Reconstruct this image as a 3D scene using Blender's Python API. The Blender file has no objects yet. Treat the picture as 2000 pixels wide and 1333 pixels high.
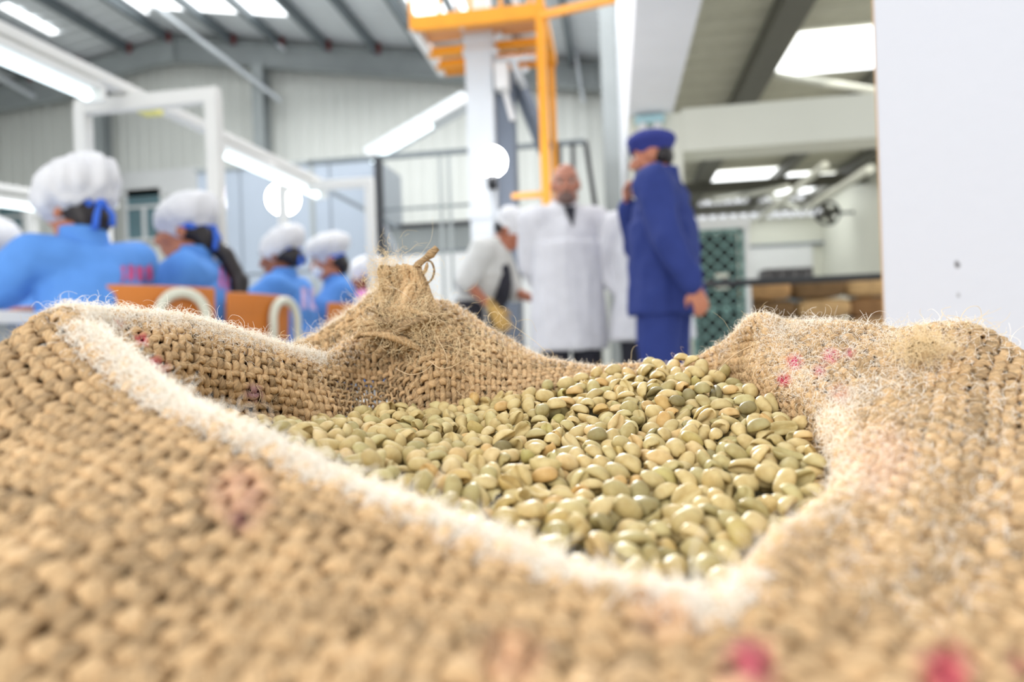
import bpy, bmesh, math, random, base64, zlib
import numpy as np
from mathutils import Vector, Matrix, Euler, noise as mnoise

SC = bpy.context.scene
COL = SC.collection
random.seed(7); RNG = np.random.default_rng(7)

# ------------------------------------------------------------------ camera
CAM = Vector((0.0, 0.0, 0.66))
FPX = 1333.0                                   # focal length in pixels of a 2000 px wide frame (24 mm)
YAW = math.radians(8.5); ROLL = math.radians(2.0)
RIGHT = Vector((math.cos(YAW), math.sin(YAW), 0)); FWD = Vector((-math.sin(YAW), math.cos(YAW), 0)); UP = Vector((0, 0, 1))
CR, SR = math.cos(ROLL), math.sin(ROLL)
cd = bpy.data.cameras.new('camera'); cam = bpy.data.objects.new('camera', cd); COL.objects.link(cam)
ix = RIGHT * CR - UP * SR; iy = RIGHT * SR + UP * CR
cam.matrix_world = Matrix(((ix.x, iy.x, -FWD.x, CAM.x), (ix.y, iy.y, -FWD.y, CAM.y), (ix.z, iy.z, -FWD.z, CAM.z), (0, 0, 0, 1)))
cd.sensor_width = 36.0; cd.lens = 36.0 * FPX / 2000.0; cd.clip_start = 0.01; cd.clip_end = 200
cd.dof.use_dof = True; cd.dof.focus_distance = 0.315; cd.dof.aperture_fstop = 6.0; cd.dof.aperture_blades = 9
SC.camera = cam

# ------------------------------------------------------------------ colour management, sky
SC.view_settings.view_transform = 'Standard'; SC.view_settings.look = 'None'
SC.view_settings.gamma = 1.0; SC.view_settings.use_curve_mapping = False
SC.view_settings.exposure = 0.0
SC.cycles.use_denoising = True
SC.cycles.max_bounces = 6; SC.cycles.diffuse_bounces = 4; SC.cycles.transparent_max_bounces = 8
SC.cycles.sample_clamp_indirect = 8.0; SC.cycles.caustics_reflective = False; SC.cycles.caustics_refractive = False
wd = bpy.data.worlds.new('overcast_daylight'); SC.world = wd; wd.use_nodes = True
bg = wd.node_tree.nodes['Background']; bg.inputs[0].default_value = (0.93, 0.96, 1.0, 1); bg.inputs[1].default_value = 1.15

def area_light(name, loc, target, size, size_y, power, color=(1, 1, 1)):
    l = bpy.data.lights.new(name, 'AREA'); l.shape = 'RECTANGLE'; l.size = size; l.size_y = size_y; l.energy = power; l.color = color
    o = bpy.data.objects.new(name, l); COL.objects.link(o); o.location = loc
    o.rotation_euler = (Vector(target) - Vector(loc)).to_track_quat('-Z', 'Y').to_euler()
    return o
# daylight of the roof lights, and an unseen soft front fill added behind the camera
area_light('roof_light_daylight', (-3.0, 7.5, 5.6), (-3.0, 7.5, 0), 7, 7, 700, (0.96, 0.98, 1.0))
area_light('store_roof_light_daylight', (4.2, 11, 4.0), (4.2, 11, 0), 4, 9, 160, (1.0, 0.98, 0.92))
area_light('added_front_fill', (-1.5, -3.2, 2.6), (0.0, 0.6, 0.6), 3.5, 2.4, 120, (1.0, 0.97, 0.93))

# ------------------------------------------------------------------ pixel <-> space
def ray(px, py):
    X = px - 1000.0; Y = 666.5 - py
    return (X * CR + Y * SR) / FPX, (-X * SR + Y * CR) / FPX
def loc_at(px, py, d):                        # camera-levelled frame: x right, y forward, z up
    a, b = ray(px, py); return (a * d, d, b * d)
def l2w(p):
    return CAM + RIGHT * p[0] + FWD * p[1] + UP * p[2]
def at(px, py, d):
    return l2w(loc_at(px, py, d))
def dirw(px, py):
    a, b = ray(px, py); return RIGHT * a + FWD + UP * b
def on_y(px, py, Y):
    v = dirw(px, py); return CAM + v * ((Y - CAM.y) / v.y)
def on_x(px, py, X):
    v = dirw(px, py); return CAM + v * ((X - CAM.x) / v.x)
def on_z(px, py, Z):
    v = dirw(px, py); return CAM + v * ((Z - CAM.z) / v.z)
def at_z(px, z, d):                           # the point of height z at depth d seen in column px
    zu = (z - CAM.z) / d * FPX; xr = ((px - 1000.0) + zu * SR) / CR
    return l2w((xr / FPX * d, d, z - CAM.z))
def project(P):                               # world array -> pixels
    P = np.asarray(P, float) - np.array(CAM)
    r = P @ np.array(RIGHT); f = P @ np.array(FWD); z = P[..., 2]
    xr = r / f * FPX; zu = z / f * FPX
    return 1000 + xr * CR - zu * SR, 666.5 - (xr * SR + zu * CR)

# ------------------------------------------------------------------ materials
def lin(c):
    f = lambda v: v / 12.92 if v <= 0.04045 else ((v + 0.055) / 1.055) ** 2.4
    return tuple(f(v / 255.0) for v in c[:3]) + (1.0,)
def mat(name, col, rough=0.6, metal=0.0, var=0.06, scale=6.0, bump=0.0, bscale=60.0, emit=None, estr=0.0, spec=0.5, sheen=0.0, stretch=(1, 1, 1)):
    m = bpy.data.materials.new(name); m.use_nodes = True
    nt = m.node_tree; b = nt.nodes['Principled BSDF']
    b.inputs['Roughness'].default_value = rough; b.inputs['Metallic'].default_value = metal
    b.inputs['Specular IOR Level'].default_value = spec
    if sheen: b.inputs['Sheen Weight'].default_value = sheen
    tc = nt.nodes.new('ShaderNodeTexCoord'); mp = nt.nodes.new('ShaderNodeMapping'); mp.inputs['Scale'].default_value = stretch
    nt.links.new(tc.outputs['Object'], mp.inputs[0])
    n = nt.nodes.new('ShaderNodeTexNoise'); n.inputs['Scale'].default_value = scale; n.inputs['Detail'].default_value = 4
    nt.links.new(mp.outputs[0], n.inputs['Vector'])
    r = nt.nodes.new('ShaderNodeValToRGB'); c = lin(col)
    r.color_ramp.elements[0].position = 0.3; r.color_ramp.elements[1].position = 0.7
    r.color_ramp.elements[0].color = tuple(x * (1 - var) for x in c[:3]) + (1,)
    r.color_ramp.elements[1].color = tuple(min(1, x * (1 + var)) for x in c[:3]) + (1,)
    nt.links.new(n.outputs['Fac'], r.inputs[0]); nt.links.new(r.outputs[0], b.inputs['Base Color'])
    if bump:
        n2 = nt.nodes.new('ShaderNodeTexNoise'); n2.inputs['Scale'].default_value = bscale; n2.inputs['Detail'].default_value = 3
        nt.links.new(mp.outputs[0], n2.inputs['Vector'])
        bp = nt.nodes.new('ShaderNodeBump'); bp.inputs['Strength'].default_value = bump; bp.inputs['Distance'].default_value = 0.01
        nt.links.new(n2.outputs['Fac'], bp.inputs['Height']); nt.links.new(bp.outputs[0], b.inputs['Normal'])
    if emit is not None:
        b.inputs['Emission Color'].default_value = lin(emit); b.inputs['Emission Strength'].default_value = estr
    return m

# ------------------------------------------------------------------ meshes and objects
class MB:
    def __init__(s): s.v = []; s.f = []
    def add(s, vs, fs):
        o = len(s.v); s.v += [tuple(v) for v in vs]; s.f += [tuple(i + o for i in f) for f in fs]; return s
    def box(s, a, b):
        x0, x1 = sorted((a[0], b[0])); y0, y1 = sorted((a[1], b[1])); z0, z1 = sorted((a[2], b[2]))
        return s.add([(x0,y0,z0),(x1,y0,z0),(x1,y1,z0),(x0,y1,z0),(x0,y0,z1),(x1,y0,z1),(x1,y1,z1),(x0,y1,z1)],
                     [(0,3,2,1),(4,5,6,7),(0,1,5,4),(1,2,6,5),(2,3,7,6),(3,0,4,7)])
    def bar(s, p, q, w, h, up=(0, 0, 1)):       # box beam from p to q, w wide, h high
        p = Vector(p); q = Vector(q); t = (q - p).normalized(); u = Vector(up)
        if abs(t.dot(u)) > 0.98: u = Vector((0, 1, 0))
        x = t.cross(u).normalized() * (w / 2); y = x.cross(t).normalized() * (h / 2)
        vs = [p - x - y, p + x - y, p + x + y, p - x + y, q - x - y, q + x - y, q + x + y, q - x + y]
        return s.add(vs, [(0,1,2,3),(7,6,5,4),(0,4,5,1),(1,5,6,2),(2,6,7,3),(3,7,4,0)])
    def ibeam(s, p, q, w, h, t=0.012, up=(0, 0, 1)):
        p = Vector(p); q = Vector(q); d = (q - p).normalized(); u = Vector(up)
        if abs(d.dot(u)) > 0.98: u = Vector((0, 1, 0))
        x = d.cross(u).normalized(); y = x.cross(d).normalized()
        s.bar(p, q, t, h - 2 * t, y); 
        for sg in (-1, 1): s.bar(p + y * sg * (h - t) / 2, q + y * sg * (h - t) / 2, w, t, y)
        return s
    def tube(s, pts, r, n=10, cap=True):
        pts = [Vector(p) for p in pts]; k = len(pts); rs = r if isinstance(r, (list, tuple)) else [r] * k
        u = None; vs = []
        for i, p in enumerate(pts):
            t = (pts[min(i + 1, k - 1)] - pts[max(i - 1, 0)]).normalized()
            if u is None:
                u = Vector((0, 0, 1)) if abs(t.z) < 0.9 else Vector((1, 0, 0))
            u = (u - t * u.dot(t)).normalized(); w = t.cross(u)
            vs += [p + (u * math.cos(2 * math.pi * j / n) + w * math.sin(2 * math.pi * j / n)) * rs[i] for j in range(n)]
        fs = [(i*n+j, i*n+(j+1)%n, (i+1)*n+(j+1)%n, (i+1)*n+j) for i in range(k-1) for j in range(n)]
        if cap: fs += [tuple(reversed(range(n))), tuple(range((k-1)*n, k*n))]
        return s.add(vs, fs)
    def ell(s, c, r, rot=None, nu=14, nv=9):
        c = Vector(c); vs = []; R = rot or Matrix.Identity(3)
        for i in range(nv + 1):
            a = math.pi * i / nv
            for j in range(nu):
                b = 2 * math.pi * j / nu
                vs.append(c + R @ Vector((r[0]*math.sin(a)*math.cos(b), r[1]*math.sin(a)*math.sin(b), r[2]*math.cos(a))))
        fs = [(i*nu+j, (i+1)*nu+j, (i+1)*nu+(j+1)%nu, i*nu+(j+1)%nu) for i in range(nv) for j in range(nu)]
        return s.add(vs, fs)
    def cap(s, p, rp, q, rq, n=12, flat=1.0, ax=None):  # tapered capsule
        p = Vector(p); q = Vector(q); t = q - p; L = t.length; t = t / L if L > 1e-6 else Vector((0, 0, 1))
        pts = []; rr = []
        for k in range(5): a = -math.pi/2 + math.pi/2*k/4; pts.append(p + t*rp*math.sin(a)); rr.append(max(rp*math.cos(a), rp*0.03))
        for k in range(5): a = math.pi/2*k/4; pts.append(q + t*rq*math.sin(a)); rr.append(max(rq*math.cos(a), rq*0.03))
        return s.tube(pts, rr, n)
    def mesh(s, name):
        me = bpy.data.meshes.new(name); me.from_pydata([tuple(v) for v in s.v], [], s.f); me.validate(); me.update(); return me

def put(name, me, m, parent=None, loc=None, smooth=False, bevel=0.0):
    if isinstance(me, MB): me = me.mesh(name)
    o = bpy.data.objects.new(name, me); COL.objects.link(o)
    if m is not None and not me.materials: me.materials.append(m)
    if smooth: me.polygons.foreach_set('use_smooth', [True] * len(me.polygons))
    if parent is not None: o.parent = parent
    if loc is not None: o.location = loc
    if bevel:
        b = o.modifiers.new('bevel', 'BEVEL'); b.width = bevel; b.segments = 2; b.limit_method = 'ANGLE'
    return o
def tag(o, label=None, cat=None, group=None, kind=None):
    if label: o['label'] = label
    if cat: o['category'] = cat
    if group: o['group'] = group
    if kind: o['kind'] = kind
    return o
def thing(name, loc, label, cat, group=None, rz=0.0):
    o = bpy.data.objects.new(name, None); COL.objects.link(o); o.location = loc; o.rotation_euler = (0, 0, rz); o.empty_display_size = 0.1
    return tag(o, label, cat, group)
def rel(mb, o):                                # world-built MB -> local to an unrotated parent
    l = Vector(o.location); mb.v = [tuple(Vector(v) - l) for v in mb.v]; return mb
def part(name, mb, m, parent, smooth=False, bevel=0.0):
    return put(name, rel(mb, parent) if isinstance(mb, MB) else mb, m, parent, None, smooth, bevel)
def struct(name, mb, m, smooth=False, bevel=0.0):
    return tag(put(name, mb, m, None, None, smooth, bevel), kind='structure')
# ------------------------------------------------------------------ the hall
M_FLOOR = mat('concrete_floor', (200, 200, 196), 0.55, var=0.10, scale=1.3, bump=0.1, bscale=30)
M_CLAD = mat('wall_cladding', (212, 214, 208), 0.55, var=0.03, scale=0.8)
M_ROOF = mat('roof_sheet', (214, 218, 220), 0.5, var=0.05, scale=0.7)
M_STEEL = mat('painted_steel', (150, 156, 156), 0.5, var=0.06, scale=3)
M_STEELD = mat('dark_painted_steel', (104, 112, 116), 0.5, var=0.08, scale=3)
M_RED = mat('red_primer', (120, 52, 50), 0.6)
M_WHITE = mat('white_paint', (222, 223, 222), 0.5, var=0.02, scale=2)
M_PLASTER = mat('white_plaster', (231, 232, 236), 0.75, var=0.02, scale=4, bump=0.12, bscale=38)
M_CREAM = mat('cream_paint', (216, 216, 202), 0.6, var=0.03, scale=1.2)
M_BLACK = mat('black_steel', (34, 36, 40), 0.45, var=0.1)
M_GREY = mat('grey_steel', (150, 156, 162), 0.45, var=0.05)
M_BLUEGREY = mat('blue_grey_sheet', (158, 168, 180), 0.45, var=0.04, scale=1.4)
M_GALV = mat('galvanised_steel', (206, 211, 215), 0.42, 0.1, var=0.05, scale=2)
M_DUCT = mat('dark_shaded_duct_steel', (112, 122, 136), 0.45, 0.2, var=0.06)  # dark ducts and pipes, and the painted shade of the casing's side
M_ORANGE = mat('orange_paint', (226, 150, 26), 0.45, var=0.06)
M_PLANK = mat('weathered_plank', (196, 140, 92), 0.7, var=0.2, scale=5, stretch=(0.3, 4, 4))
M_OLIVE = mat('olive_roof_sheet', (186, 184, 166), 0.6, var=0.06)
M_OLIVED = mat('dark_olive_steel', (96, 95, 86), 0.55, var=0.06)
M_GLASSD = mat('teal_window_glass', (92, 122, 130), 0.12, var=0.15, scale=2, spec=0.8)
M_SKYL = mat('skylight_sheet', (250, 252, 252), 0.5, emit=(250, 253, 255), estr=2.6)
M_TUBE = mat('lit_fluorescent_tube', (250, 255, 255), 0.4, emit=(232, 250, 255), estr=2.0)
M_GLOBE = mat('lit_lamp_globe', (255, 255, 255), 0.3, emit=(250, 250, 255), estr=26.0)

mb = MB(); mb.box((-13.2, -4.0, -0.1), (7.5, 21.5, 0.0)); struct('floor', mb, M_FLOOR)
WY = 13.0
RIDGE = on_y(360, 78, WY); EAVE = on_y(1184, 130, WY); slope = (RIDGE.z - EAVE.z) / (EAVE.x - RIDGE.x)
XL = -13.0; roof_z = lambda x: RIDGE.z - abs(x - RIDGE.x) * slope
XR = EAVE.x + 0.25
# far gable wall of ribbed cladding
mb = MB(); x = XL; prof = []
while x < XR - 0.01:
    prof += [(x, 0.0), (x + 0.10, 0.0), (x + 0.12, -0.025), (x + 0.17, -0.025), (x + 0.19, 0.0)]; x += 0.25
prof = [p for p in prof if p[0] < XR] + [(XR, 0.0)]
vs = []; 
for (px_, dy) in prof: vs += [(px_, WY + dy, 0.0), (px_, WY + dy, roof_z(px_)), (px_, WY + 0.12, 0.0), (px_, WY + 0.12, roof_z(px_))]
fs = []
for i in range(len(prof) - 1): a = 4*i; b = a + 4; fs += [(a, b, b+1, a+1), (a+2, a+3, b+3, b+2), (a+1, b+1, b+3, a+3)]
mb.add(vs, fs); struct('wall_back', mb, M_CLAD)
mb = MB(); mb.box((XL - 0.12, -0.5, 0), (XL, WY + 0.12, roof_z(XL))); struct('wall_left', mb, M_CLAD)
# lower concrete band under the windows
mb = MB(); mb.box((XL, WY - 0.10, 0), (XR - 0.6, WY - 0.03, 2.3)); struct('trim_1', mb, M_WHITE)
p0 = on_y(222, 338, WY - 0.1); p1 = on_y(388, 375, WY - 0.1)
mb = MB(); mb.box((p0.x, WY - 0.08, p1.z), (p1.x, WY - 0.03, p0.z)); struct('trim_2', mb, M_WHITE)
# roof: ribbed sheets, two planes
Y0R = 4.2
def roof_sheet(name, xa, xb, m, z_of, y0, y1, rib=0.3, holes=()):
    mb = MB(); ys = []; y = y0
    while y < y1 - 0.05: ys += [(y, 0.0), (y + rib*0.55, 0.0), (y + rib*0.65, 0.035), (y + rib*0.9, 0.035)]; y += rib
    ys.append((y1, 0.0)); vs = []; fs = []
    for (yy, dz) in ys: vs += [(xa, yy, z_of(xa) + dz), (xb, yy, z_of(xb) + dz), (xa, yy, z_of(xa) + 0.06), (xb, yy, z_of(xb) + 0.06)]
    for i in range(len(ys) - 1): a = 4*i; b = a + 4; fs += [(a, a+1, b+1, b), (a+2, b+2, b+3, a+3)]
    mb.add(vs, fs); return struct(name, mb, m)
roof_sheet('ceiling', XL, RIDGE.x, M_ROOF, roof_z, Y0R, WY)
roof_sheet('ceiling', RIDGE.x, XR, M_ROOF, roof_z, Y0R, WY)
# skylight panels of the roof
def skylight(pxa, pya, pxb, pyb, left=False):
    sgn = 1 if left else -1                                       # intersect the ray with the roof slope
    def hit(px, py):
        v = dirw(px, py); k = sgn * slope                        # z = RIDGE.z + k*(x - RIDGE.x)
        t = (RIDGE.z + k*(CAM.x - RIDGE.x) - CAM.z) / (v.z - k*v.x); return CAM + v*t
    a = hit(pxa, pya); b = hit(pxb, pyb); x0, x1 = sorted((a.x, b.x)); y0, y1 = sorted((a.y, b.y))
    return x0, x1, y0, y1
n_w = 0
def skylight_panel(x0, x1, y0, y1, zf, n=0):
    mb = MB(); vs = [(x0, y0, zf(x0) - 0.03), (x1, y0, zf(x1) - 0.03), (x1, y1, zf(x1) - 0.03), (x0, y1, zf(x0) - 0.03)]
    vs += [(v[0], v[1], v[2] + 0.02) for v in vs]; mb.add(vs, [(0,3,2,1),(4,5,6,7),(0,1,5,4),(1,2,6,5),(2,3,7,6),(3,0,4,7)])
    global n_w; n_w += 1; return struct('window_%d' % n_w, mb, M_SKYL)
x0, x1, y0, y1 = skylight(345, -60, 560, 28); skylight_panel(RIDGE.x + 0.15, x1, y0, y1, roof_z)
x0, x1, y0, y1 = skylight(752, -70, 925, 48); skylight_panel(x0, x1, y0, y1, roof_z)
x0, x1, y0, y1 = skylight(10, 8, 110, 62, True); skylight_panel(x0 - 0.1, x1 + 0.05, y0, y1, roof_z)
x0, x1, y0, y1 = skylight(195, -40, 290, 22, True); skylight_panel(x0, x1, y0, y1, roof_z)
# portal rafter of the far frame with its haunches and columns
RY = WY - 0.35
def beam(name, p, q, w, h, m=M_STEEL): mb = MB(); mb.ibeam(p, q, w, h); return struct(name, mb, m)
rz = lambda x, d: roof_z(x) - d
beam('roof_beam', (XL, RY, rz(XL, .36)), (RIDGE.x, RY, rz(RIDGE.x, .36)), 0.22, 0.38)
beam('roof_beam', (RIDGE.x, RY, rz(RIDGE.x, .36)), (XR, RY, rz(XR, .36)), 0.22, 0.46)
hp = [on_y(*q, RY) for q in ((-260, 262), (-90, 236), (0, 217), (122, 196), (205, 152), (280, 133), (345, 121))]    # deep haunch towards the left eave
n_ = len(hp); mb = MB(); vs = []
for y_ in (RY - .10, RY + .10): vs += [(q.x, y_, q.z) for q in hp] + [(q.x, y_, rz(q.x, .15)) for q in reversed(hp)]
m_ = 2*n_; mb.add(vs, [tuple(range(m_)), tuple(reversed(range(m_, 2*m_)))] + [(i, i + m_, (i+1) % m_ + m_, (i+1) % m_) for i in range(m_)]); struct('roof_beam', mb, M_STEEL)
for pxc in (200, 513):
    c = on_y(pxc, 300, RY); beam('column', (c.x, RY, 0), (c.x, RY, rz(c.x, .55)), 0.24, 0.26)
# purlins, each with its red cleat on the rafter
for k, pxc in enumerate((60, 155, 254, 331, 456, 550, 640, 736, 831, 926, 1021, 1116)):
    xx = on_y(pxc, 100, RY).x
    mb = MB(); mb.bar((xx, Y0R, rz(xx, .10)), (xx, WY - .05, rz(xx, .10)), 0.085, 0.19); o = struct('roof_purlin', mb, M_STEELD)
    mb = MB(); mb.box((xx + .045, RY - .14, rz(xx, .22)), (xx + .11, RY - .10, rz(xx, .03))); put('cleat', mb, M_RED, o)
def rod(name, p, q, r, m): mb = MB(); mb.tube([p, q], r, 10); return struct(name, mb, m)
rod('roof_brace', on_y(270, -12, 11.3), on_y(548, 197, WY - .3), 0.05, M_GALV)
rod('roof_brace', on_y(470, 25, 12.3), on_y(556, 98, WY - .5), 0.035, M_GALV)
rod('roof_brace', on_y(-30, 135, 11.8), on_y(95, 205, WY - .2), 0.05, M_GALV)
rod('roof_brace', on_y(1110, 20, 12.0), on_y(1140, 200, WY - .3), 0.035, M_GALV)
# far windows, teal panes in white frames
def far_window(pxa, pya, pxb, pyb):
    a = on_y(pxa, pya, WY - .1); b = on_y(pxb, pyb, WY - .1); global n_w; n_w += 1
    X0, X1, Z0, Z1 = a.x, b.x, b.z, a.z; f = 0.05; y = WY - .13; zm = Z1 - (Z1 - Z0)*0.36
    mb = MB(); mb.box((X0-f, y, Z0-f), (X0, y+.1, Z1+f)); mb.box((X1, y, Z0-f), (X1+f, y+.1, Z1+f)); mb.box((X0, y, Z1), (X1, y+.1, Z1+f)); mb.box((X0, y, Z0-f), (X1, y+.1, Z0))
    mb.box((X0, y, zm-.025), (X1, y+.1, zm+.025)); mb.box(((X0+X1)/2-.03, y, Z0), ((X0+X1)/2+.03, y+.1, zm-.025))
    o = struct('window_%d' % n_w, mb, M_WHITE)
    for (xa, xb, za, zb) in ((X0, X1, zm+.025, Z1), (X0, (X0+X1)/2-.03, Z0, zm-.025), ((X0+X1)/2+.03, X1, Z0, zm-.025)):
        mb = MB(); mb.box((xa, y+.05, za), (xb, y+.06, zb)); put('pane', mb, M_GLASSD, o)
far_window(247, 372, 317, 464); far_window(-20, 405, 46, 462)

# partition above the beam between the halls, its column, and the cross beam of the store
ZB = 2.85; C0 = on_z(1241, 0, ZB).x; C1 = on_z(1371, 0, ZB).x
mb = MB(); mb.box((C0, 1.6, ZB), (C1, WY, roof_z(XR) + .2)); struct('wall_right', mb, M_PLASTER)
YL = 6.9
mb = MB(); CX = on_y(1334, 310, YL).x; mb.box((C0 + .02, YL, 0), (CX, YL + .42, ZB)); struct('column', mb, M_CREAM)
lt = on_y(1500, 198, YL).z; lb = on_y(1500, 284, YL).z
mb = MB(); mb.box((CX, YL, lb), (5.2, YL + .42, lt)); struct('lintel', mb, M_CREAM, bevel=0.01)
# steel columns of the side row, dark grey
for yy in (8.6, 10.6, 12.5):
    beam('column', (C0 - .16, yy, 0), (C0 - .16, yy, rz(C0 - .2, .2)), 0.2, 0.22)
rod('roof_brace', (C0 - .2, 8.7, 1.9), (C0 - .2, 10.5, 4.6), 0.04, M_STEEL)

# ------------------------------------------------------------------ the store on the right
SY = 20.0; ZR = 4.45
SX = on_y(1606, 450, SY).x
roof_sheet('ceiling', C1, 7.2, M_OLIVE, lambda x: ZR, 5.4, SY, rib=0.45)
mb = MB(); mb.box((CX - .3, SY, 0), (7.2, SY + .12, 3.85)); struct('wall_back', mb, M_CREAM)
mb = MB(); mb.box((SX, 9.0, 0), (SX + .15, SY, ZR)); struct('wall_right', mb, M_CREAM)
z1 = on_y(1500, 480, SY).z
mb = MB(); mb.box((C1, SY - .12, z1 - .04), (SX, SY, z1 + .03)); struct('trim_3', mb, M_GREY)
mb = MB(); mb.box((on_y(1452, 500, SY).x, SY - .08, 0.3), (SX - .3, SY - .01, z1 - .06)); struct('trim_4', mb, M_WHITE)
# mesh-filled gap above the store wall
mb = MB(); xx = C1
while xx < SX:
    for s in (-1, 1): mb.bar((xx, SY - .02, 3.85), (xx + s*0.6, SY - .02, ZR), 0.03, 0.03)
    xx += 0.28
struct('trim_5', mb, M_OLIVE)
# roof steel of the store
def store_px(px, py): return on_z(px, py, ZR - .12)
a = store_px(1548, 0); b = store_px(1478, 200)
mb = MB(); mb.bar((a.x, 6.0, ZR - .14), ((a.x+b.x)/2, SY, ZR - .14), 0.34, 0.22); struct('roof_purlin', mb, M_OLIVED)
for xo in (2.3, 4.2): mb = MB(); mb.bar((a.x + xo*.8, 7.4, ZR - .14), (a.x + xo*.8, SY, ZR - .14), 0.16, 0.2); struct('roof_purlin', mb, M_OLIVED)
for yy in (13.2, 16.6, 19.6):
    mb = MB(); mb.bar((C1, yy, ZR - .35), (SX, yy, ZR - .35), 0.14, 0.26); struct('roof_beam', mb, M_OLIVED)
for (p, q, r) in (((1512, 146, 10.3), (1712, 178, 9.4), .05), ((1480, 432, 17.0), (1612, 322, 12.6), .07), ((1395, 392, 17.5), (1540, 365, 15.5), .06), ((1505, 385, 17.5), (1560, 410, 18.2), .05), ((1575, 408, 16.5), (1700, 330, 11.5), .07)):
    rod('roof_brace', on_y(*p), on_y(*q), r, M_CREAM)
for (pa, pb) in (((1512, 75), (1730, 150)), ((1372, 341), (1500, 370)), ((1508, 344), (1548, 372)), ((1552, 346), (1632, 374))):
    a = on_z(pa[0], pa[1], ZR - .05); b = on_z(pb[0], pb[1], ZR - .05)
    if pa[0] == 1512: b.y = on_z(1512, 146, ZR).y; a.x = on_z(1532, 110, ZR).x; b.x = a.x + 2.6
    skylight_panel(a.x, b.x, b.y if b.y < a.y else a.y, max(a.y, b.y), lambda x: ZR)
# white pillar close to the sack
def local_box(mb, o, ex, ey, w, d, z0, z1):
    o = Vector(o); p = [o, o + ex*w, o + ex*w + ey*d, o + ey*d]
    return mb.add([(q.x, q.y, z0) for q in p] + [(q.x, q.y, z1) for q in p], [(0,3,2,1),(4,5,6,7),(0,1,5,4),(1,2,6,5),(2,3,7,6),(3,0,4,7)])
_a = math.radians(-31); EX = RIGHT*math.cos(_a) + FWD*math.sin(_a); EY = FWD*math.cos(_a) - RIGHT*math.sin(_a)
pc = at(1716, 330, 0.98)
M_PILLAR = M_PLASTER.copy(); M_PILLAR.name = 'chipped_white_plaster'
nt = M_PILLAR.node_tree; bs = nt.nodes['Principled BSDF']; tc = nt.nodes.new('ShaderNodeTexCoord'); vo = nt.nodes.new('ShaderNodeTexNoise'); vo.inputs['Scale'].default_value = 26; vo.inputs['Detail'].default_value = 2
nt.links.new(tc.outputs['Object'], vo.inputs['Vector']); rp = nt.nodes.new('ShaderNodeValToRGB'); nt.links.new(vo.outputs['Fac'], rp.inputs[0])
rp.color_ramp.elements[0].position = .24; rp.color_ramp.elements[0].color = lin((120, 118, 120)); rp.color_ramp.elements[1].position = .27; rp.color_ramp.elements[1].color = lin((204, 206, 213))
nt.links.new(rp.outputs[0], bs.inputs['Base Color'])
mb = MB(); local_box(mb, (pc.x, pc.y, 0), EX, EY, 0.5, 0.5, 0, 3.2); pil = struct('pillar', mb, M_PILLAR, bevel=0.004)
mb = MB(); local_box(mb, Vector((pc.x, pc.y, 0)) - EX*0.0012 + EY*0.002, EX, EY, 0.004, 0.3, 0, 3.2); put('edge_strip', mb, mat('bare_tan_edge', (196, 160, 118), 0.8), pil)

# ------------------------------------------------------------------ things of the hall, far to near
def tube_part(name, pts, r, m, parent, n=10): mb = MB(); mb.tube(pts, r, n); return part(name, mb, m, parent, smooth=True)
def bar_part(name, p, q, w, h, m, parent, bevel=0.0): mb = MB(); mb.bar(p, q, w, h); return part(name, mb, m, parent, bevel=bevel)
def box_part(name, a, b, m, parent, bevel=0.0): mb = MB(); mb.box(a, b); return part(name, mb, m, parent, bevel=bevel)

# black guard fence in front of the machines
FY = 8.3
fl = on_y(600, 321, FY); fr = on_y(1143, 275, FY); zt = on_y(742, 308, FY).z
fe = thing('guard_fence', (fl.x, FY, 0), 'tall dark steel guard fence of posts and rails before the machines', 'fence')
bar_part('top_rail', (fl.x, FY, zt), (fr.x, FY, zt), 0.05, 0.06, M_STEELD, fe)
for z_ in (on_y(840, 405, FY).z, on_y(840, 492, FY).z, on_y(905, 613, FY).z):
    bar_part('rail', (on_y(748, 400, FY).x, FY, z_), (on_y(1000, 400, FY).x, FY, z_), 0.03, 0.03, M_STEELD, fe)
xp = on_y(742, 400, FY).x; bar_part('post', (xp, FY, 0), (xp, FY, zt), 0.085, 0.085, M_BLACK, fe)
for pxc, w in ((610, .05), (862, .035), (879, .035), (1000, .05)):
    xx = on_y(pxc, 400, FY).x; bar_part('post', (xx, FY, 0), (xx, FY, zt), w, w, M_STEEL, fe)
xx = on_y(1096, 400, FY).x; x2 = on_y(1122, 400, FY).x
for q in (xx, x2): bar_part('post', (q, FY, 0), (q, FY, zt), 0.05, 0.05, M_BLACK, fe)
for py_ in (330, 390, 450): z_ = on_y(1110, py_, FY).z; bar_part('rung', (xx, FY, z_), (x2, FY, z_), 0.03, 0.03, M_BLACK, fe)
bar_part('brace', on_y(1143, 277, FY), on_y(1162, 400, FY), 0.06, 0.06, M_BLACK, fe)
q = on_y(1162, 400, FY); bar_part('post', (q.x, FY, 0), q, 0.06, 0.06, M_BLACK, fe)
bar_part('brace', on_y(650, 377, FY), on_y(742, 425, FY), 0.05, 0.05, M_STEELD, fe)
bar_part('brace', on_y(745, 425, FY), on_y(778, 448, FY), 0.05, 0.05, M_STEELD, fe)
bar_part('brace', on_y(752, 440, FY), on_y(785, 512, FY), 0.035, 0.035, M_GREY, fe)
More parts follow.
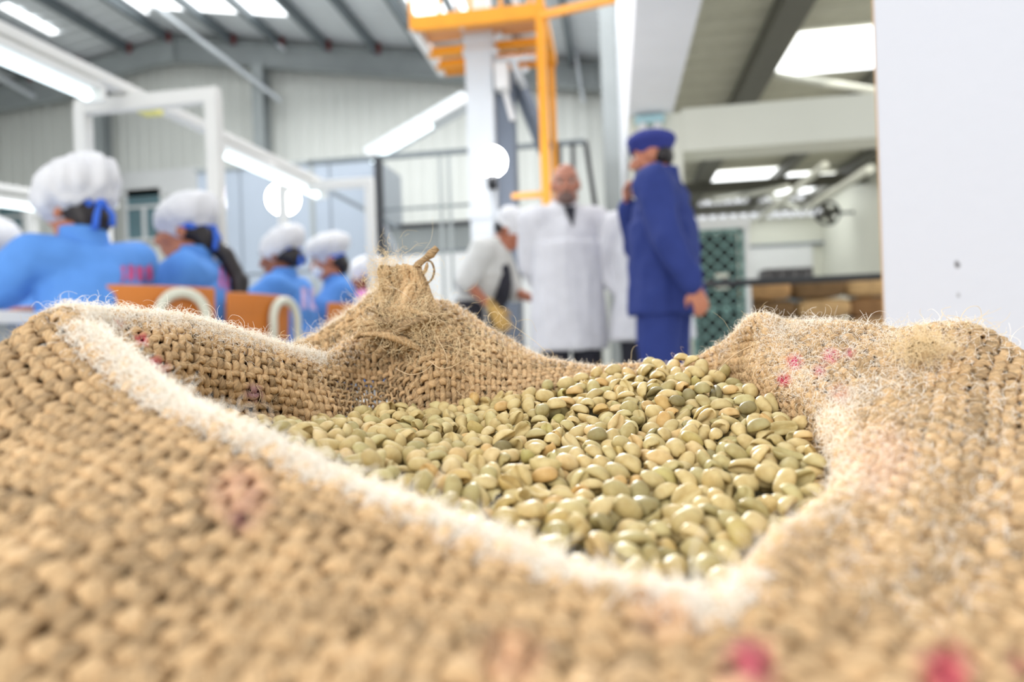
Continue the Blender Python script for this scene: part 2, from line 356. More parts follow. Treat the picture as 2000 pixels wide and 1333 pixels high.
# pale blue-grey machine enclosure
EYY = 9.6
ea = on_y(385, 330, EYY); eb = on_y(735, 330, EYY)
en = thing('machine_enclosure', (ea.x, EYY, 0), 'pale blue-grey sheet metal machine enclosure behind the lamp frames', 'enclosure')
zt2 = on_y(450, 330, EYY).z; n = 4; w_ = (eb.x - ea.x)/n
box_part('body', (ea.x, EYY, 0), (eb.x, EYY + 1.2, zt2), M_GREY, en)
for k in range(n):
    for (za, zb) in ((0.05, zt2*.52), (zt2*.53, zt2 - .04)): box_part('panel', (ea.x + k*w_ + .015, EYY - .03, za), (ea.x + (k+1)*w_ - .015, EYY, zb), M_BLUEGREY, en, 0.006)
bar_part('top_edge', (ea.x - .02, EYY - .02, zt2), (eb.x, EYY - .02, zt2), 0.06, 0.05, M_STEEL, en)
# white sorting machine
my = 9.2
ma = on_y(752, 455, my); mc = on_y(930, 455, my)
so = thing('sorting_machine', ((ma.x+mc.x)/2, my, 0), 'white sorting machine with grey hopper behind the guard fence', 'machine')
za = on_y(840, 497, my).z; zb = on_y(840, 442, my).z
box_part('body', (ma.x, my, 0.12), (mc.x, my + 1.0, za), M_WHITE, so, 0.01)
box_part('foot', (ma.x + .05, my + .05, 0), (ma.x + .2, my + .9, .12), M_STEELD, so); box_part('foot', (mc.x - .2, my + .05, 0), (mc.x - .05, my + .9, .12), M_STEELD, so)
mb = MB(); xa, xb = ma.x + .08, mc.x
mb.add([(xa+.1, my+.05, za), (xb-.1, my+.05, za), (xb-.1, my+.9, za), (xa+.1, my+.9, za), (xa-.05, my-.1, zb), (xb+.05, my-.1, zb), (xb+.05, my+1., zb), (xa-.05, my+1., zb)], [(0,3,2,1),(4,5,6,7),(0,1,5,4),(1,2,6,5),(2,3,7,6),(3,0,4,7)])
part('hopper', mb, M_STEEL, so)
bar_part('hopper_rim', (xa-.06, my-.11, zb), (xb+.06, my-.11, zb), 0.05, 0.06, M_BLACK, so)
box_part('door', (ma.x + .12, my - .02, .3), ((ma.x+mc.x)/2 - .03, my, za - .1), M_WHITE, so, 0.006); box_part('door', ((ma.x+mc.x)/2 + .03, my - .02, .3), (mc.x - .1, my, za - .1), M_WHITE, so, 0.006)
# inclined conveyor tube of the machines
ic = on_y(915, 195, 8.9); il = on_y(725, 305, 9.2)
cv = thing('inclined_conveyor', (il.x, il.y, 0), 'pale inclined conveyor duct climbing behind the tall grey elevator', 'conveyor')
bar_part('duct', il, ic, 0.3, 0.16, M_GALV, cv, 0.01); bar_part('side_rail', il + Vector((0, -.16, -.05)), ic + Vector((0, -.16, -.05)), 0.03, 0.07, M_WHITE, cv)
mb = MB(); mb.tube([il.lerp(ic, .03) + Vector((0, -.12, -.12)), il.lerp(ic, .66) + Vector((0, -.12, -.12))], .03); part('light_tube', mb, M_TUBE, cv, True)
for t in (0.02,): q = il.lerp(ic, t); bar_part('support', (q.x, q.y + .1, 0), (q.x, q.y + .1, q.z), .06, .06, M_GREY, cv)
# bucket elevator: the tall grey casing
ey = 6.1
e0 = on_y(912, 300, ey).x + .01; e1 = on_y(967, 300, ey).x
el = thing('bucket_elevator', ((e0+e1)/2, ey, 0), 'tall pale grey bucket elevator casing running up to the orange platform', 'elevator')
ztop = on_y(940, 62, ey).z
box_part('casing', (e0, ey, 0), (e1, ey + .22, ztop), M_GALV, el, 0.008)
box_part('upper_casing', (e0 + .03, ey + .05, ztop), (e1 - .03, ey + .2, 4.4), M_WHITE, el)
for z_ in (on_y(940, 100, ey).z, on_y(940, 420, ey).z, ztop - .03): box_part('flange', (e0 - .015, ey - .015, z_ - .03), (e1 + .015, ey + .235, z_ + .03), M_GALV, el)
d0 = on_y(968, 300, ey + .15).x; d1 = on_y(1006, 300, ey + .15).x
box_part('shaded_side', (d0, ey + .12, 0), (d1, ey + .36, on_y(985, 130, ey).z), M_DUCT, el, 0.006)  # darker steel box stands for the shaded side of the casing
box_part('valve_box', on_y(966, 172, ey - .05), on_y(995, 132, ey + .1), M_WHITE, el, 0.01)
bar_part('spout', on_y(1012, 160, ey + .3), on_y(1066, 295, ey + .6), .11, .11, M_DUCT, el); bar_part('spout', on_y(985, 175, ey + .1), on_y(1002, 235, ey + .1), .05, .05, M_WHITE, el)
tube_part('pipe', [on_y(968, 118, ey), on_y(1046, 112, ey)], .028, M_GALV, el); tube_part('pipe', [on_y(1002, 120, ey), on_y(1022, 170, ey + .2)], .035, M_GALV, el)
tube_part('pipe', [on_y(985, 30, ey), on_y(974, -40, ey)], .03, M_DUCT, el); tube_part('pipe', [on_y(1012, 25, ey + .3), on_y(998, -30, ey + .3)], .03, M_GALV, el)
for q in ((968, 100), (1025, 112), (1026, 136), (975, 68)): mb = MB(); mb.ell(on_y(q[0], q[1], ey - .02), (.03, .03, .03)); part('pipe_joint', mb, M_GALV, el, True)
# orange access platform with its posts
zp = 3.42; pn = on_z(930, 44, zp); pf = on_z(940, 138, zp)
xa = on_z(802, 50, zp).x; xb = on_z(1060, 28, zp).x; ya, yb = pn.y, pf.y
pl = thing('access_platform', ((xa+xb)/2, ya, 0), 'orange steel access platform with plank deck and tall post beside the elevator', 'platform')
bar_part('edge_beam', (xa, ya, zp + .04), (xb, ya, zp + .04), .06, .12, M_ORANGE, pl); bar_part('edge_beam', (xa, yb, zp + .04), (xb, yb, zp + .04), .06, .1, M_ORANGE, pl)
bar_part('side_beam', (xa, ya, zp + .03), (xa, yb, zp + .03), .07, .1, M_WHITE, pl); bar_part('side_beam', (xb, ya, zp + .03), (xb, yb, zp + .03), .06, .1, M_ORANGE, pl)
for k in range(7):
    y_ = ya + (yb - ya)*(k + .5)/7
    if k in (3, 5): bar_part('joist', (xa, y_, zp + .0), (xb, y_, zp + .0), .08, .07, M_ORANGE, pl)
    else: box_part('plank', (xa + .03, y_ - (yb-ya)/14 + .01, zp + .06), (xb - .03, y_ + (yb-ya)/14 - .01, zp + .09), M_PLANK, pl)
xs_ = on_y(1061, 200, ya).x
bar_part('post', (xs_, ya, 0), (xs_, ya, 5.0), .075, .075, M_ORANGE, pl); bar_part('post', (xs_, yb, 0), (xs_, yb, zp), .06, .06, M_ORANGE, pl)
zc = on_y(1030, 382, ya).z; bar_part('cross_bar', (on_y(1000, 382, ya).x, ya, zc), (xs_, ya, zc), .04, .045, M_ORANGE, pl)
for px_ in (802, 858, 918, 978, 1035):
    xx = on_y(px_, 20, ya).x; bar_part('rail_post', (xx, ya, zp), (xx, ya, zp + .9), .03, .03, M_ORANGE, pl)
bar_part('handrail', (xs_, ya, zp + .0), on_y(1200, -3, ya - .55), .05, .06, M_ORANGE, pl)
bar_part('knee_rail', (xa, ya, zp + .45), (xs_, ya, zp + .45), .03, .03, M_ORANGE, pl)
tube_part('inclined_stay', [(xa + .25, ya + .1, zp + .9), (xa + .42, ya + .1, zp)], .02, M_GALV, pl)

# lamp frames over the picking tables
M_PVC = mat('white_lamp_frame_paint', (216, 216, 212), 0.35, var=0.02)
def lamp_frame(pl_, pr_, py, d, label):
    a = at(pl_, py, d); b = at(pr_, py, d); zt_ = 1.86; y_ = (a.y + b.y)/2
    t = thing('lamp_gantry', ((a.x+b.x)/2, y_, 0), label, 'frame', 'white lamp frames over the picking tables')
    for q in (a, b): bar_part('post', (q.x, y_, 0), (q.x, y_, zt_), .062, .062, M_PVC, t, 0.008)
    bar_part('crossbar', (a.x - .03, y_, zt_), (b.x + .03, y_, zt_), .054, .07, M_PVC, t, 0.008); return t, y_
_, yf1 = lamp_frame(145, 428, 192, 3.25, 'white square lamp frame over the nearer end of the picking table')
_, yf2 = lamp_frame(545, 726, 362, 5.05, 'white square lamp frame at the farther end of the picking table')
_, yf3 = lamp_frame(52, 216, 405, 5.6, 'white square lamp frame of the second table, partly behind the large white cap')
def batten(p, q, tubes, label, drop=.07):
    p = Vector(p); q = Vector(q); t = thing('lamp_batten', tuple((p+q)/2), label, 'lamp', 'fluorescent battens over the tables')
    bar_part('rail', p, q, .07, .05, M_PVC, t, 0.006)
    for (a, b) in tubes:
        u = p.lerp(q, a) - Vector((0, 0, drop)); v = p.lerp(q, b) - Vector((0, 0, drop))
        bar_part('housing', u + Vector((0, 0, .03)), v + Vector((0, 0, .03)), .10, .03, M_PVC, t, 0.004)
        tube_part('tube', [u - Vector((.02, 0, .005)), v - Vector((.02, 0, .005))], .024, M_TUBE, t)
        for (e, s) in ((u, 1), (v, -1)): mb = MB(); dv = (q-p).normalized()*s; mb.box(e - Vector((.055, .012, .035)), e + Vector((.055, .012, .03))); part('end_cap', mb, M_PVC, t)
    return t
r0 = on_z(-80, 22, 1.93); r1 = on_z(624, 357, 1.93)
L_ = (r1 - r0).length
def frac(px, py): return max(0, min(1, (on_z(px, py, 1.86) - r0).length / L_))
bt = batten(r0, r1, ((0.0, frac(160, 178)), (frac(380, 287), frac(600, 378))), 'long white fluorescent batten over the row of seated women', .09)
mb = MB(); tp = on_z(287, 198, 1.93); mb.box((tp.x - .04, tp.y - .04, 1.87), (tp.x + .05, tp.y + .05, 1.90)); part('yellow_tape', mb, mat('yellow_tape', (226, 220, 120), 0.5), bt)
s0 = on_z(-60, 357, 1.93); s1 = on_z(228, 402, 1.93)
batten(s0, s1, ((0.0, .42),), 'white fluorescent batten over the second table, low at the picture edge', .11)
# picking tables
M_TABLE = mat('white_table_top', (232, 232, 230), 0.3, var=0.02)
def picking_table(x0_, y0_, x1_, y1_, w, label):
    a = Vector((x0_, y0_, 0)); b = Vector((x1_, y1_, 0)); t = thing('picking_table', tuple((a+b)/2), label, 'table', 'picking tables')
    bar_part('table_top', a + Vector((0, 0, .79)), b + Vector((0, 0, .79)), w, .04, M_TABLE, t, 0.004)
    n_ = (b-a).normalized(); sd = n_.cross(Vector((0, 0, 1)))
    for k in (0.04, .5, .96):
        for s in (-1, 1): q = a.lerp(b, k) + sd*s*(w/2 - .05); bar_part('leg', q, q + Vector((0, 0, .77)), .04, .04, M_GREY, t)
    return t
tm = (at_z(286, 1.8, 3.25) + at_z(636, 1.8, 5.05))/2
picking_table(tm.x, 1.75, tm.x, 6.0, .5, 'long white picking table the seated women work at')
tm2 = at_z(134, 1.8, 5.6); picking_table(tm2.x, 4.4, tm2.x, 8.2, .5, 'second white picking table farther to the side')
# two bare bulb work lamps on stands
def work_lamp(px_, py_, d, r, label):
    p = at(px_, py_, d); t = thing('work_lamp', (p.x, p.y, 0), label, 'lamp', 'glaring work lamps')
    mb = MB(); mb.ell(p, (r, r, r), None, 20, 12); part('globe', mb, M_GLOBE, t, True)
    tube_part('socket', [p - Vector((0, 0, r + .1)), p - Vector((0, 0, r*.9))], [.035, .045], M_BLACK, t)
    tube_part('pole', [(p.x, p.y, .25), p - Vector((0, 0, r + .1))], .012, M_GREY, t)
    for k in range(3): a = 2.1*k + .5; tube_part('leg', [(p.x, p.y, .5), (p.x + .32*math.cos(a), p.y + .32*math.sin(a), .012)], .011, M_GREY, t)
    return t
work_lamp(960, 316, 5.3, .115, 'glaring round work lamp in front of the grey elevator casing')
work_lamp(553, 389, 5.35, .125, 'glaring round work lamp by the far end of the picking table')

# store: twin lamp on the column, guard rail, mesh gate, fan, dark crate
q = at(1270, 234, 6.6)
tl = thing('emergency_light', tuple(q), 'small pale blue twin emergency light on the column above the blue cap', 'lamp')
M_CYAN = mat('pale_blue_plastic', (176, 214, 222), 0.35)
qy = YL - .05
box_part('housing', (q.x - .14, qy - .05, q.z), (q.x + .14, qy + .05, q.z + .07), M_CYAN, tl, 0.008)
for s in (-.07, .07): mb = MB(); mb.ell((q.x + s, qy - .05, q.z - .05), (.045, .05, .05)); part('lamp_head', mb, M_WHITE, tl, True)
z_ = on_y(1550, 548, 6.0).z; xa = C1 - .1; xb = on_y(1800, 545, 6.0).x
gr = thing('guard_rail', (xa, 6.0, 0), 'black steel guard rail before the piled burlap sacks', 'rail')
tube_part('rail', [(xa, 6.0, z_), (xb, 6.0, z_)], .03, M_BLACK, gr)
for xx in (xa, xb): tube_part('post', [(xx, 6.0, 0), (xx, 6.0, z_)], .03, M_BLACK, gr)
M_GREEN = mat('dark_green_mesh', (118, 154, 148), 0.5, var=0.1)
gy = 8.6; a = on_y(1352, 452, gy); b = on_y(1447, 452, gy); zt_ = on_y(1400, 452, gy).z
gt = thing('mesh_gate', (a.x, gy, 0), 'dark green expanded metal gate beside the piled sacks', 'gate')
for xx in (a.x, b.x): bar_part('stile', (xx, gy, 0), (xx, gy, zt_), .05, .05, M_GREEN, gt)
for zz in (.05, zt_*.5, zt_): bar_part('rail', (a.x, gy, zz), (b.x, gy, zz), .05, .05, M_GREEN, gt)
box_part('backing', (a.x, gy + .25, 0), (b.x, gy + .27, zt_), mat('dark_gate_backing', (26, 30, 32), .6), gt)
mb = MB(); st_ = .17; k0 = -int(zt_/st_) - 2
for k in range(k0, int((b.x-a.x)/st_) + 2):
    for s in (1, -1):
        x0_ = a.x + k*st_ if s == 1 else b.x - k*st_
        t0 = max(0, (a.x - x0_)*s if s == 1 else (x0_ - b.x)); t1 = min(zt_, (b.x - x0_) if s == 1 else (x0_ - a.x))
        if t1 - t0 > .02: mb.bar((x0_ + s*t0, gy, t0), (x0_ + s*t1, gy, t1), .024, .05, (0, 1, 0))
tag(part('diamond_mesh', mb, M_GREEN, gt), kind='stuff')
for py_ in (540, 562): z2 = on_y(1395, py_, gy).z; box_part('latch_plate', (a.x + .25, gy - .05, z2 - .025), (a.x + .4, gy - .025, z2 + .025), M_CREAM, gt)
bar_part('door_head', (a.x - .05, gy, zt_ + .08), (b.x + .1, gy, zt_ + .08), .12, .12, M_WHITE, gt); bar_part('jamb', (b.x + .06, gy, 0), (b.x + .06, gy, zt_ + .1), .06, .06, M_WHITE, gt)
a = on_y(1490, 526, 15.5); b = on_y(1590, 548, 15.5)
cr_ = thing('crate_stack', ((a.x+b.x)/2, 15.5, 0), 'long dark grey crate low against the pale store wall', 'crate')
box_part('base', (a.x, 15.5, 0), (b.x, 16.1, b.z - .02), M_STEELD, cr_)
for k in range(4): w_ = (b.x-a.x)/4; box_part('panel', (a.x + k*w_ + .02, 15.48, b.z - .1), (a.x + (k+1)*w_ - .02, 16.1, a.z), mat('dark_crate', (84, 82, 86), .6), cr_, 0.01)
q = on_y(1614, 418, 17.5)
fn = thing('wall_fan', tuple(q), 'dark wall fan high in the corner of the store', 'fan')
q = Vector((min(q.x, SX - .3), q.y, q.z))
mb = MB(); mb.tube([q + Vector((.27*math.cos(t), -.1, .27*math.sin(t))) for t in np.linspace(0, 2*math.pi, 20)], .03, 8); part('cage_ring', mb, M_BLACK, fn, True)
for k in range(4): t = k*math.pi/2 + .4; mb = MB(); mb.bar(q + Vector((.05*math.cos(t), -.1, .05*math.sin(t))), q + Vector((.3*math.cos(t), -.07, .3*math.sin(t))), .14, .015, (0.3, 1, 0)); part('blade', mb, M_OLIVED, fn)
mb = MB(); mb.ell(q, (.09, .16, .09)); part('motor', mb, M_BLACK, fn, True); bar_part('bracket', q, (SX, q.y, q.z), .06, .06, M_BLACK, fn)

# piled burlap sacks in the store
M_SACKS = [mat('piled_jute_%s' % n_, c, .9, var=.22, scale=5, bump=.4, bscale=30, stretch=(1, 1, 3)) for n_, c in (('tan', (178, 138, 92)), ('brown', (146, 108, 70)), ('pale', (196, 160, 112)), ('umber', (120, 92, 60)))]
def sack_mesh(seed, L_=.655, W_=.46, H_=.262):
    r = random.Random(seed); nu, nv = 22, 14; vs = []
    for i in range(nv + 1):
        a = math.pi*i/nv
        for j in range(nu):
            b = 2*math.pi*j/nu; c = math.cos(b); s = math.sin(b); sp = lambda v, e: math.copysign(abs(v)**e, v)
            x = L_/2*sp(math.sin(a), .26)*sp(c, .34); y = W_/2*sp(math.sin(a), .26)*sp(s, .34); z = H_/2*sp(math.cos(a), .7)
            v = Vector((x, y, z)); w = mnoise.noise(v*7 + Vector((seed*3.1, 0, 0)))*.03 + mnoise.noise(Vector((v.x*4, v.y*3, v.z*22 + seed)))*.022
            z2 = z*(1 - .10*(abs(x)/(L_/2))**3); vs.append(Vector((x, y, z2)) + Vector((x, y, z2*1.4)).normalized()*w)
    return MB().add(vs, [(i*nu+j, (i+1)*nu+j, (i+1)*nu+(j+1) % nu, i*nu+(j+1) % nu) for i in range(nv) for j in range(nu)]).mesh('filled_sack')
py0 = 9.2; xL_ = on_y(1452, 600, py0).x; xR_ = SX - .1; k = 0
names_ = ('bottom', 'second', 'third', 'fourth', 'fifth', 'top')
cols_ = ('nearest the green gate', 'second from the green gate', 'third from the green gate', 'fourth from the green gate', 'fifth from the green gate')
for lay in range(6):
    for ci in range(4):
        if lay == 5 and ci < 3: continue
        x_ = xL_ + .33 + ci*.66 + (lay % 2)*.06 - .03; o = put('burlap_bundle', sack_mesh(k + 3), M_SACKS[(k*7 + lay) % 4], None, (x_, py0 + .25 + (lay % 2)*.05, .135 + lay*.268), True)
        o.rotation_euler = (0, 0, random.uniform(-.08, .08))
        tag(o, 'folded brown burlap bundle, %s layer of the pile, %s' % (names_[lay], cols_[ci]), 'burlap bundle', 'piled burlap bundles in the store'); k += 1

# narrow spots added at the work lamps to backlight the sack
for (px_, py_, d) in ((960, 316, 5.12), (553, 389, 5.16)):
    l = bpy.data.lights.new('work_lamp_beam', 'SPOT'); l.energy = 1300; l.spot_size = math.radians(15); l.spot_blend = .4; l.shadow_soft_size = .1; l.color = (.97, .98, 1.0)
    o = bpy.data.objects.new('work_lamp_beam', l); COL.objects.link(o); o.location = at(px_, py_, d); o.rotation_euler = (l2w((0, .3, -.05)) - o.location).to_track_quat('-Z', 'Y').to_euler()
# ------------------------------------------------------------------ people
def cloth_mat(name, base, rough=0.8):
    m = mat(name, base, rough, var=0.06, scale=14, bump=0.25, bscale=22, spec=0.25)
    nt = m.node_tree; b = nt.nodes['Principled BSDF']; src = b.inputs['Base Color'].links[0].from_socket
    dy = nt.nodes.new('ShaderNodeAttribute'); dy.attribute_name = 'dye'; mx = nt.nodes.new('ShaderNodeMix'); mx.data_type = 'RGBA'
    nt.links.new(dy.outputs['Alpha'], mx.inputs[0]); nt.links.new(src, mx.inputs[6]); nt.links.new(dy.outputs['Color'], mx.inputs[7]); nt.links.new(mx.outputs[2], b.inputs['Base Color'])
    return m
M_SMOCK = cloth_mat('blue_smock_cloth', (92, 146, 218)); M_COVER = cloth_mat('navy_coverall_cloth', (46, 60, 122)); M_COAT = cloth_mat('white_coat_cloth', (220, 220, 224))
M_CAP = cloth_mat('white_cap_cloth', (218, 218, 220)); M_BAND = cloth_mat('blue_band_cloth', (66, 112, 214)); M_NCAP = cloth_mat('navy_cap_cloth', (54, 62, 132)); M_DARKC = cloth_mat('charcoal_cloth', (48, 48, 56)); M_COATG = cloth_mat('off_white_coat_cloth', (206, 206, 202))
M_HAIR = mat('black_hair', (34, 28, 28), .5, var=.2, scale=60, stretch=(1, 1, .2)); M_SHOE = mat('black_leather', (30, 28, 28), .4); M_EYEW = mat('eye_white', (226, 222, 214), .3); M_IRIS = mat('dark_iris', (36, 24, 18), .2)
M_STUB = mat('grey_stubble', (120, 96, 88), .8, var=.2, scale=200); M_MASK = mat('white_face_mask', (240, 242, 244), .8); M_GLOVE = mat('tan_work_glove', (206, 166, 96), .8, var=.1, bump=.3); M_GLASS_ = mat('dark_spectacle_frame', (40, 36, 36), .3)
def skin_mat(name, c): return mat(name, c, .55, var=.08, scale=18, bump=.05, bscale=300)
SKIN = {k: skin_mat('skin_' + k, c) for k, c in (('deep', (142, 86, 62)), ('brown', (168, 104, 78)), ('warm', (190, 122, 92)), ('tan', (182, 122, 98)))}

def remeshed(mb, voxel, it=4, wrinkle=0.0, ws=(7, 7, 3), seed=0):
    me = mb.mesh('t'); o = bpy.data.objects.new('t', me); COL.objects.link(o)
    r = o.modifiers.new('r', 'REMESH'); r.mode = 'VOXEL'; r.voxel_size = voxel; r.use_smooth_shade = True
    s = o.modifiers.new('s', 'SMOOTH'); s.factor = .5; s.iterations = it
    dg = bpy.context.evaluated_depsgraph_get(); out = bpy.data.meshes.new_from_object(o.evaluated_get(dg)); bpy.data.objects.remove(o); bpy.data.meshes.remove(me)
    if wrinkle:
        n = len(out.vertices); co = np.empty(n*3, np.float32); nr = np.empty(n*3, np.float32)
        out.vertices.foreach_get('co', co); out.vertex_normals.foreach_get('vector', nr); co = co.reshape(-1, 3).astype(float); nr = nr.reshape(-1, 3)
        h = np.empty(n); sv = Vector((seed*3.7, seed*1.3, 0))
        for i in range(n):
            p = Vector(co[i]); q = Vector((p.x*ws[0], p.y*ws[1], p.z*ws[2])) + sv
            h[i] = (1 - abs(mnoise.noise(q))*2.4)*.6 + mnoise.noise(q*2.3 + Vector((5, 0, 0)))*.5
        co += nr*(h*wrinkle)[:, None]; out.vertices.foreach_set('co', co.ravel().astype(np.float32)); out.update()
    out.polygons.foreach_set('use_smooth', [True]*len(out.polygons)); return out
def V3(*a): return Vector(a)
def ringloft(mb, rows, n=20):                  # rows: centre, rx, ry
    vs = []
    for (c, rx, ry) in rows: vs += [Vector(c) + V3(rx*math.cos(2*math.pi*j/n), ry*math.sin(2*math.pi*j/n), 0) for j in range(n)]
    k = len(rows); fs = [(i*n+j, i*n+(j+1) % n, (i+1)*n+(j+1) % n, (i+1)*n+j) for i in range(k-1) for j in range(n)]
    fs += [tuple(reversed(range(n))), tuple(range((k-1)*n, k*n))]; 
    if rows[0][0][2] > rows[-1][0][2]: fs = [tuple(reversed(f)) for f in fs]
    return mb.add(vs, fs)
def add_hand(mb, w, d, up, side, curl=.5, s=1.0):
    """palm and five bent fingers from the wrist w along d; up is the back of the hand, side +1 puts the thumb on +across"""
    d = Vector(d).normalized(); up = Vector(up); up = (up - d*up.dot(d)).normalized(); ac = d.cross(up).normalized()*side
    w = Vector(w); p = w + d*.048*s
    for k in (-1, 0, 1): mb.cap(w + ac*.012*k*s, .021*s, w + d*.085*s + ac*.024*k*s, .015*s, 8)
    for k, (L_, off) in enumerate(((.072, .033), (.082, .012), (.076, -.010), (.058, -.031))):
        a = w + d*(.088 - abs(off)*.12)*s + ac*off*s; dirn = d; q = a
        for seg in range(3):
            ang = curl*(.45 + .35*seg); dirn = (d*math.cos(ang*(seg+1)*.6) - up*math.sin(ang*(seg+1)*.6) + ac*off*1.6).normalized()
            e = q + dirn*L_*s*(.46, .31, .23)[seg]; mb.cap(q, (.0092 - .001*seg)*s, e, (.0084 - .001*seg)*s, 7); q = e
    t0 = w + d*.03*s + ac*.026*s; t1 = t0 + (d*.6 + ac*.75 - up*.25).normalized()*.036*s; t2 = t1 + (d*.9 + ac*.2 - up*.4*curl).normalized()*.030*s
    mb.cap(w + d*.02*s + ac*.012*s, .014*s, t0, .0125*s, 7); mb.cap(t0, .0125*s, t1, .0105*s, 7); mb.cap(t1, .0105*s, t2, .0085*s, 7)
def head_shapes(mb, c, R):
    T = lambda x, y, z: Vector(c) + R @ V3(x, y, z)
    mb.ell(T(0, -.008, .028), (.076, .096, .092), R, 18, 12); mb.ell(T(0, .03, -.045), (.058, .064, .078), R); mb.cap(T(-.024, .060, -.098), .024, T(.024, .060, -.098), .024)
    mb.cap(T(-.048, .0, -.075), .026, T(-.026, .055, -.1), .022); mb.cap(T(.048, .0, -.075), .026, T(.026, .055, -.1), .022)
    mb.cap(T(0, .088, .012), .009, T(0, .112, -.036), .0145); mb.cap(T(-.012, .098, -.04), .010, T(.012, .098, -.04), .010)
    mb.cap(T(-.044, .076, .024), .013, T(-.012, .086, .022), .012); mb.cap(T(.044, .076, .024), .013, T(.012, .086, .022), .012)
    mb.cap(T(-.018, .090, -.068), .009, T(.018, .090, -.068), .009); mb.cap(T(-.014, .088, -.080), .0095, T(.014, .088, -.080), .0095)
    for s in (-1, 1):
        mb.ell(T(s*.045, .062, -.028), (.022, .024, .024), R); mb.ell(T(s*.080, -.008, -.012), (.011, .022, .034), R)
    return T
DEF = dict(pelvis=(0, -.01, .94), chest=(0, .0, 1.25), neck=(0, -.02, 1.47), head=(0, .02, 1.61), hrot=(0, 0, 0), sh=((-.185, -.01, 1.41), (.185, -.01, 1.41)), el=((-.25, -.03, 1.12), (.25, -.03, 1.12)), wr=((-.25, .05, .88), (.25, .05, .88)),
           hip=((-.09, 0, .90), (.09, 0, .90)), kn=((-.10, .02, .49), (.10, .02, .49)), an=((-.10, -.03, .09), (.10, -.03, .09)), hands=(None, None), fat=1.0)
SEAT = dict(pelvis=(0, -.02, .52), chest=(0, .06, .84), neck=(0, .10, 1.07), head=(0, .145, 1.205), hrot=(-8, 0, 0), sh=((-.165, .08, 1.00), (.165, .08, 1.00)), el=((-.23, .26, .84), (.23, .26, .84)), wr=((-.13, .46, .865), (.13, .46, .865)),
            hip=((-.09, .0, .52), (.09, .0, .52)), kn=((-.11, .42, .50), (.11, .42, .50)), an=((-.11, .40, .09), (.11, .40, .09)), hands=(None, None), fat=.92)
def facing(f): a = math.radians(f); h = -FWD*math.cos(a) - RIGHT*math.sin(a); return math.atan2(h.y, h.x) - math.pi/2
def person(label, px, d, f, pose, skin, group, top=None, legs=None, shoe=True, eyes=True, vox=.009):
    J = dict(DEF if pose.get('base') != 'seat' else SEAT); J.update(pose); g = J['fat']; hr = [math.radians(a) for a in J['hrot']]
    R = Euler(hr, 'XYZ').to_matrix(); mb = MB(); T = head_shapes(mb, J['head'], R)
    nk, ch, pe = Vector(J['neck']), Vector(J['chest']), Vector(J['pelvis'])
    mb.cap(nk, .060*g, T(0, -.02, -.045), .052*g); mb.cap(nk + V3(0, 0, -.03), .07*g, ch, .12*g)
    mb.ell(ch, (.160*g, .112*g, .17)); mb.ell(ch.lerp(pe, .5), (.145*g, .108*g, .17)); mb.ell(pe, (.168*g, .12*g, .125))
    hands = MB()
    for s in (0, 1):
        sh, el, wr = Vector(J['sh'][s]), Vector(J['el'][s]), Vector(J['wr'][s]); mb.cap(ch + V3(0, 0, .12), .07*g, sh, .058*g); mb.cap(sh, .054*g, el, .040*g); mb.cap(el, .041*g, wr, .026*g)
        h = J['hands'][s] or dict(d=(wr - el).normalized(), up=(0, -.2, 1) if abs((wr-el).normalized().z) < .8 else (1 - 2*s and -1 or 1, 0, 0), curl=.6)
        if h.get('glove') is None: add_hand(mb, wr, h['d'], h['up'], h.get('side', 1 if s == 0 else -1), h.get('curl', .6), .98 if g < 1 else 1.04)
        hp, kn, an = Vector(J['hip'][s]), Vector(J['kn'][s]), Vector(J['an'][s]); mb.cap(pe.lerp(hp, .6), .11*g, hp, .095*g); mb.cap(hp, .09*g, kn, .058*g); mb.cap(kn, .058*g, an, .038*g); mb.cap(an + V3(0, -.03, -.045), .034, an + V3(0, .13, -.058), .026)
    me = remeshed(mb, vox, 2); root = put('person', me, SKIN[skin]); p = at_z(px, .7, d); root.location = (p.x, p.y, 0); root.rotation_euler = (0, 0, facing(f)); tag(root, label, 'person', group)
    bpy.context.view_layer.update()
    J['T'] = T; J['R'] = R; J['root'] = root
    if eyes:
        for s in (-1, 1):
            e = MB(); e.ell(T(s*.031, .080, .004), (.0145, .010, .009), R, 10, 6); ew = put('eye', e, M_EYEW, root, None, True); i = MB(); i.ell(T(s*.031, .0875, .004), (.007, .004, .007), R, 8, 5); put('iris', i, M_IRIS, ew, None, True)
            b = MB(); b.cap(T(s*.050, .082, .026), .005, T(s*.014, .094, .025), .005, 6); put('eyebrow', b, M_HAIR, root, None, True)
    if shoe:
        for s in (0, 1): an = Vector(J['an'][s]); m_ = MB(); m_.cap(an + V3(0, -.035, -.04), .047, an + V3(0, .15, -.052), .038); put('shoe', remeshed(m_, .012, 3), M_SHOE, root)
    return J
def wear(J, name, mb, m, vox=.012, wrinkle=.008, ws=(8, 8, 3), it=4, dyes=None, seed=1):
    me = remeshed(mb, vox, it, wrinkle, ws, seed); o = put(name, me, m, J['root'])
    if m.node_tree.nodes.get('Attribute'):
        n = len(me.vertices); co = np.empty(n*3, np.float32); me.vertices.foreach_get('co', co); M = np.array(J['root'].matrix_world); W = co.reshape(-1, 3) @ M[:3, :3].T + M[:3, 3]; px, py = project(W)
        col = np.zeros((n, 4), np.float32)
        for (x0, y0, x1, y1, c, st, cut) in (dyes or ()):
            w = (px > x0) & (px < x1) & (py > y0) & (py < y1)
            if cut: w &= (np.sin(px*cut) > -.55)
            col[w, :3] = lin(c)[:3]; col[w, 3] = st
        at_ = me.attributes.new('dye', 'FLOAT_COLOR', 'POINT'); at_.data.foreach_set('color', col.ravel())
    return o
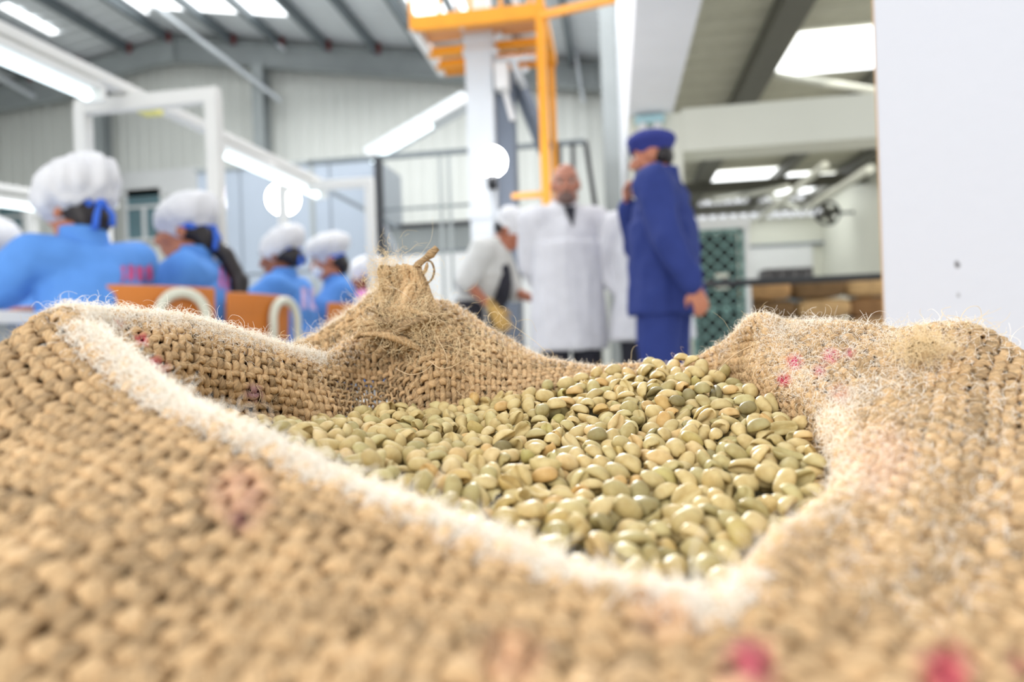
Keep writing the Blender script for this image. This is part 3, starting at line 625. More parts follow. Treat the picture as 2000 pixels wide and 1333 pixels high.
def undyed(o):
    at_ = o.data.attributes.new('dye', 'FLOAT_COLOR', 'POINT'); at_.data.foreach_set('color', [0.0]*(4*len(o.data.vertices))); return o
def top_shape(J, low_z, flare=1.12, infl=.022, sleeve=1.0, width=1.0, front=0.0):
    g = J['fat']; mb = MB(); nk, ch, pe = Vector(J['neck']), Vector(J['chest']), Vector(J['pelvis']); i = infl
    mb.cap(nk + V3(0, 0, -.045), .07*g + i*.6, ch, .12*g + i); mb.ell(ch, (.160*g*width + i, .112*g + i, .17 + i)); mb.ell(ch.lerp(pe, .5), (.150*g*width + i, .114*g + i + front, .18))
    if low_z is not None:
        zs = [ch.z - .02, ch.lerp(pe, .5).z, pe.z, (pe.z + low_z)/2, low_z]; cs = [ch, ch.lerp(pe, .5), pe, V3(pe.x, pe.y, 0), V3(pe.x, pe.y, 0)]
        rows = []
        for k, (z, c) in enumerate(zip(zs, cs)):
            fl = (1, 1, 1.04, 1.04 + (flare - 1)*.6, flare)[k]; rows.append(((c.x, c.y + front*.5, z), (.165*g*width + i)*fl, (.122*g + i + front)*fl))
        ringloft(mb, rows)
    for s in (0, 1):
        sh, el, wr = Vector(J['sh'][s]), Vector(J['el'][s]), Vector(J['wr'][s]); mb.cap(ch + V3(0, 0, .12), .075*g + i, sh, .060*g + i); mb.cap(sh, .060*g + i, el, .046*g + i)
        if sleeve > .5: mb.cap(el, .046*g + i, el.lerp(wr, min(sleeve, 1) - .08), .030*g + i)
    return mb
def trousers(J, infl=.022):
    g = J['fat']; mb = MB(); pe = Vector(J['pelvis']); mb.ell(pe, (.168*g + infl, .12*g + infl, .12))
    for s in (0, 1): hp, kn, an = (Vector(J[k][s]) for k in ('hip', 'kn', 'an')); mb.cap(pe.lerp(hp, .6), .11*g + infl, hp, .095*g + infl); mb.cap(hp, .09*g + infl, kn, .062*g + infl); mb.cap(kn, .062*g + infl, an.lerp(kn, .03), .052*g + infl)
    return mb
def collar(J, m, r=.072, h=.05, tilt=0):
    nk = Vector(J['neck']); mb = MB(); n = 18; vs = []
    for k, (z, rr) in enumerate(((-.03, r + .018), (h*.5, r + .006), (h, r + .004), (h, r - .006), (-.03, r + .004))): vs += [nk + V3(rr*math.cos(a), rr*math.sin(a)*.95, z - (.02 if math.sin(a) > .6 else 0)) for a in (2*math.pi*j/n for j in range(n))]
    mb.add(vs, [(i*n+j, i*n+(j+1) % n, (i+1)*n+(j+1) % n, (i+1)*n+j) for i in range(4) for j in range(n)]); return undyed(put('collar', mb, m, J['root'], None, True))
def puff_cap(J, rx, ry, rz_, off, tilt, m=M_CAP, band=M_BAND, tie=True, seed=1, pleat=.012, bz=.035):
    """gathered cap: puffed crown, a band round the head and a tied tape at the nape"""
    T, R = J['T'], J['R']; Rt = R @ Euler([math.radians(a) for a in tilt], 'XYZ').to_matrix(); mb = MB(); c = T(*off); mb.ell(c, (rx, ry, rz_), Rt, 22, 14); mb.ell(T(0, -.012, .035), (.088, .106, .085), R, 18, 10)
    o = wear(J, 'cap', mb, m, .009, pleat, (16, 16, 5), 3, seed=seed)
    if band:
        bm_ = MB(); n = 22; vs = []
        for (z, rr) in ((.005 + bz - .035, 1.0), (.03 + bz - .035, 1.05), (.034 + bz - .035, 1.0), (.0 + bz - .035, .96)): vs += [T(.088*rr*math.cos(a), -.012 + .104*rr*math.sin(a), z + .02*math.sin(a)) for a in (2*math.pi*j/n for j in range(n))]
        bm_.add(vs, [(i*n+j, i*n+(j+1) % n, ((i+1) % 4)*n+(j+1) % n, ((i+1) % 4)*n+j) for i in range(4) for j in range(n)]); undyed(put('cap_band', bm_, band, o, None, True))
        if tie:
            tb = MB(); tb.ell(T(0, -.128, .0), (.02, .014, .016), R); tb.tube([T(-.01, -.13, -.005), T(-.03, -.135, -.05), T(-.035, -.125, -.10)], [.008, .010, .012], 6); tb.tube([T(.01, -.13, -.005), T(.03, -.14, -.04), T(.028, -.135, -.08)], [.008, .010, .012], 6); undyed(put('cap_tie', tb, band, o, None, True))
    return o
def hair_back(J, r=(.074, .05, .07), off=(0, -.075, -.045), tail=None):
    T, R = J['T'], J['R']; mb = MB(); mb.ell(T(*off), r, R); mb.ell(T(0, -.045, -.01), (.08, .075, .06), R)
    if tail:
        q = T(*off)
        for e in tail: e = T(*e); mb.cap(q, .04, e, .03); q = e
    return wear(J, 'hair', mb, M_HAIR, .01, .006, (20, 20, 5), 2)
def seat_smock(J, m=M_SMOCK, dyes=None, seed=1, wr_=.017):
    mb = top_shape(J, None, infl=.026, width=1.02); pe = Vector(J['pelvis']); g = J['fat']; mb.ell(pe + V3(0, 0, .02), (.20*g, .165*g, .15)); mb.cap(Vector(J['chest']), .135*g, pe, .165*g)
    for s in (0, 1): hp, kn = Vector(J['hip'][s]), Vector(J['kn'][s]); mb.cap(hp, .130*g, hp.lerp(kn, .85), .100*g)
    return wear(J, 'smock', mb, m, .012, wr_, (6, 6, 5), 3, dyes, seed)

WG = 'seated women sorting beans at the picking table'
PINK = (226, 70, 118)
# A, the large one at the near end of the row
J = person('seated woman in blue smock with huge tilted white puffed cap, nearest of the row', 200, 2.4, 122, dict(base='seat', el=((-.27, .30, .86), (.24, .28, .84)), wr=((-.16, .52, .87), (.12, .48, .865)), head=(0, .15, 1.19), hrot=(-6, 0, 12)), 'warm', WG)
seat_smock(J, dyes=[(238, 519, 300, 549, PINK, .85, .35)], seed=2); wear(J, 'trousers', trousers(J, .004), M_DARKC)
puff_cap(J, .142, .165, .098, (0, -.024, .072), (-22, -10, 0), seed=4, pleat=.020); hair_back(J, (.07, .05, .06), (0, -.075, -.05)); collar(J, M_SMOCK)
J = person('seated woman in blue smock with long ponytail and white cap, second of the row', 430, 3.0, 84, dict(base='seat', head=(0, .14, 1.19), hrot=(-6, 0, 6)), 'warm', WG)
seat_smock(J, dyes=[(428, 520, 462, 566, PINK, .7, .5), (440, 560, 480, 604, (222, 90, 130), .5, .5)], seed=3); wear(J, 'trousers', trousers(J, .004), M_DARKC)
puff_cap(J, .122, .140, .085, (0, -.028, .075), (-18, 0, 0), seed=7); hair_back(J, (.07, .05, .07), (0, -.08, -.04), ((.01, -.16, -.12), (.02, -.20, -.24), (.0, -.19, -.34))); collar(J, M_SMOCK)
J = person('seated woman in blue smock with drooping white cap, third of the row', 592, 3.9, 96, dict(base='seat', head=(0, .13, 1.20), hrot=(-10, 0, 0)), 'deep', WG)
seat_smock(J, dyes=[(588, 562, 624, 606, (236, 190, 210), .6, .3)], seed=5); wear(J, 'trousers', trousers(J, .004), M_DARKC)
puff_cap(J, .118, .142, .085, (0, -.04, .06), (-24, 0, 0), seed=9); hair_back(J, (.072, .055, .06), (0, -.09, -.03)); collar(J, M_SMOCK)
J = person('seated woman in blue smock with white face mask, fourth of the row', 690, 4.4, 72, dict(base='seat', head=(0, .14, 1.22), hrot=(-12, 0, 0)), 'warm', WG)
seat_smock(J, seed=6); wear(J, 'trousers', trousers(J, .004), M_DARKC)
puff_cap(J, .138, .145, .082, (0, -.02, .085), (-6, 0, 0), seed=11, tie=False); hair_back(J)
mk = MB(); mk.ell(J['T'](0, .068, -.058), (.058, .048, .05), J['R']); wear(J, 'face_mask', mk, M_MASK, .009, .003); collar(J, M_SMOCK)
J = person('seated woman in white cap, last of the row, behind the tied sack corner', 748, 5.3, 98, dict(base='seat', head=(0, .13, 1.20)), 'deep', WG, eyes=False)
seat_smock(J, dyes=[(688, 560, 720, 592, (240, 130, 170), .7, 0)], seed=8); wear(J, 'trousers', trousers(J, .004), M_DARKC); puff_cap(J, .12, .14, .085, (0, -.03, .07), (-10, 0, 0), seed=13); hair_back(J)
J = person('woman with blue banded white cap across the table, half cut off by the picture edge', -12, 3.35, -38, dict(base='seat', head=(0, .15, 1.17), hrot=(-14, 0, 0)), 'brown', WG)
seat_smock(J, seed=10); wear(J, 'trousers', trousers(J, .004), M_DARKC); puff_cap(J, .125, .14, .085, (0, -.02, .08), (-8, 0, 0), seed=15, bz=.045); hair_back(J)

# the men
J = person('bald man in white lab coat facing the camera, hands behind the back', 1112, 4.1, -12, dict(el=((-.235, -.08, 1.12), (.205, -.12, 1.11)), wr=((-.10, -.20, .98), (.06, -.22, .96)), head=(.0, .03, 1.585), hrot=(-4, 0, -16), neck=(0, -.02, 1.45), sh=((-.195, -.01, 1.37), (.195, -.01, 1.37)), fat=1.08), 'tan', None)
wear(J, 'lab_coat', top_shape(J, .60, 1.12, .024, 1.0, 1.04, .01), M_COAT, .012, .013, (7, 7, 2.2), 3, seed=21); wear(J, 'trousers', trousers(J, .016), M_DARKC); collar(J, M_COAT, .078, .045)
v_ = MB(); v_.add([V3(-.035, .098, 1.44), V3(.035, .098, 1.44), V3(.0, .155, 1.315), V3(-.035, .07, 1.44), V3(.035, .07, 1.44), V3(0, .11, 1.315)], [(0,1,2),(5,4,3),(0,3,4,1),(1,4,5,2),(2,5,3,0)]); undyed(put('shirt', v_, M_DARKC, J['root']))
b_ = MB(); T, R = J['T'], J['R']; b_.ell(T(0, .052, -.088), (.056, .050, .042), R); b_.cap(T(-.02, .094, -.056), .008, T(.02, .094, -.056), .008); wear(J, 'beard', b_, M_STUB, .009, .002)
h_ = MB(); h_.ell(T(0, -.045, -.012), (.082, .066, .05), R); wear(J, 'hair', h_, M_STUB, .01, .002)

J = person('stooping man in white short sleeved coat and white cap with one tan glove', 946, 4.6, -72, dict(pelvis=(0, -.10, .90), chest=(0, .03, 1.13), neck=(0, .12, 1.30), head=(0, .215, 1.395), hrot=(-38, 0, 0), sh=((-.18, .07, 1.25), (.18, .07, 1.25)), el=((-.2, .16, 1.0), (.26, -.02, 1.05)), wr=((-.1, .34, .93), (.23, .15, .87)),
    hip=((-.09, -.08, .88), (.09, -.08, .88)), hands=(None, dict(d=(0, .5, -.86), up=(1, 0, 0), curl=.7, glove=1))), 'brown', None)
wear(J, 'lab_coat', top_shape(J, .56, 1.18, .026, .45, 1.0, .0), M_COATG, .012, .011, (6, 6, 4), 4, seed=25); wear(J, 'trousers', trousers(J), M_DARKC); collar(J, M_COATG)
g_ = MB(); add_hand(g_, Vector((.23, .15, .87)), (0, .5, -.86), (1, 0, 0), -1, .7, 1.16); g_.cap((.23, .13, .905), .036, (.23, .16, .85), .034); wear(J, 'glove', g_, M_GLOVE, .006, .0, it=2)
c_ = MB(); c_.tube([Vector((.23, .15, .87)) + Vector((.032*math.cos(a), .018*math.sin(a), .03 + .024*math.sin(a))) for a in np.linspace(0, 2*math.pi, 14)], .007, 6); put('watch_strap', c_, M_SHOE, J['root'], None, True)
a_ = MB(); a_.ell((0, .145, 1.06), (.075, .06, .16)); a_.ell((0, .06, .82), (.07, .10, .22)); wear(J, 'apron', a_, M_DARKC, .012, .004)
puff_cap(J, .10, .115, .080, (0, -.02, .07), (-4, 0, 0), M_CAP, M_CAP, False, 27, .006); hair_back(J, (.07, .04, .04), (0, -.07, -.03))

J = person('person in white lab coat mostly hidden behind the man in blue', 1272, 4.05, 10, dict(el=((-.15, .0, 1.10), (.30, -.04, 1.08)), wr=((-.12, .1, .86), (.17, .03, .93)), head=(0, .02, 1.53), neck=(0, -.02, 1.40), sh=((-.18, -.01, 1.34), (.19, -.01, 1.33)), chest=(0, 0, 1.19)), 'brown', None)
wear(J, 'lab_coat', top_shape(J, .64, 1.3, .026, 1.0, 1.05, .02), M_COAT, .012, .009, (7, 7, 2.4), 4, seed=31); wear(J, 'trousers', trousers(J), M_DARKC); collar(J, M_COAT); hair_back(J, (.078, .075, .07), (0, -.03, .045))

J = person('man in navy blue coverall and cap seen from behind, fist at the chin', 1302, 3.5, 118, dict(el=((-.275, -.09, 1.12), (.22, .20, 1.17)), wr=((-.26, -.20, .89), (.07, .20, 1.36)), sh=((-.195, -.01, 1.40), (.195, .0, 1.40)), neck=(0, -.01, 1.46), head=(0, .045, 1.585), hrot=(-4, 0, 10), fat=1.05,
    hands=(dict(d=(.1, -.35, -.93), up=(-.7, -.6, 0), curl=.9, side=1), dict(d=(-.35, .0, .93), up=(0, 1, .2), curl=1.5, side=1))), 'warm', None)
wear(J, 'jacket', top_shape(J, .77, 1.10, .03, 1.0, 1.04, .012), M_COVER, .011, .018, (7, 7, 4.5), 3, seed=41); wear(J, 'trousers', trousers(J, .032), M_COVER, .012, .012, (6, 6, 3), seed=43); collar(J, M_COVER, .078, .055)
b_ = MB(); T, R = J['T'], J['R']; b_.ell(T(0, .050, -.082), (.060, .052, .046), R); b_.cap(T(-.02, .094, -.056), .008, T(.02, .094, -.056), .008); wear(J, 'beard', b_, M_HAIR, .009, .002)
h_ = MB(); h_.ell(T(0, -.052, -.008), (.080, .060, .062), R); wear(J, 'hair', h_, M_HAIR, .01, .002)
cp = MB(); cp.ell(T(0, -.005, .080), (.108, .128, .058), R @ Euler((math.radians(4), 0, 0)).to_matrix()); cp.ell(T(0, -.01, .045), (.086, .104, .055), R); cp.cap(T(-.05, .10, .035), .012, T(.05, .10, .035), .012)
wear(J, 'cap', cp, M_NCAP, .009, .005, (12, 12, 12), 3)

# ------------------------------------------------------------------ plywood chairs with bent tube frames
M_PLY = mat('varnished_orange_plywood', (200, 118, 44), .4, var=.12, scale=5, stretch=(.4, .4, 5)); M_TUBEF = mat('cream_tube_frame', (206, 206, 188), .4)
def chair(px, d, f, label, arch_x):
    p = at_z(px, .8, d); t = thing('plywood_chair', (p.x, p.y, 0), label, 'chair', 'plywood chairs at the picking table', facing(f))
    def cur(name, xs, zs, ya, m, th):                              # gently bowed board
        mb = MB(); n = 9; vs = []
        for i in range(n):
            u = xs[0] + (xs[1]-xs[0])*i/(n-1); bow = .028*(1 - (2*i/(n-1) - 1)**2); vs += [(u, ya - bow, zs[0]), (u, ya - bow - .015, zs[1]), (u, ya - bow - .015 + th, zs[1]), (u, ya - bow + th, zs[0])]
        fs = [(4*i+j, 4*i+(j+1) % 4, 4*i+4+(j+1) % 4, 4*i+4+j) for i in range(n-1) for j in range(4)] + [(3,2,1,0), (4*n-4, 4*n-3, 4*n-2, 4*n-1)]
        mb.add(vs, fs); return put(name, mb, m, t, None, False, .006)
    cur('backrest', (-.20, .20), (.70, .905), 0, M_PLY, .014)
    mb = MB(); mb.box((-.2, .06, .390), (.2, .46, .405)); put('seat', mb, M_PLY, t, None, False, .006)
    for sx in (-1, 1):
        mb = MB(); mb.tube([(sx*.19, .42, .39), (sx*.205, .45, .0)], .012, 8); put('leg', mb, M_TUBEF, t, None, True)
        mb = MB(); mb.tube([(sx*.15, -.075, .60), (sx*.17, .06, .39), (sx*.205, -.05, .0)], .012, 8); put('leg', mb, M_TUBEF, t, None, True)
    mb = MB(); pts = [(arch_x - .085, -.06, .56), (arch_x - .083, -.062, .80)] + [(arch_x - .08*math.cos(a), -.062, .805 + .075*math.sin(a)) for a in np.linspace(.2, math.pi - .2, 9)] + [(arch_x + .083, -.062, .80), (arch_x + .085, -.06, .56)]
    mb.tube(pts, .019, 10); put('tube_arch', mb, M_TUBEF, t, None, True)
    mb = MB(); mb.bar((-.16, -.07, .6), (.16, -.07, .6), .02, .02); put('cross_tube', mb, M_TUBEF, t)
    return t
chair(312, 2.5, 135, 'orange plywood chair with cream tube arch behind the nearest seated woman', .06)
chair(506, 3.02, 110, 'orange plywood chair with cream tube arch behind the second seated woman', .10)
chair(676, 3.9, 106, 'orange plywood chair behind the third seated woman, mostly hidden by the sack', .10)
# ------------------------------------------------------------------ the open burlap sack
W_RIGHT, W_FWD, W_CAM = np.array(RIGHT), np.array(FWD), np.array(CAM)
def to_world(A): return W_CAM + A[..., 0:1] * W_RIGHT + A[..., 1:2] * W_FWD + A[..., 2:3] * np.array((0, 0, 1.0))
MOUTH = np.array((0.01, 0.27))
# every station: crest, foot, inner middle, then four outer points; triples are column, row, distance,
# pairs are (metres towards the mouth, metres up) from the crest
STN = [
 ((145,624,.250), (.022,-.055), (.016,-.022), (75,634,.250), (0,682,.235), (-120,800,.21), (-300,1050,.18)),
 ((225,690,.230), (.022,-.045), (.013,-.016), (150,715,.222), (50,795,.204), (-70,930,.18), (-250,1150,.15)),
 ((370,800,.203), (.020,-.040), (.012,-.014), (320,838,.192), (215,930,.167), (80,1055,.142), (-120,1260,.118)),
 ((560,888,.180), (.016,-.034), (.010,-.012), (520,938,.168), (420,1055,.145), (300,1200,.124), (130,1400,.104)),
 ((760,990,.160), (.014,-.030), (.009,-.010), (725,1035,.151), (650,1140,.133), (560,1270,.113), (450,1430,.097)),
 ((960,1070,.146), (.014,-.028), (.009,-.010), (930,1112,.139), (870,1200,.125), (800,1310,.108), (740,1450,.093)),
 ((1170,1140,.134), (.014,-.026), (.009,-.010), (1155,1180,.128), (1130,1260,.116), (1100,1350,.103), (1080,1470,.092)),
 ((1370,1192,.124), (.014,-.026), (.008,-.010), (1385,1232,.120), (1410,1300,.111), (1440,1380,.102), (1480,1480,.094)),
 ((1480,1110,.136), (.010,-.026), (.006,-.010), (1545,1135,.133), (1640,1200,.126), (1760,1285,.116), (1900,1400,.106)),
 ((1590,1025,.162), (.008,-.028), (.006,-.011), (1655,1032,.160), (1770,1070,.153), (1900,1120,.145), (2080,1190,.137)),
 ((1655,935,.200), (.006,-.028), (.005,-.011), (1720,915,.200), (1820,905,.197), (1930,905,.192), (2080,910,.185)),
 ((1652,855,.238), (.006,-.028), (.004,-.011), (1720,812,.242), (1810,770,.246), (1920,745,.246), (2080,780,.24)),
 ((1620,790,.268), (.006,-.028), (.004,-.011), (1690,738,.273), (1780,686,.277), (1885,645,.277), (2020,705,.29)),
 ((1565,745,.298), (.006,-.026), (.004,-.011), (1620,706,.301), (1680,676,.304), (1755,655,.308), (1880,710,.34)),
 ((1507,702,.325), (1478,745,.330), (1490,722,.327), (1540,668,.330), (1590,643,.338), (1655,645,.352), (1740,730,.38)),
 ((1480,624,.352), (1462,728,.345), (1474,676,.350), (1520,632,.372), (1570,648,.39), (1620,685,.41), (1660,760,.44)),
 ((1410,674,.378), (1420,728,.365), (1416,700,.372), (-.012,-.006), (-.03,-.03), (-.05,-.07), (-.07,-.12)),
 ((1330,719,.396), (1333,742,.382), (1332,724,.391), (-.012,-.006), (-.03,-.03), (-.05,-.07), (-.07,-.12)),
 ((1230,721,.406), (1222,745,.390), (1228,728,.400), (-.012,-.006), (-.03,-.03), (-.05,-.07), (-.07,-.12)),
 ((1120,716,.411), (1108,760,.386), (1114,732,.398), (-.012,-.006), (-.03,-.03), (-.05,-.07), (-.07,-.12)),
 ((1010,674,.412), (1008,796,.368), (1010,732,.386), (-.012,-.006), (-.03,-.03), (-.05,-.07), (-.07,-.12)),
 ((925,628,.410), (925,812,.360), (922,715,.378), (-.010,-.006), (-.025,-.03), (-.045,-.07), (-.065,-.12)),
 ((845,596,.402), (850,818,.356), (846,690,.366), (-.010,-.006), (-.025,-.03), (-.045,-.07), (-.065,-.12)),
 ((765,640,.392), (772,826,.354), (762,736,.380), (-.008,-.004), (-.016,-.012), (-.03,-.05), (-.05,-.10)),
 ((690,668,.386), (705,826,.350), (697,745,.374), (-.008,-.004), (-.016,-.012), (-.03,-.05), (-.05,-.10)),
 ((630,700,.362), (655,822,.336), (642,762,.342), (-.010,-.005), (-.02,-.015), (-.035,-.05), (-.05,-.10)),
 ((535,670,.335), (560,818,.322), (545,740,.317), (-.012,-.005), (-.03,-.022), (-.05,-.06), (-.06,-.11)),
 ((420,640,.310), (430,806,.300), (422,718,.295), (-.012,-.005), (-.03,-.022), (-.05,-.06), (-.06,-.11)),
 ((310,619,.288), (340,805,.278), (322,706,.272), (-.012,-.005), (-.03,-.022), (-.05,-.06), (-.06,-.11)),
 ((220,613,.270), (.020,-.055), (240,690,.262), (-.012,-.005), (-.03,-.022), (-.05,-.06), (-.06,-.11)),
]
def station(s):
    cr = np.array(loc_at(*s[0])); inw = MOUTH - cr[:2]; inw /= np.linalg.norm(inw)
    def q(e):
        if len(e) == 3: return np.array(loc_at(*e))
        return cr + np.array((inw[0] * e[0], inw[1] * e[0], e[1]))
    foot = q(s[1]); deep = foot + np.array((0, 0, -0.03))
    return [deep, foot, q(s[2]), cr, q(s[3]), q(s[4]), q(s[5]), q(s[6])]
CTRL = np.array([station(s) for s in STN])                       # (nu, 8, 3)

def catmull(P, k, periodic):
    n = len(P); out = []
    segs = n if periodic else n - 1
    t = np.arange(k) / k; t2 = t * t; t3 = t2 * t
    for i in range(segs):
        if periodic: a, b, c, d = P[(i-1) % n], P[i], P[(i+1) % n], P[(i+2) % n]
        else:
            b, c = P[i], P[i+1]; a = P[i-1] if i > 0 else 2*b - c; d = P[i+2] if i + 2 < n else 2*c - b
        sh = (k,) + (1,) * (P.ndim - 1); T, T2, T3 = t.reshape(sh), t2.reshape(sh), t3.reshape(sh)
        out.append(0.5 * (2*b + (c-a)*T + (2*a-5*b+4*c-d)*T2 + (3*b-a-3*c+d)*T3))
    if not periodic: out.append(P[-1][None])
    return np.concatenate(out, 0)

class Surf:                                                       # cloth surface with arc-length parameters
    def __init__(s, ctrl, ku, kv, periodic, lumps=0.0, seed=1):
        g = catmull(ctrl, ku, periodic); g = np.swapaxes(catmull(np.swapaxes(g, 0, 1), kv, False), 0, 1)
        s.per = periodic
        # uneven slump of the cloth
        if lumps:
            r = np.random.default_rng(seed); nu, nv = g.shape[:2]
            uu = np.arange(nu)[:, None] / nu; vv = np.arange(nv)[None] / nv; h = np.zeros((nu, nv))
            for _ in range(26):
                fu = r.integers(3, 26); fv = r.uniform(0.5, 4.0)
                h += np.sin(2*np.pi*(fu*uu + fv*vv) + r.uniform(0, 6.28)) / (1 + 0.06*fu) 
            g = g + s.normals(g) * (h * lumps / 5.0)[..., None]
        # arc length along v per column
        dv = np.linalg.norm(np.diff(g, axis=1), axis=2); L = np.concatenate([np.zeros((len(g), 1)), np.cumsum(dv, 1)], 1)
        s.vlen = L[:, -1].mean(); kc = 3*kv; s._cv = (L[:, kc]/L[:, -1]) if kc < L.shape[1] else np.full(len(g), .5); nv = g.shape[1]; vt = np.linspace(0, 1, nv); h = np.empty_like(g)
        for i in range(len(g)):
            for c in range(3): h[i, :, c] = np.interp(vt, L[i] / L[i, -1], g[i, :, c])
        g = h
        gg = np.concatenate([g, g[:1]], 0) if periodic else g
        du = np.linalg.norm(np.diff(gg, axis=0), axis=2); du = du[:, nv//4: 4*nv//5].mean(1)
        Lu = np.concatenate([[0], np.cumsum(du)]); s.ulen = Lu[-1]; nu = 512 if periodic else max(24, int(s.ulen / 0.0025)); ut = np.linspace(0, 1, nu + 1)
        out = np.empty((nu + 1, nv, 3)); src = Lu / Lu[-1]; s.src = src
        for j in range(nv):
            for c in range(3): out[:, j, c] = np.interp(ut, src, gg[:, j, c])
        s.g = out; s.n = s.normals(out); cv = np.concatenate([s._cv, s._cv[:1]]) if periodic else s._cv; s.cv = np.interp(ut, src, cv); s.ut = ut
    def normals(s, g):
        if s.per and np.allclose(g[0], g[-1]):
            e = np.concatenate([g[-2:-1], g, g[1:2]], 0); gu = (e[2:] - e[:-2])
        elif s.per:
            e = np.concatenate([g[-1:], g, g[:1]], 0); gu = (e[2:] - e[:-2])
        else: gu = np.gradient(g, axis=0)
        gv = np.gradient(g, axis=1); n = np.cross(gv, gu); return n / np.maximum(np.linalg.norm(n, axis=2, keepdims=True), 1e-9)
    def look(s, A, u, v):
        nu, nv = A.shape[0] - 1, A.shape[1] - 1
        u = np.asarray(u, float); u = (u % 1.0 if s.per else np.clip(u, 0, 1)) * nu; v = np.clip(v, 0, 1) * nv
        i = np.minimum(u.astype(int), nu - 1); j = np.minimum(v.astype(int), nv - 1); a = (u - i)[..., None]; b = (v - j)[..., None]
        return A[i, j]*(1-a)*(1-b) + A[i+1, j]*a*(1-b) + A[i, j+1]*(1-a)*b + A[i+1, j+1]*a*b
    def crest(s, u): return np.interp(np.asarray(u) % 1.0 if s.per else u, s.ut, s.cv)
    def P(s, u, v): return s.look(s.g, u, v)
    def N(s, u, v):
        n = s.look(s.n, u, v); return n / np.maximum(np.linalg.norm(n, axis=-1, keepdims=True), 1e-9)

MOUTH_SURF = Surf(CTRL, 16, 12, True, 0.0022, 5)

# ---- yarn material: tan jute with fibres twisted along the yarn, printed and stained where the attribute says
def yarn_material(name, base, pale):
    m = bpy.data.materials.new(name); m.use_nodes = True; nt = m.node_tree; b = nt.nodes['Principled BSDF']; L = nt.links.new
    b.inputs['Roughness'].default_value = 0.85; b.inputs['Specular IOR Level'].default_value = 0.2
    uv = nt.nodes.new('ShaderNodeUVMap'); uv.uv_map = 'UVMap'
    sx = nt.nodes.new('ShaderNodeSeparateXYZ'); L(uv.outputs[0], sx.inputs[0])
    tw = nt.nodes.new('ShaderNodeMath'); tw.operation = 'MULTIPLY_ADD'; tw.inputs[1].default_value = 0.10; L(sx.outputs[0], tw.inputs[0]); L(sx.outputs[1], tw.inputs[2])
    sc1 = nt.nodes.new('ShaderNodeMath'); sc1.operation = 'MULTIPLY'; sc1.inputs[1].default_value = 9.0; L(tw.outputs[0], sc1.inputs[0])
    sc2 = nt.nodes.new('ShaderNodeMath'); sc2.operation = 'MULTIPLY'; sc2.inputs[1].default_value = 0.35; L(sx.outputs[0], sc2.inputs[0])
    cx = nt.nodes.new('ShaderNodeCombineXYZ'); L(sc1.outputs[0], cx.inputs[0]); L(sc2.outputs[0], cx.inputs[1])
    n = nt.nodes.new('ShaderNodeTexNoise'); n.inputs['Scale'].default_value = 1.0; n.inputs['Detail'].default_value = 3; L(cx.outputs[0], n.inputs['Vector'])
    at_ = nt.nodes.new('ShaderNodeAttribute'); at_.attribute_name = 'tone'
    ad = nt.nodes.new('ShaderNodeMath'); ad.operation = 'MULTIPLY_ADD'; ad.inputs[1].default_value = 0.75; L(n.outputs['Fac'], ad.inputs[0]); L(at_.outputs['Fac'], ad.inputs[2])
    r = nt.nodes.new('ShaderNodeValToRGB'); L(ad.outputs[0], r.inputs[0])
    e = r.color_ramp.elements; e[0].position = 0.15; e[0].color = lin(tuple(c*0.60 for c in base)); e[1].position = 1.0; e[1].color = lin(pale)
    k = e.new(0.55); k.color = lin(base)
    dy = nt.nodes.new('ShaderNodeAttribute'); dy.attribute_name = 'dye'
    mx = nt.nodes.new('ShaderNodeMix'); mx.data_type = 'RGBA'; L(dy.outputs['Alpha'], mx.inputs[0]); L(r.outputs[0], mx.inputs[6]); L(dy.outputs['Color'], mx.inputs[7])
    L(mx.outputs[2], b.inputs['Base Color'])
    bp = nt.nodes.new('ShaderNodeBump'); bp.inputs['Strength'].default_value = 0.55; bp.inputs['Distance'].default_value = 0.0006
    L(n.outputs['Fac'], bp.inputs['Height']); L(bp.outputs[0], b.inputs['Normal'])
    return m
M_YARN = yarn_material('jute_yarn', (212, 177, 132), (242, 224, 192))
M_HOLE_SHADE = mat('weave_hole_shade', (92, 62, 34), 0.95, var=0.3, scale=300)  # added dark sheet under the yarns, colours the shade in the weave holes
M_FIBRE = mat('jute_fibre', (232, 210, 168), 0.7, var=0.05)
M_BACKLIT_PALE = mat('backlit_pale_fibre', (250, 244, 232), 0.7, var=0.04)  # pale fuzz, whitened further to carry the backlight on the crest

# printed red and purple marks on the cloth: column, row, radius in pixels of the photograph, colour, strength
DYES = [(277,663,11,(190,20,80),.9),(303,712,15,(190,20,80),.95),(322,722,14,(190,120,140),.5),(232,632,9,(190,80,110),.7),(496,768,17,(140,90,140),.6),
        (1552,708,15,(196,30,96),.9),(1532,742,13,(190,20,80),.9),(1622,696,14,(200,40,110),.8),(1660,690,10,(200,70,120),.6),(1600,725,12,(215,110,140),.5),(1640,770,20,(214,150,150),.4),
        (470,1020,26,(120,60,80),.6),(470,965,60,(214,160,136),.5),(1462,1292,44,(190,60,100),.8),(1500,1320,30,(150,40,70),.7),(1850,1318,52,(185,45,85),.85),(1990,1300,20,(160,60,80),.6),
        (1000,1290,60,(206,150,120),.5),(1300,1180,70,(222,176,150),.4),(1720,900,70,(222,178,156),.35)]
def dye_of(P):
    px, py = project(P); col = np.zeros((len(P), 4)); col[:, :3] = 0.5
    for (x, y, r, c, s) in DYES:
        w = s * np.exp(-(((px - x)**2 + (py - y)**2) / (r*r))**2)
        rep = w > col[:, 3]; col[rep, :3] = lin(c)[:3]; col[rep, 3] = w[rep]
    return col

def smooth_noise(r, n, step):                                     # 1-D value noise, n samples
    k = max(2, int(n / step) + 2); return np.interp(np.arange(n) / step, np.arange(k), r.uniform(-1, 1, k))

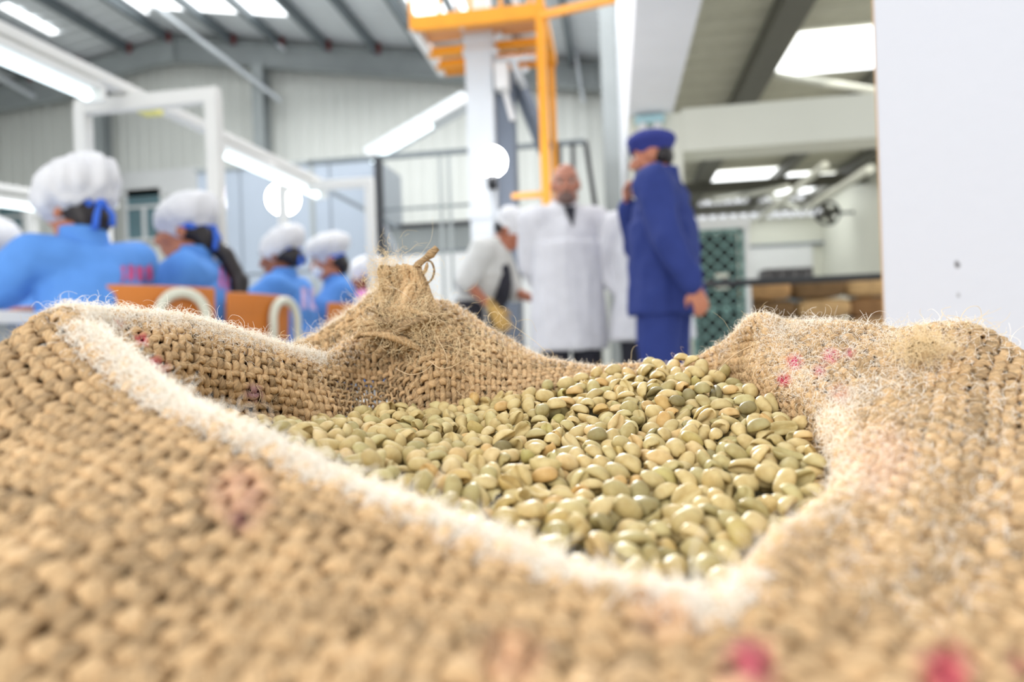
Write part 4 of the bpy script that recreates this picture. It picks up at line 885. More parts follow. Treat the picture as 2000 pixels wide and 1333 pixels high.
def tubes_mesh(name, curves, sides=5):
    """curves: list of (P (n,3), N (n,3), width (n,), thickness (n,), tone (n,)) -> one mesh of flattened yarns"""
    V = []; F = []; UV = []; T = []; off = 0
    ph = 2*np.pi*np.arange(sides)/sides; cs, sn = np.cos(ph), np.sin(ph)
    for (P, N, w, th, tone) in curves:
        n = len(P); t = np.gradient(P, axis=0); t /= np.maximum(np.linalg.norm(t, axis=1, keepdims=True), 1e-9)
        B = np.cross(t, N); B /= np.maximum(np.linalg.norm(B, axis=1, keepdims=True), 1e-9); M = np.cross(B, t)
        ring = P[:, None] + B[:, None]*(w[:, None]*cs)[..., None] + M[:, None]*(th[:, None]*sn)[..., None]
        V.append(ring.reshape(-1, 3)); T.append(np.repeat(tone, sides))
        i = np.arange(n-1)[:, None]*sides; j = np.arange(sides)[None]; j2 = (j+1) % sides
        F.append(np.stack([i+j, i+sides+j, i+sides+j2, i+j2], -1).reshape(-1, 4) + off); off += n*sides
        ln = np.concatenate([[0], np.cumsum(np.linalg.norm(np.diff(P, axis=0), axis=1))]) / 0.001 + 1000*np.random.rand()
        a = np.broadcast_to(ln[:-1, None], (n-1, sides)); bb = np.broadcast_to(ln[1:, None], (n-1, sides)); v0 = np.broadcast_to(j/sides, (n-1, sides)); v1 = np.broadcast_to((j+1)/sides, (n-1, sides))
        UV.append(np.stack([np.stack([a, v0], -1), np.stack([bb, v0], -1), np.stack([bb, v1], -1), np.stack([a, v1], -1)], 2).reshape(-1, 2))
    V = np.concatenate(V); F = np.concatenate(F); UV = np.concatenate(UV); T = np.concatenate(T)
    me = bpy.data.meshes.new(name); me.vertices.add(len(V)); me.loops.add(F.size); me.polygons.add(len(F))
    me.vertices.foreach_set('co', V.ravel().astype(np.float32)); me.loops.foreach_set('vertex_index', F.ravel().astype(np.int32))
    me.polygons.foreach_set('loop_start', np.arange(0, F.size, 4, dtype=np.int32)); me.polygons.foreach_set('use_smooth', np.ones(len(F), bool))
    uvl = me.uv_layers.new(name='UVMap'); uvl.data.foreach_set('uv', UV.ravel().astype(np.float32))
    at_ = me.attributes.new('tone', 'FLOAT', 'POINT'); at_.data.foreach_set('value', T.astype(np.float32))
    me.update(); me['_V'] = 0
    return me, V
def set_dye(me, Vw):
    c = dye_of(Vw); at_ = me.attributes.new('dye', 'FLOAT_COLOR', 'POINT'); at_.data.foreach_set('color', c.ravel().astype(np.float32))

SACK_LOC = np.array(l2w((0.02, 0.26, -0.66))); SACK_LOC[2] = 0.0
class Rows:                                                       # yarn rows of uneven spacing along one cloth parameter
    def __init__(s, length, pitch_fn, even=False):
        t = np.linspace(0, 1, 2001); p = pitch_fn(t); c = np.concatenate([[0], np.cumsum(0.5*(1/p[1:] + 1/p[:-1]))*length/2000]); s.n = int(round(c[-1]))
        if even and s.n % 2: s.n += 1
        s.t = t; s.c = c/c[-1]*s.n; s.p = p
    def idx(s, t): return np.interp(t, s.t, s.c)
    def pos(s, i): return np.interp(i, s.c, s.t)
    def pitch(s, t): return np.interp(t, s.t, s.p)
def weave(sf, pu, pv, seed, open_fn=None, backlit_fn=None, dens=3.2):
    r = np.random.default_rng(seed); RU = Rows(sf.ulen, pu, sf.per); RV = Rows(sf.vlen, pv); Nu, Nv = RU.n, RV.n
    warps = []; wefts = []; nsv = int(Nv*dens); nsu = int(Nu*dens); ju = r.normal(0, 0.13, Nu); jv = r.normal(0, 0.13, Nv)
    def fin(U, V, sgn, ph, n, tone0, wmul, rad, crest):
        P = sf.P(U, V); N = sf.N(U, V); sl = 1 + 0.16*smooth_noise(r, n, 5) + 0.12*smooth_noise(r, n, 17)
        op = open_fn(U, V) if open_fn else 0.0
        w = rad*wmul*sl*(1 - 0.68*op); th = 0.62*rad*(0.9 + 0.1*sl)*(1 - 0.25*op)
        h = 0.30*crest*np.cos(np.pi*ph)*sgn*(1 + 0.35*smooth_noise(r, n, 4)) + 0.0004*smooth_noise(r, n, 9)
        tone = tone0 + 0.08*smooth_noise(r, n, 7)
        if backlit_fn is not None: tone = tone + backlit_fn(U, V)
        return (to_world(P + N*h[:, None]) - SACK_LOC, (N[:, 0:1]*W_RIGHT + N[:, 1:2]*W_FWD + N[:, 2:3]*np.array((0,0,1.0))), w, th, tone)
    for i in range(Nu):
        V = RV.pos(np.linspace(0.2, Nv - 0.2, nsv)); a = i + 0.5 + ju[i] + 0.2*smooth_noise(r, nsv, 14); U = RU.pos(a % Nu if sf.per else np.clip(a, .3, Nu - .3))
        pu_, pv_ = RU.pitch(U), RV.pitch(V)
        warps.append(fin(U, V, 1, RV.idx(V) - 0.5 + i, nsv, r.uniform(-0.1, 0.12), r.uniform(0.85, 1.12), 0.41*np.minimum(pu_, 1.25*pv_), 0.5*(pu_ + pv_)))
    for j in range(Nv):
        U = RU.pos(np.linspace(0, Nu, nsu)) if sf.per else RU.pos(np.linspace(0.2, Nu - 0.2, nsu))
        a = j + 0.5 + jv[j] + 0.2*smooth_noise(r, nsu, 14); V = RV.pos(np.clip(a, .3, Nv - .3))
        if sf.per: V[-1] = V[0]
        pu_, pv_ = RU.pitch(U), RV.pitch(V)
        wefts.append(fin(U, V, -1, RU.idx(U) - 0.5 + j, nsu, r.uniform(-0.1, 0.12), r.uniform(0.9, 1.12), 0.44*np.minimum(pv_, 1.25*pu_), 0.5*(pu_ + pv_)))
    return warps, wefts
def u_of(st):                                                     # station number -> cloth parameter u
    return float(np.interp(st*16, np.arange(len(MOUTH_SURF.src)), MOUTH_SURF.src))
U_OPEN0, U_OPEN1 = u_of(22.5), u_of(25.2)
def open_main(U, V):
    return np.clip(1 - np.abs((U - (U_OPEN0 + U_OPEN1)/2) / ((U_OPEN1 - U_OPEN0)/2))**4, 0, 1) * np.clip(np.maximum((0.335 - V)/0.06, (V - .50)/.06), 0, 1) * np.clip((V - 0.02)/0.05, 0, 1)

sack = thing('coffee_sack', tuple(SACK_LOC), 'large open burlap sack of coffee beans with rolled frayed rim', 'sack')
def near_part(U):                                                 # 1 on the near roll, 0 round the back
    a, b, c, d = u_of(0.0), u_of(2.5), u_of(7.5), u_of(10.0); return np.interp(U, [a, b, c, d], [0.25, 1, 1, 0.2], left=0.0, right=0.0) * (U < d + .1)
warps, wefts = weave(MOUTH_SURF, lambda t: 0.0041 + 0.0019*near_part(t), lambda t: np.interp(t, [0, .38, .5, 1], [.0039, .0039, .0056, .0062]), 11, open_main, lambda U, V: 0.34*np.exp(-((V - MOUTH_SURF.crest(U))/0.04)**2)*np.interp(U, [0, u_of(1), u_of(7), u_of(8.5), u_of(14), u_of(25), u_of(26), 1], [.2, 1, 1, .25, .25, .4, .9, .6]))  # crest yarns toned paler: the white of the backlight put into the colour
def add_yarns(name, curves, parent=sack):
    me, V = tubes_mesh(name, curves); set_dye(me, V + SACK_LOC)
    return tag(put(name, me, M_YARN, parent), kind='stuff')
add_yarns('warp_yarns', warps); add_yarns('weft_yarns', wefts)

def grid_mesh(name, G, mask=None):
    nu, nv = G.shape[:2]; me = bpy.data.meshes.new(name)
    i, j = np.meshgrid(np.arange(nu-1), np.arange(nv-1), indexing='ij')
    F = np.stack([i*nv+j, i*nv+j+1, (i+1)*nv+j+1, (i+1)*nv+j], -1).reshape(-1, 4)
    if mask is not None: F = F[mask[:-1, :-1].ravel()]
    me.from_pydata(G.reshape(-1, 3).tolist(), [], F.tolist()); me.update(); return me
sg = MOUTH_SURF
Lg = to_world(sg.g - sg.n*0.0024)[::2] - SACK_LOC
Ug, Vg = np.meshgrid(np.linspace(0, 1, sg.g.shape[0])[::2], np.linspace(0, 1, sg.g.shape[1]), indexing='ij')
put('hole_shade_sheet', grid_mesh('hole_shade_sheet', Lg, open_main(Ug, Vg) < 0.15), M_HOLE_SHADE, sack, smooth=True)

# the sack's body below the rolled rim
edge = to_world(sg.g[:, -1])[::4] - SACK_LOC
k = len(edge) ; rows = [edge]
for (z, f) in ((0.50, 0.45), (0.40, 0.8), (0.2, 1.0), (0.06, 1.0), (0.0, 0.86)):
    a = np.arctan2(edge[:, 1], edge[:, 0]); er = np.stack([0.30*np.cos(a), 0.27*np.sin(a)], 1)
    xy = edge[:, :2]*(1 - min(f*1.3, 1)) + er*min(f*1.3, 1)
    if z < 0.01: xy = er*0.86
    rows.append(np.concatenate([xy, np.full((k, 1), z)], 1))
M_CLOTH = mat('jute_cloth', (196, 160, 110), 0.9, var=0.18, scale=120, bump=0.8, bscale=260)
put('sack_body', grid_mesh('sack_body', np.stack(rows, 1)), M_CLOTH, sack, smooth=True)

# ---- loose fibres, as hair curves
def fibres(name, P, parent, m, rad):
    """P: (n, k, 3) local points"""
    n, k = P.shape[:2]; hc = bpy.data.hair_curves.new(name); hc.add_curves([k]*n)
    hc.position_data.foreach_set('vector', P.reshape(-1).astype(np.float32))
    ra = hc.attributes.new('radius', 'FLOAT', 'POINT'); ra.data.foreach_set('value', np.broadcast_to(np.asarray(rad)[:, None]*np.linspace(1.0, 0.55, k)[None], (n, k)).ravel().astype(np.float32))
    hc.materials.append(m); o = bpy.data.objects.new(name, hc); COL.objects.link(o); o.parent = parent; return tag(o, kind='stuff')
def fibre_points(P, N, L, r, k=6, lift=0.55, curl=0.9):
    n = len(P); t = r.normal(size=(n, 3)); t -= N*(t*N).sum(1, keepdims=True); t /= np.linalg.norm(t, axis=1, keepdims=True)
    d = t*(1 - lift*r.random((n, 1))) + N*(lift*r.random((n, 1)) + .12); d /= np.linalg.norm(d, axis=1, keepdims=True)
    ax = r.normal(size=(n, 3)); out = [P]; step = (L/(k-1))[:, None]
    for q in range(k - 1):
        d = d + np.cross(ax, d)*(curl/(k-1)) + r.normal(size=(n, 3))*0.16; d /= np.linalg.norm(d, axis=1, keepdims=True); out.append(out[-1] + d*step)
    return np.stack(out, 1)
def nworld(N): return N[:, 0:1]*W_RIGHT + N[:, 1:2]*W_FWD + N[:, 2:3]*np.array((0, 0, 1.0))
FR = np.random.default_rng(23)
def cloth_fibres(name, sf, n, ufn, vfn, Lmean, Lmin, m, rad, lift=.55, curl=.9, k=6, off=0.0018):
    U = ufn(n); V = vfn(n, U); P = to_world(sf.P(U, V) + sf.N(U, V)*off*FR.uniform(.2, 1.3, (n, 1))) - SACK_LOC; N = nworld(sf.N(U, V))
    L = Lmin + FR.exponential(Lmean, n)
    return fibres(name, fibre_points(P, N, L, FR, k, lift, curl), sack, m, rad*FR.uniform(.7, 1.4, n))
between = lambda a, b: (lambda n, U=None: FR.uniform(a, b, n))
gau = lambda dc, w: (lambda n, U: np.clip(MOUTH_SURF.crest(U) + dc + FR.normal(0, w, n), .02, .98))
U_all = between(0, 1)
cloth_fibres('loose_fibres', MOUTH_SURF, 26000, U_all, between(.05, .9), .0016, .0015, M_FIBRE, .00005, .5, 1.4)
cloth_fibres('crest_fuzz', MOUTH_SURF, 14000, U_all, gau(.0, .03), .0012, .0012, M_BACKLIT_PALE, .00006, .8, 1.8)
cloth_fibres('crest_fuzz', MOUTH_SURF, 9000, between(u_of(25), 1.0), gau(.0, .03), .0020, .0018, M_BACKLIT_PALE, .00006, .9, 3.0)
cloth_fibres('crest_fuzz', MOUTH_SURF, 20000, between(u_of(.5), u_of(7.8)), gau(.0, .024), .0016, .0015, M_BACKLIT_PALE, .0001, .7, 1.8)
cloth_fibres('crest_fuzz', MOUTH_SURF, 9000, between(u_of(11.2), u_of(15.6)), between(.30, .75), .0022, .0015, M_BACKLIT_PALE, .00006, .6, 2.4)
cloth_fibres('crest_fuzz', MOUTH_SURF, 3000, between(u_of(8), u_of(12)), between(.30, .9), .0024, .0015, M_BACKLIT_PALE, .00007, .6, 2.4)
cloth_fibres('stray_fibres', MOUTH_SURF, 420, between(u_of(12), 1.0), between(.2, .5), .007, .005, M_FIBRE, .00008, .6, 4.5, 10)
# ---- farther fold of the cloth behind the tied corner
FLAP = [[(535,735,.400),(538,712,.405),(545,694,.412),(548,702,.430),(550,740,.425),(560,860,.415)],
        [(615,735,.402),(617,698,.408),(621,658,.420),(628,668,.440),(635,700,.45),(640,760,.45)],
        [(690,720,.404),(690,660,.412),(692,609,.426),(700,622,.448),(706,650,.462),(710,676,.480)],
        [(765,700,.404),(760,625,.412),(753,563,.424),(768,585,.448),(775,630,.462),(780,660,.480)],
        [(830,700,.408),(820,640,.414),(805,590,.424),(812,606,.446),(818,640,.462),(824,668,.480)]]
FLAP_SURF = Surf(np.array([[np.array(loc_at(*c)) for c in row] for row in reversed(FLAP)]), 12, 12, False, 0.001, 8)
_const = lambda v: (lambda t: np.full_like(t, v))
w_, f_ = weave(FLAP_SURF, _const(.0042), _const(.0040), 19)
add_yarns('fold_yarns', w_ + f_)
Lg = to_world(FLAP_SURF.g - FLAP_SURF.n*0.0024) - SACK_LOC; put('hole_shade_sheet', grid_mesh('hole_shade_sheet', Lg), M_HOLE_SHADE, sack, smooth=True)
cloth_fibres('loose_fibres', FLAP_SURF, 3000, between(0, 1), between(.05, .95), .003, .002, M_FIBRE, .00006)
cloth_fibres('crest_fuzz', FLAP_SURF, 2600, between(0, 1), (lambda n, U: FR.normal(.5, .05, n)), .0026, .002, M_BACKLIT_PALE, .00006, .9, 1.5)

# ---- the tied corner: a bundle of twisted yarns with frayed ends, a thick end of twine and loose strings
er = np.random.default_rng(41)
def wl(px, py, d): return np.array(l2w(loc_at(px, py, d))) - SACK_LOC
axis_px = [(792,690,.384),(800,640,.386),(800,596,.388),(792,560,.390),(780,532,.390),(766,522,.388)]
AX = catmull(np.array([wl(*a) for a in axis_px]), 10, False)
RADX = np.interp(np.linspace(0, 1, len(AX)), [0, .25, .45, .6, .8, 1], [.024, .0185, .0140, .0135, .0125, .007])
BX, BY = np.array(RIGHT), np.array(FWD)
ear = []
for q in range(64):
    a0 = er.uniform(0, 2*np.pi); tw = er.uniform(1.2, 2.6); rr = np.sqrt(er.uniform(.15, 1)); n = len(AX); e = int(n*er.uniform(.72, 1.0)); s0 = int(n*er.uniform(0, .2))
    t = np.linspace(0, 1, n); ang = a0 + tw*t + .3*smooth_noise(er, n, 9); rad = RADX*rr*(1 + .15*smooth_noise(er, n, 7))
    off = BX*(rad*np.cos(ang))[:, None] + BY*(rad*np.sin(ang)*.75)[:, None]; P = (AX + off)[s0:e]; N = off[s0:e]/np.linalg.norm(off[s0:e], axis=1, keepdims=True)
    w = .0022*(1 + .25*smooth_noise(er, len(P), 5))*er.uniform(.7, 1.3); ear.append((P, N, w, w*.8, er.uniform(-.12, .14) + .08*smooth_noise(er, len(P), 6)))
add_yarns('tied_corner', ear)
# rolled lump of yarn under the knot
lump = []
for q in range(44):
    c = wl(782 + er.uniform(-36, 36), 650 + er.uniform(-24, 22), .374 + er.uniform(-.006, .004)); n = 22; t = np.linspace(-1, 1, n); a = er.uniform(-.6, .6); L_ = er.uniform(.008, .018)
    d = BX*np.cos(a) + np.array((0, 0, 1.0))*np.sin(a); up = -BX*np.sin(a) + np.array((0, 0, 1.0))*np.cos(a)
    P = c + d*(t*L_)[:, None] + up*((1 - t*t)*er.uniform(.002, .007))[:, None] - BY*((1 - t*t)*er.uniform(.001, .006))[:, None]; N = np.tile(-BY + .4*up, (n, 1)); N /= np.linalg.norm(N, axis=1, keepdims=True)
    w = .0021*(1 + .3*smooth_noise(er, n, 5))*(1 - .6*np.abs(t)**4); lump.append((P, N, w, w*.8, np.full(n, er.uniform(-.2, .05))))
add_yarns('frayed_knot', lump)
def end_fibres(name, c, n, spread, Lm, m=M_FIBRE, lift=.9, curl=2.0, rad=.00007):
    P = np.array(c) + er.normal(size=(n, 3))*np.array(spread); N = er.normal(size=(n, 3)); N[:, 2] = np.abs(N[:, 2]); N -= np.array(FWD)*.6; N /= np.linalg.norm(N, axis=1, keepdims=True)
    fibres(name, fibre_points(P, N, .003 + er.exponential(Lm, n), FR, 8, lift, curl), sack, m, rad*er.uniform(.7, 1.4, n))
end_fibres('frayed_ends', wl(758, 548, .386), 900, (.006, .004, .008), .004)
end_fibres('frayed_ends', wl(800, 600, .380), 500, (.010, .002, .014), .0035)
end_fibres('frayed_ends', wl(775, 640, .368), 900, (.011, .003, .006), .006)
end_fibres('frayed_ends', wl(765, 625, .384), 500, (.005, .003, .003), .006, M_BACKLIT_PALE, .9, 4.0)
end_fibres('frayed_ends', wl(880, 680, .362), 420, (.02, .003, .010), .007)
def string(pts, r, name, tone=0.0, n=8):
    P = catmull(np.array([wl(*p) for p in pts]), 8, False); k = len(P); N = np.tile(-np.array(FWD), (k, 1)); rr = np.interp(np.linspace(0, 1, k), np.linspace(0, 1, len(r)), r)*(1 + .12*smooth_noise(er, k, 3))
    me, V = tubes_mesh(name, [(P, N, rr, rr, np.full(k, tone))], n); set_dye(me, V + SACK_LOC); return put(name, me, M_YARN, sack)
string([(804,530,.386),(815,518,.385),(830,506,.384),(842,496,.384),(854,484,.384)], [.0013, .0019, .0017, .0024, .0018], 'twine_end', -.10)
string([(828,509,.384),(842,512,.384),(848,528,.384),(844,544,.385),(836,553,.386),(829,563,.387)], [.0005, .0006, .0006, .0006, .0005], 'loose_string', -.2)
string([(834,513,.384),(833,522,.384),(829,532,.384),(826,538,.385),(830,546,.386),(823,552,.386)], [.0005, .0012, .0011, .0005, .0008, .0004], 'loose_string', -.02)
string([(822,520,.385),(823,530,.385),(828,540,.386)], [.0005, .0005, .0005], 'loose_string', -.05)
for pts in ([(838,705,.345),(860,720,.343),(884,716,.344),(905,704,.348)], [(845,640,.372),(858,668,.362),(870,690,.356),(874,712,.352)], [(872,668,.368),(893,660,.368),(898,682,.362),(884,712,.354)], [(772,720,.352),(800,732,.348),(828,726,.350),(850,706,.353)], [(1640,700,.30),(1650,712,.297),(1644,706,.298)], [(1395,728,.355),(1440,690,.340),(1490,668,.332),(1530,664,.33)]):
    string(pts, [.00022, .00026, .00022, .00016], 'stray_strand', .35, 5)
# tuft and sprigs on the right shoulder of the sack
end_fibres('frayed_tuft', wl(1800, 683, .262), 700, (.005, .004, .003), .003, M_FIBRE)
end_fibres('frayed_tuft', wl(1884, 642, .274), 70, (.004, .003, .001), .007, M_FIBRE, .9, 2.4, .00009)
tuft = []
for q in range(14):
    c = wl(1802 + er.uniform(-14, 14), 684 + er.uniform(-8, 8), .263); n = 14; t = np.linspace(-1, 1, n); a = er.uniform(-1, 1); d = BX*np.cos(a) + np.array((0, 0, 1.0))*np.sin(a)*.6
    P = c + d*(t*.004)[:, None] + np.array((0, 0, 1.0))*((1 - t*t)*.002)[:, None]; N = np.tile(-BY, (n, 1)); w = .0009*(1 - .6*np.abs(t)**3); tuft.append((P, N, w, w, np.full(n, -.3)))
add_yarns('frayed_tuft', tuft)
# ------------------------------------------------------------------ green coffee beans
TOPS = [(420,800,.295),(560,810,.318),(700,814,.345),(860,797,.362),(960,782,.37),(1100,742,.385),(1230,727,.39),(1340,718,.385),(1450,724,.365),(1500,742,.335),(1560,778,.30),
        (1640,862,.245),(1250,900,.255),(800,900,.27),(600,862,.25),(1350,1130,.17),(1000,1050,.178),(1500,1010,.20),(800,985,.195),(480,832,.235),(1250,800,.315),(1000,840,.30)]
_tp = np.array([loc_at(*t) for t in TOPS])
def _basis(x, y): return np.stack([np.ones_like(x), x, y, x*x, x*y, y*y], -1)
_coef = np.linalg.lstsq(_basis(_tp[:, 0], _tp[:, 1]), _tp[:, 2], rcond=None)[0]
def bean_top(x, y): return _basis(np.asarray(x, float), np.asarray(y, float)) @ _coef      # height of the heap, camera-levelled frame

BEAN_KINDS = [  # length, width, height (m), bend, groove depth, curl, lumps
 (.0098,.0074,.0048,0.0,.0015,0.0,.00012),(.0106,.0072,.0045,.05,.0015,0.0,.00018),(.0088,.0070,.0050,0.0,.0013,.08,.00015),(.0100,.0066,.0048,-.05,.0016,.10,.0002),
 (.0094,.0078,.0046,.06,.0013,0.0,.0003),(.0110,.0066,.0042,.14,.0017,.25,.0003),(.0086,.0064,.0054,0.0,.0011,0.0,.0002),(.0102,.0074,.0040,.05,.0018,.40,.00035)]
def bean_mesh(k, name='bean', n=15, hi=10, lo=9):
    Lh, Wd, Hh, bend, gr, curl, lump = BEAN_KINDS[k]; r = np.random.default_rng(100 + k)
    a = np.linspace(0, np.pi, n); a = a + 0.12*np.sin(2*a)
    ph = np.concatenate([np.linspace(0, np.pi, hi, endpoint=False), np.pi + np.pi*(0.5 + 0.5*np.sign(np.linspace(-1, 1, lo))*np.abs(np.linspace(-1, 1, lo))**1.7)])[:-1]
    ph = np.concatenate([ph, [2*np.pi - 0.12]]) if False else ph
    m = len(ph); V = []
    for ai in a[1:-1]:
        x = Lh/2*np.cos(ai)*-1; rad = np.sin(ai)**0.78; egg = 1 + 0.10*np.cos(ai)
        y = Wd/2*rad*egg*np.cos(ph); up = np.sin(ph) > 0
        z = np.where(up, Hh*0.86*rad*np.abs(np.sin(ph))**0.9, -Hh*0.16*rad*np.abs(np.sin(ph))**0.5)
        yc = 0.0006*np.sin(x/Lh*6 + k)
        g = gr*np.exp(-((y - yc)/(0.00055 + 0.0004*rad))**2)*min(1, rad*1.3)
        z = np.where(up, z, z + g)
        # curled shells: the sides roll over the flat face
        c = curl*(y/(Wd/2))**2; z = z - np.where(up, 0, 1)*c*0.0012 - c*0.0012
        z = z - bend*(x*x)/Lh*6*0.35
        V.append(np.stack([np.full(m, x), y, z], -1))
    V = np.concatenate(V); V0 = np.array([[-Lh/2, 0, 0.0002 - bend*Lh*0.5]]); V1 = np.array([[Lh/2, 0, 0.0002 - bend*Lh*0.5]])
    V = np.concatenate([V, V0, V1])
    dirs = r.normal(size=(7, 3)); fr = r.uniform(500, 1100, 7); p = r.uniform(0, 6.28, 7)
    h = sum(np.sin(V @ (d/np.linalg.norm(d))*f + q) for d, f, q in zip(dirs, fr, p))/3.0
    V = V*(1 + (h*lump/Wd*2)[:, None])
    F = [(i*m+j, (i+1)*m+j, (i+1)*m+(j+1) % m, i*m+(j+1) % m) for i in range(n-3) for j in range(m)]
    A = (n-2)*m; F += [(A, j, (j+1) % m) for j in range(m)] + [(A+1, (n-3)*m+(j+1) % m, (n-3)*m+j) for j in range(m)]
    return V, F
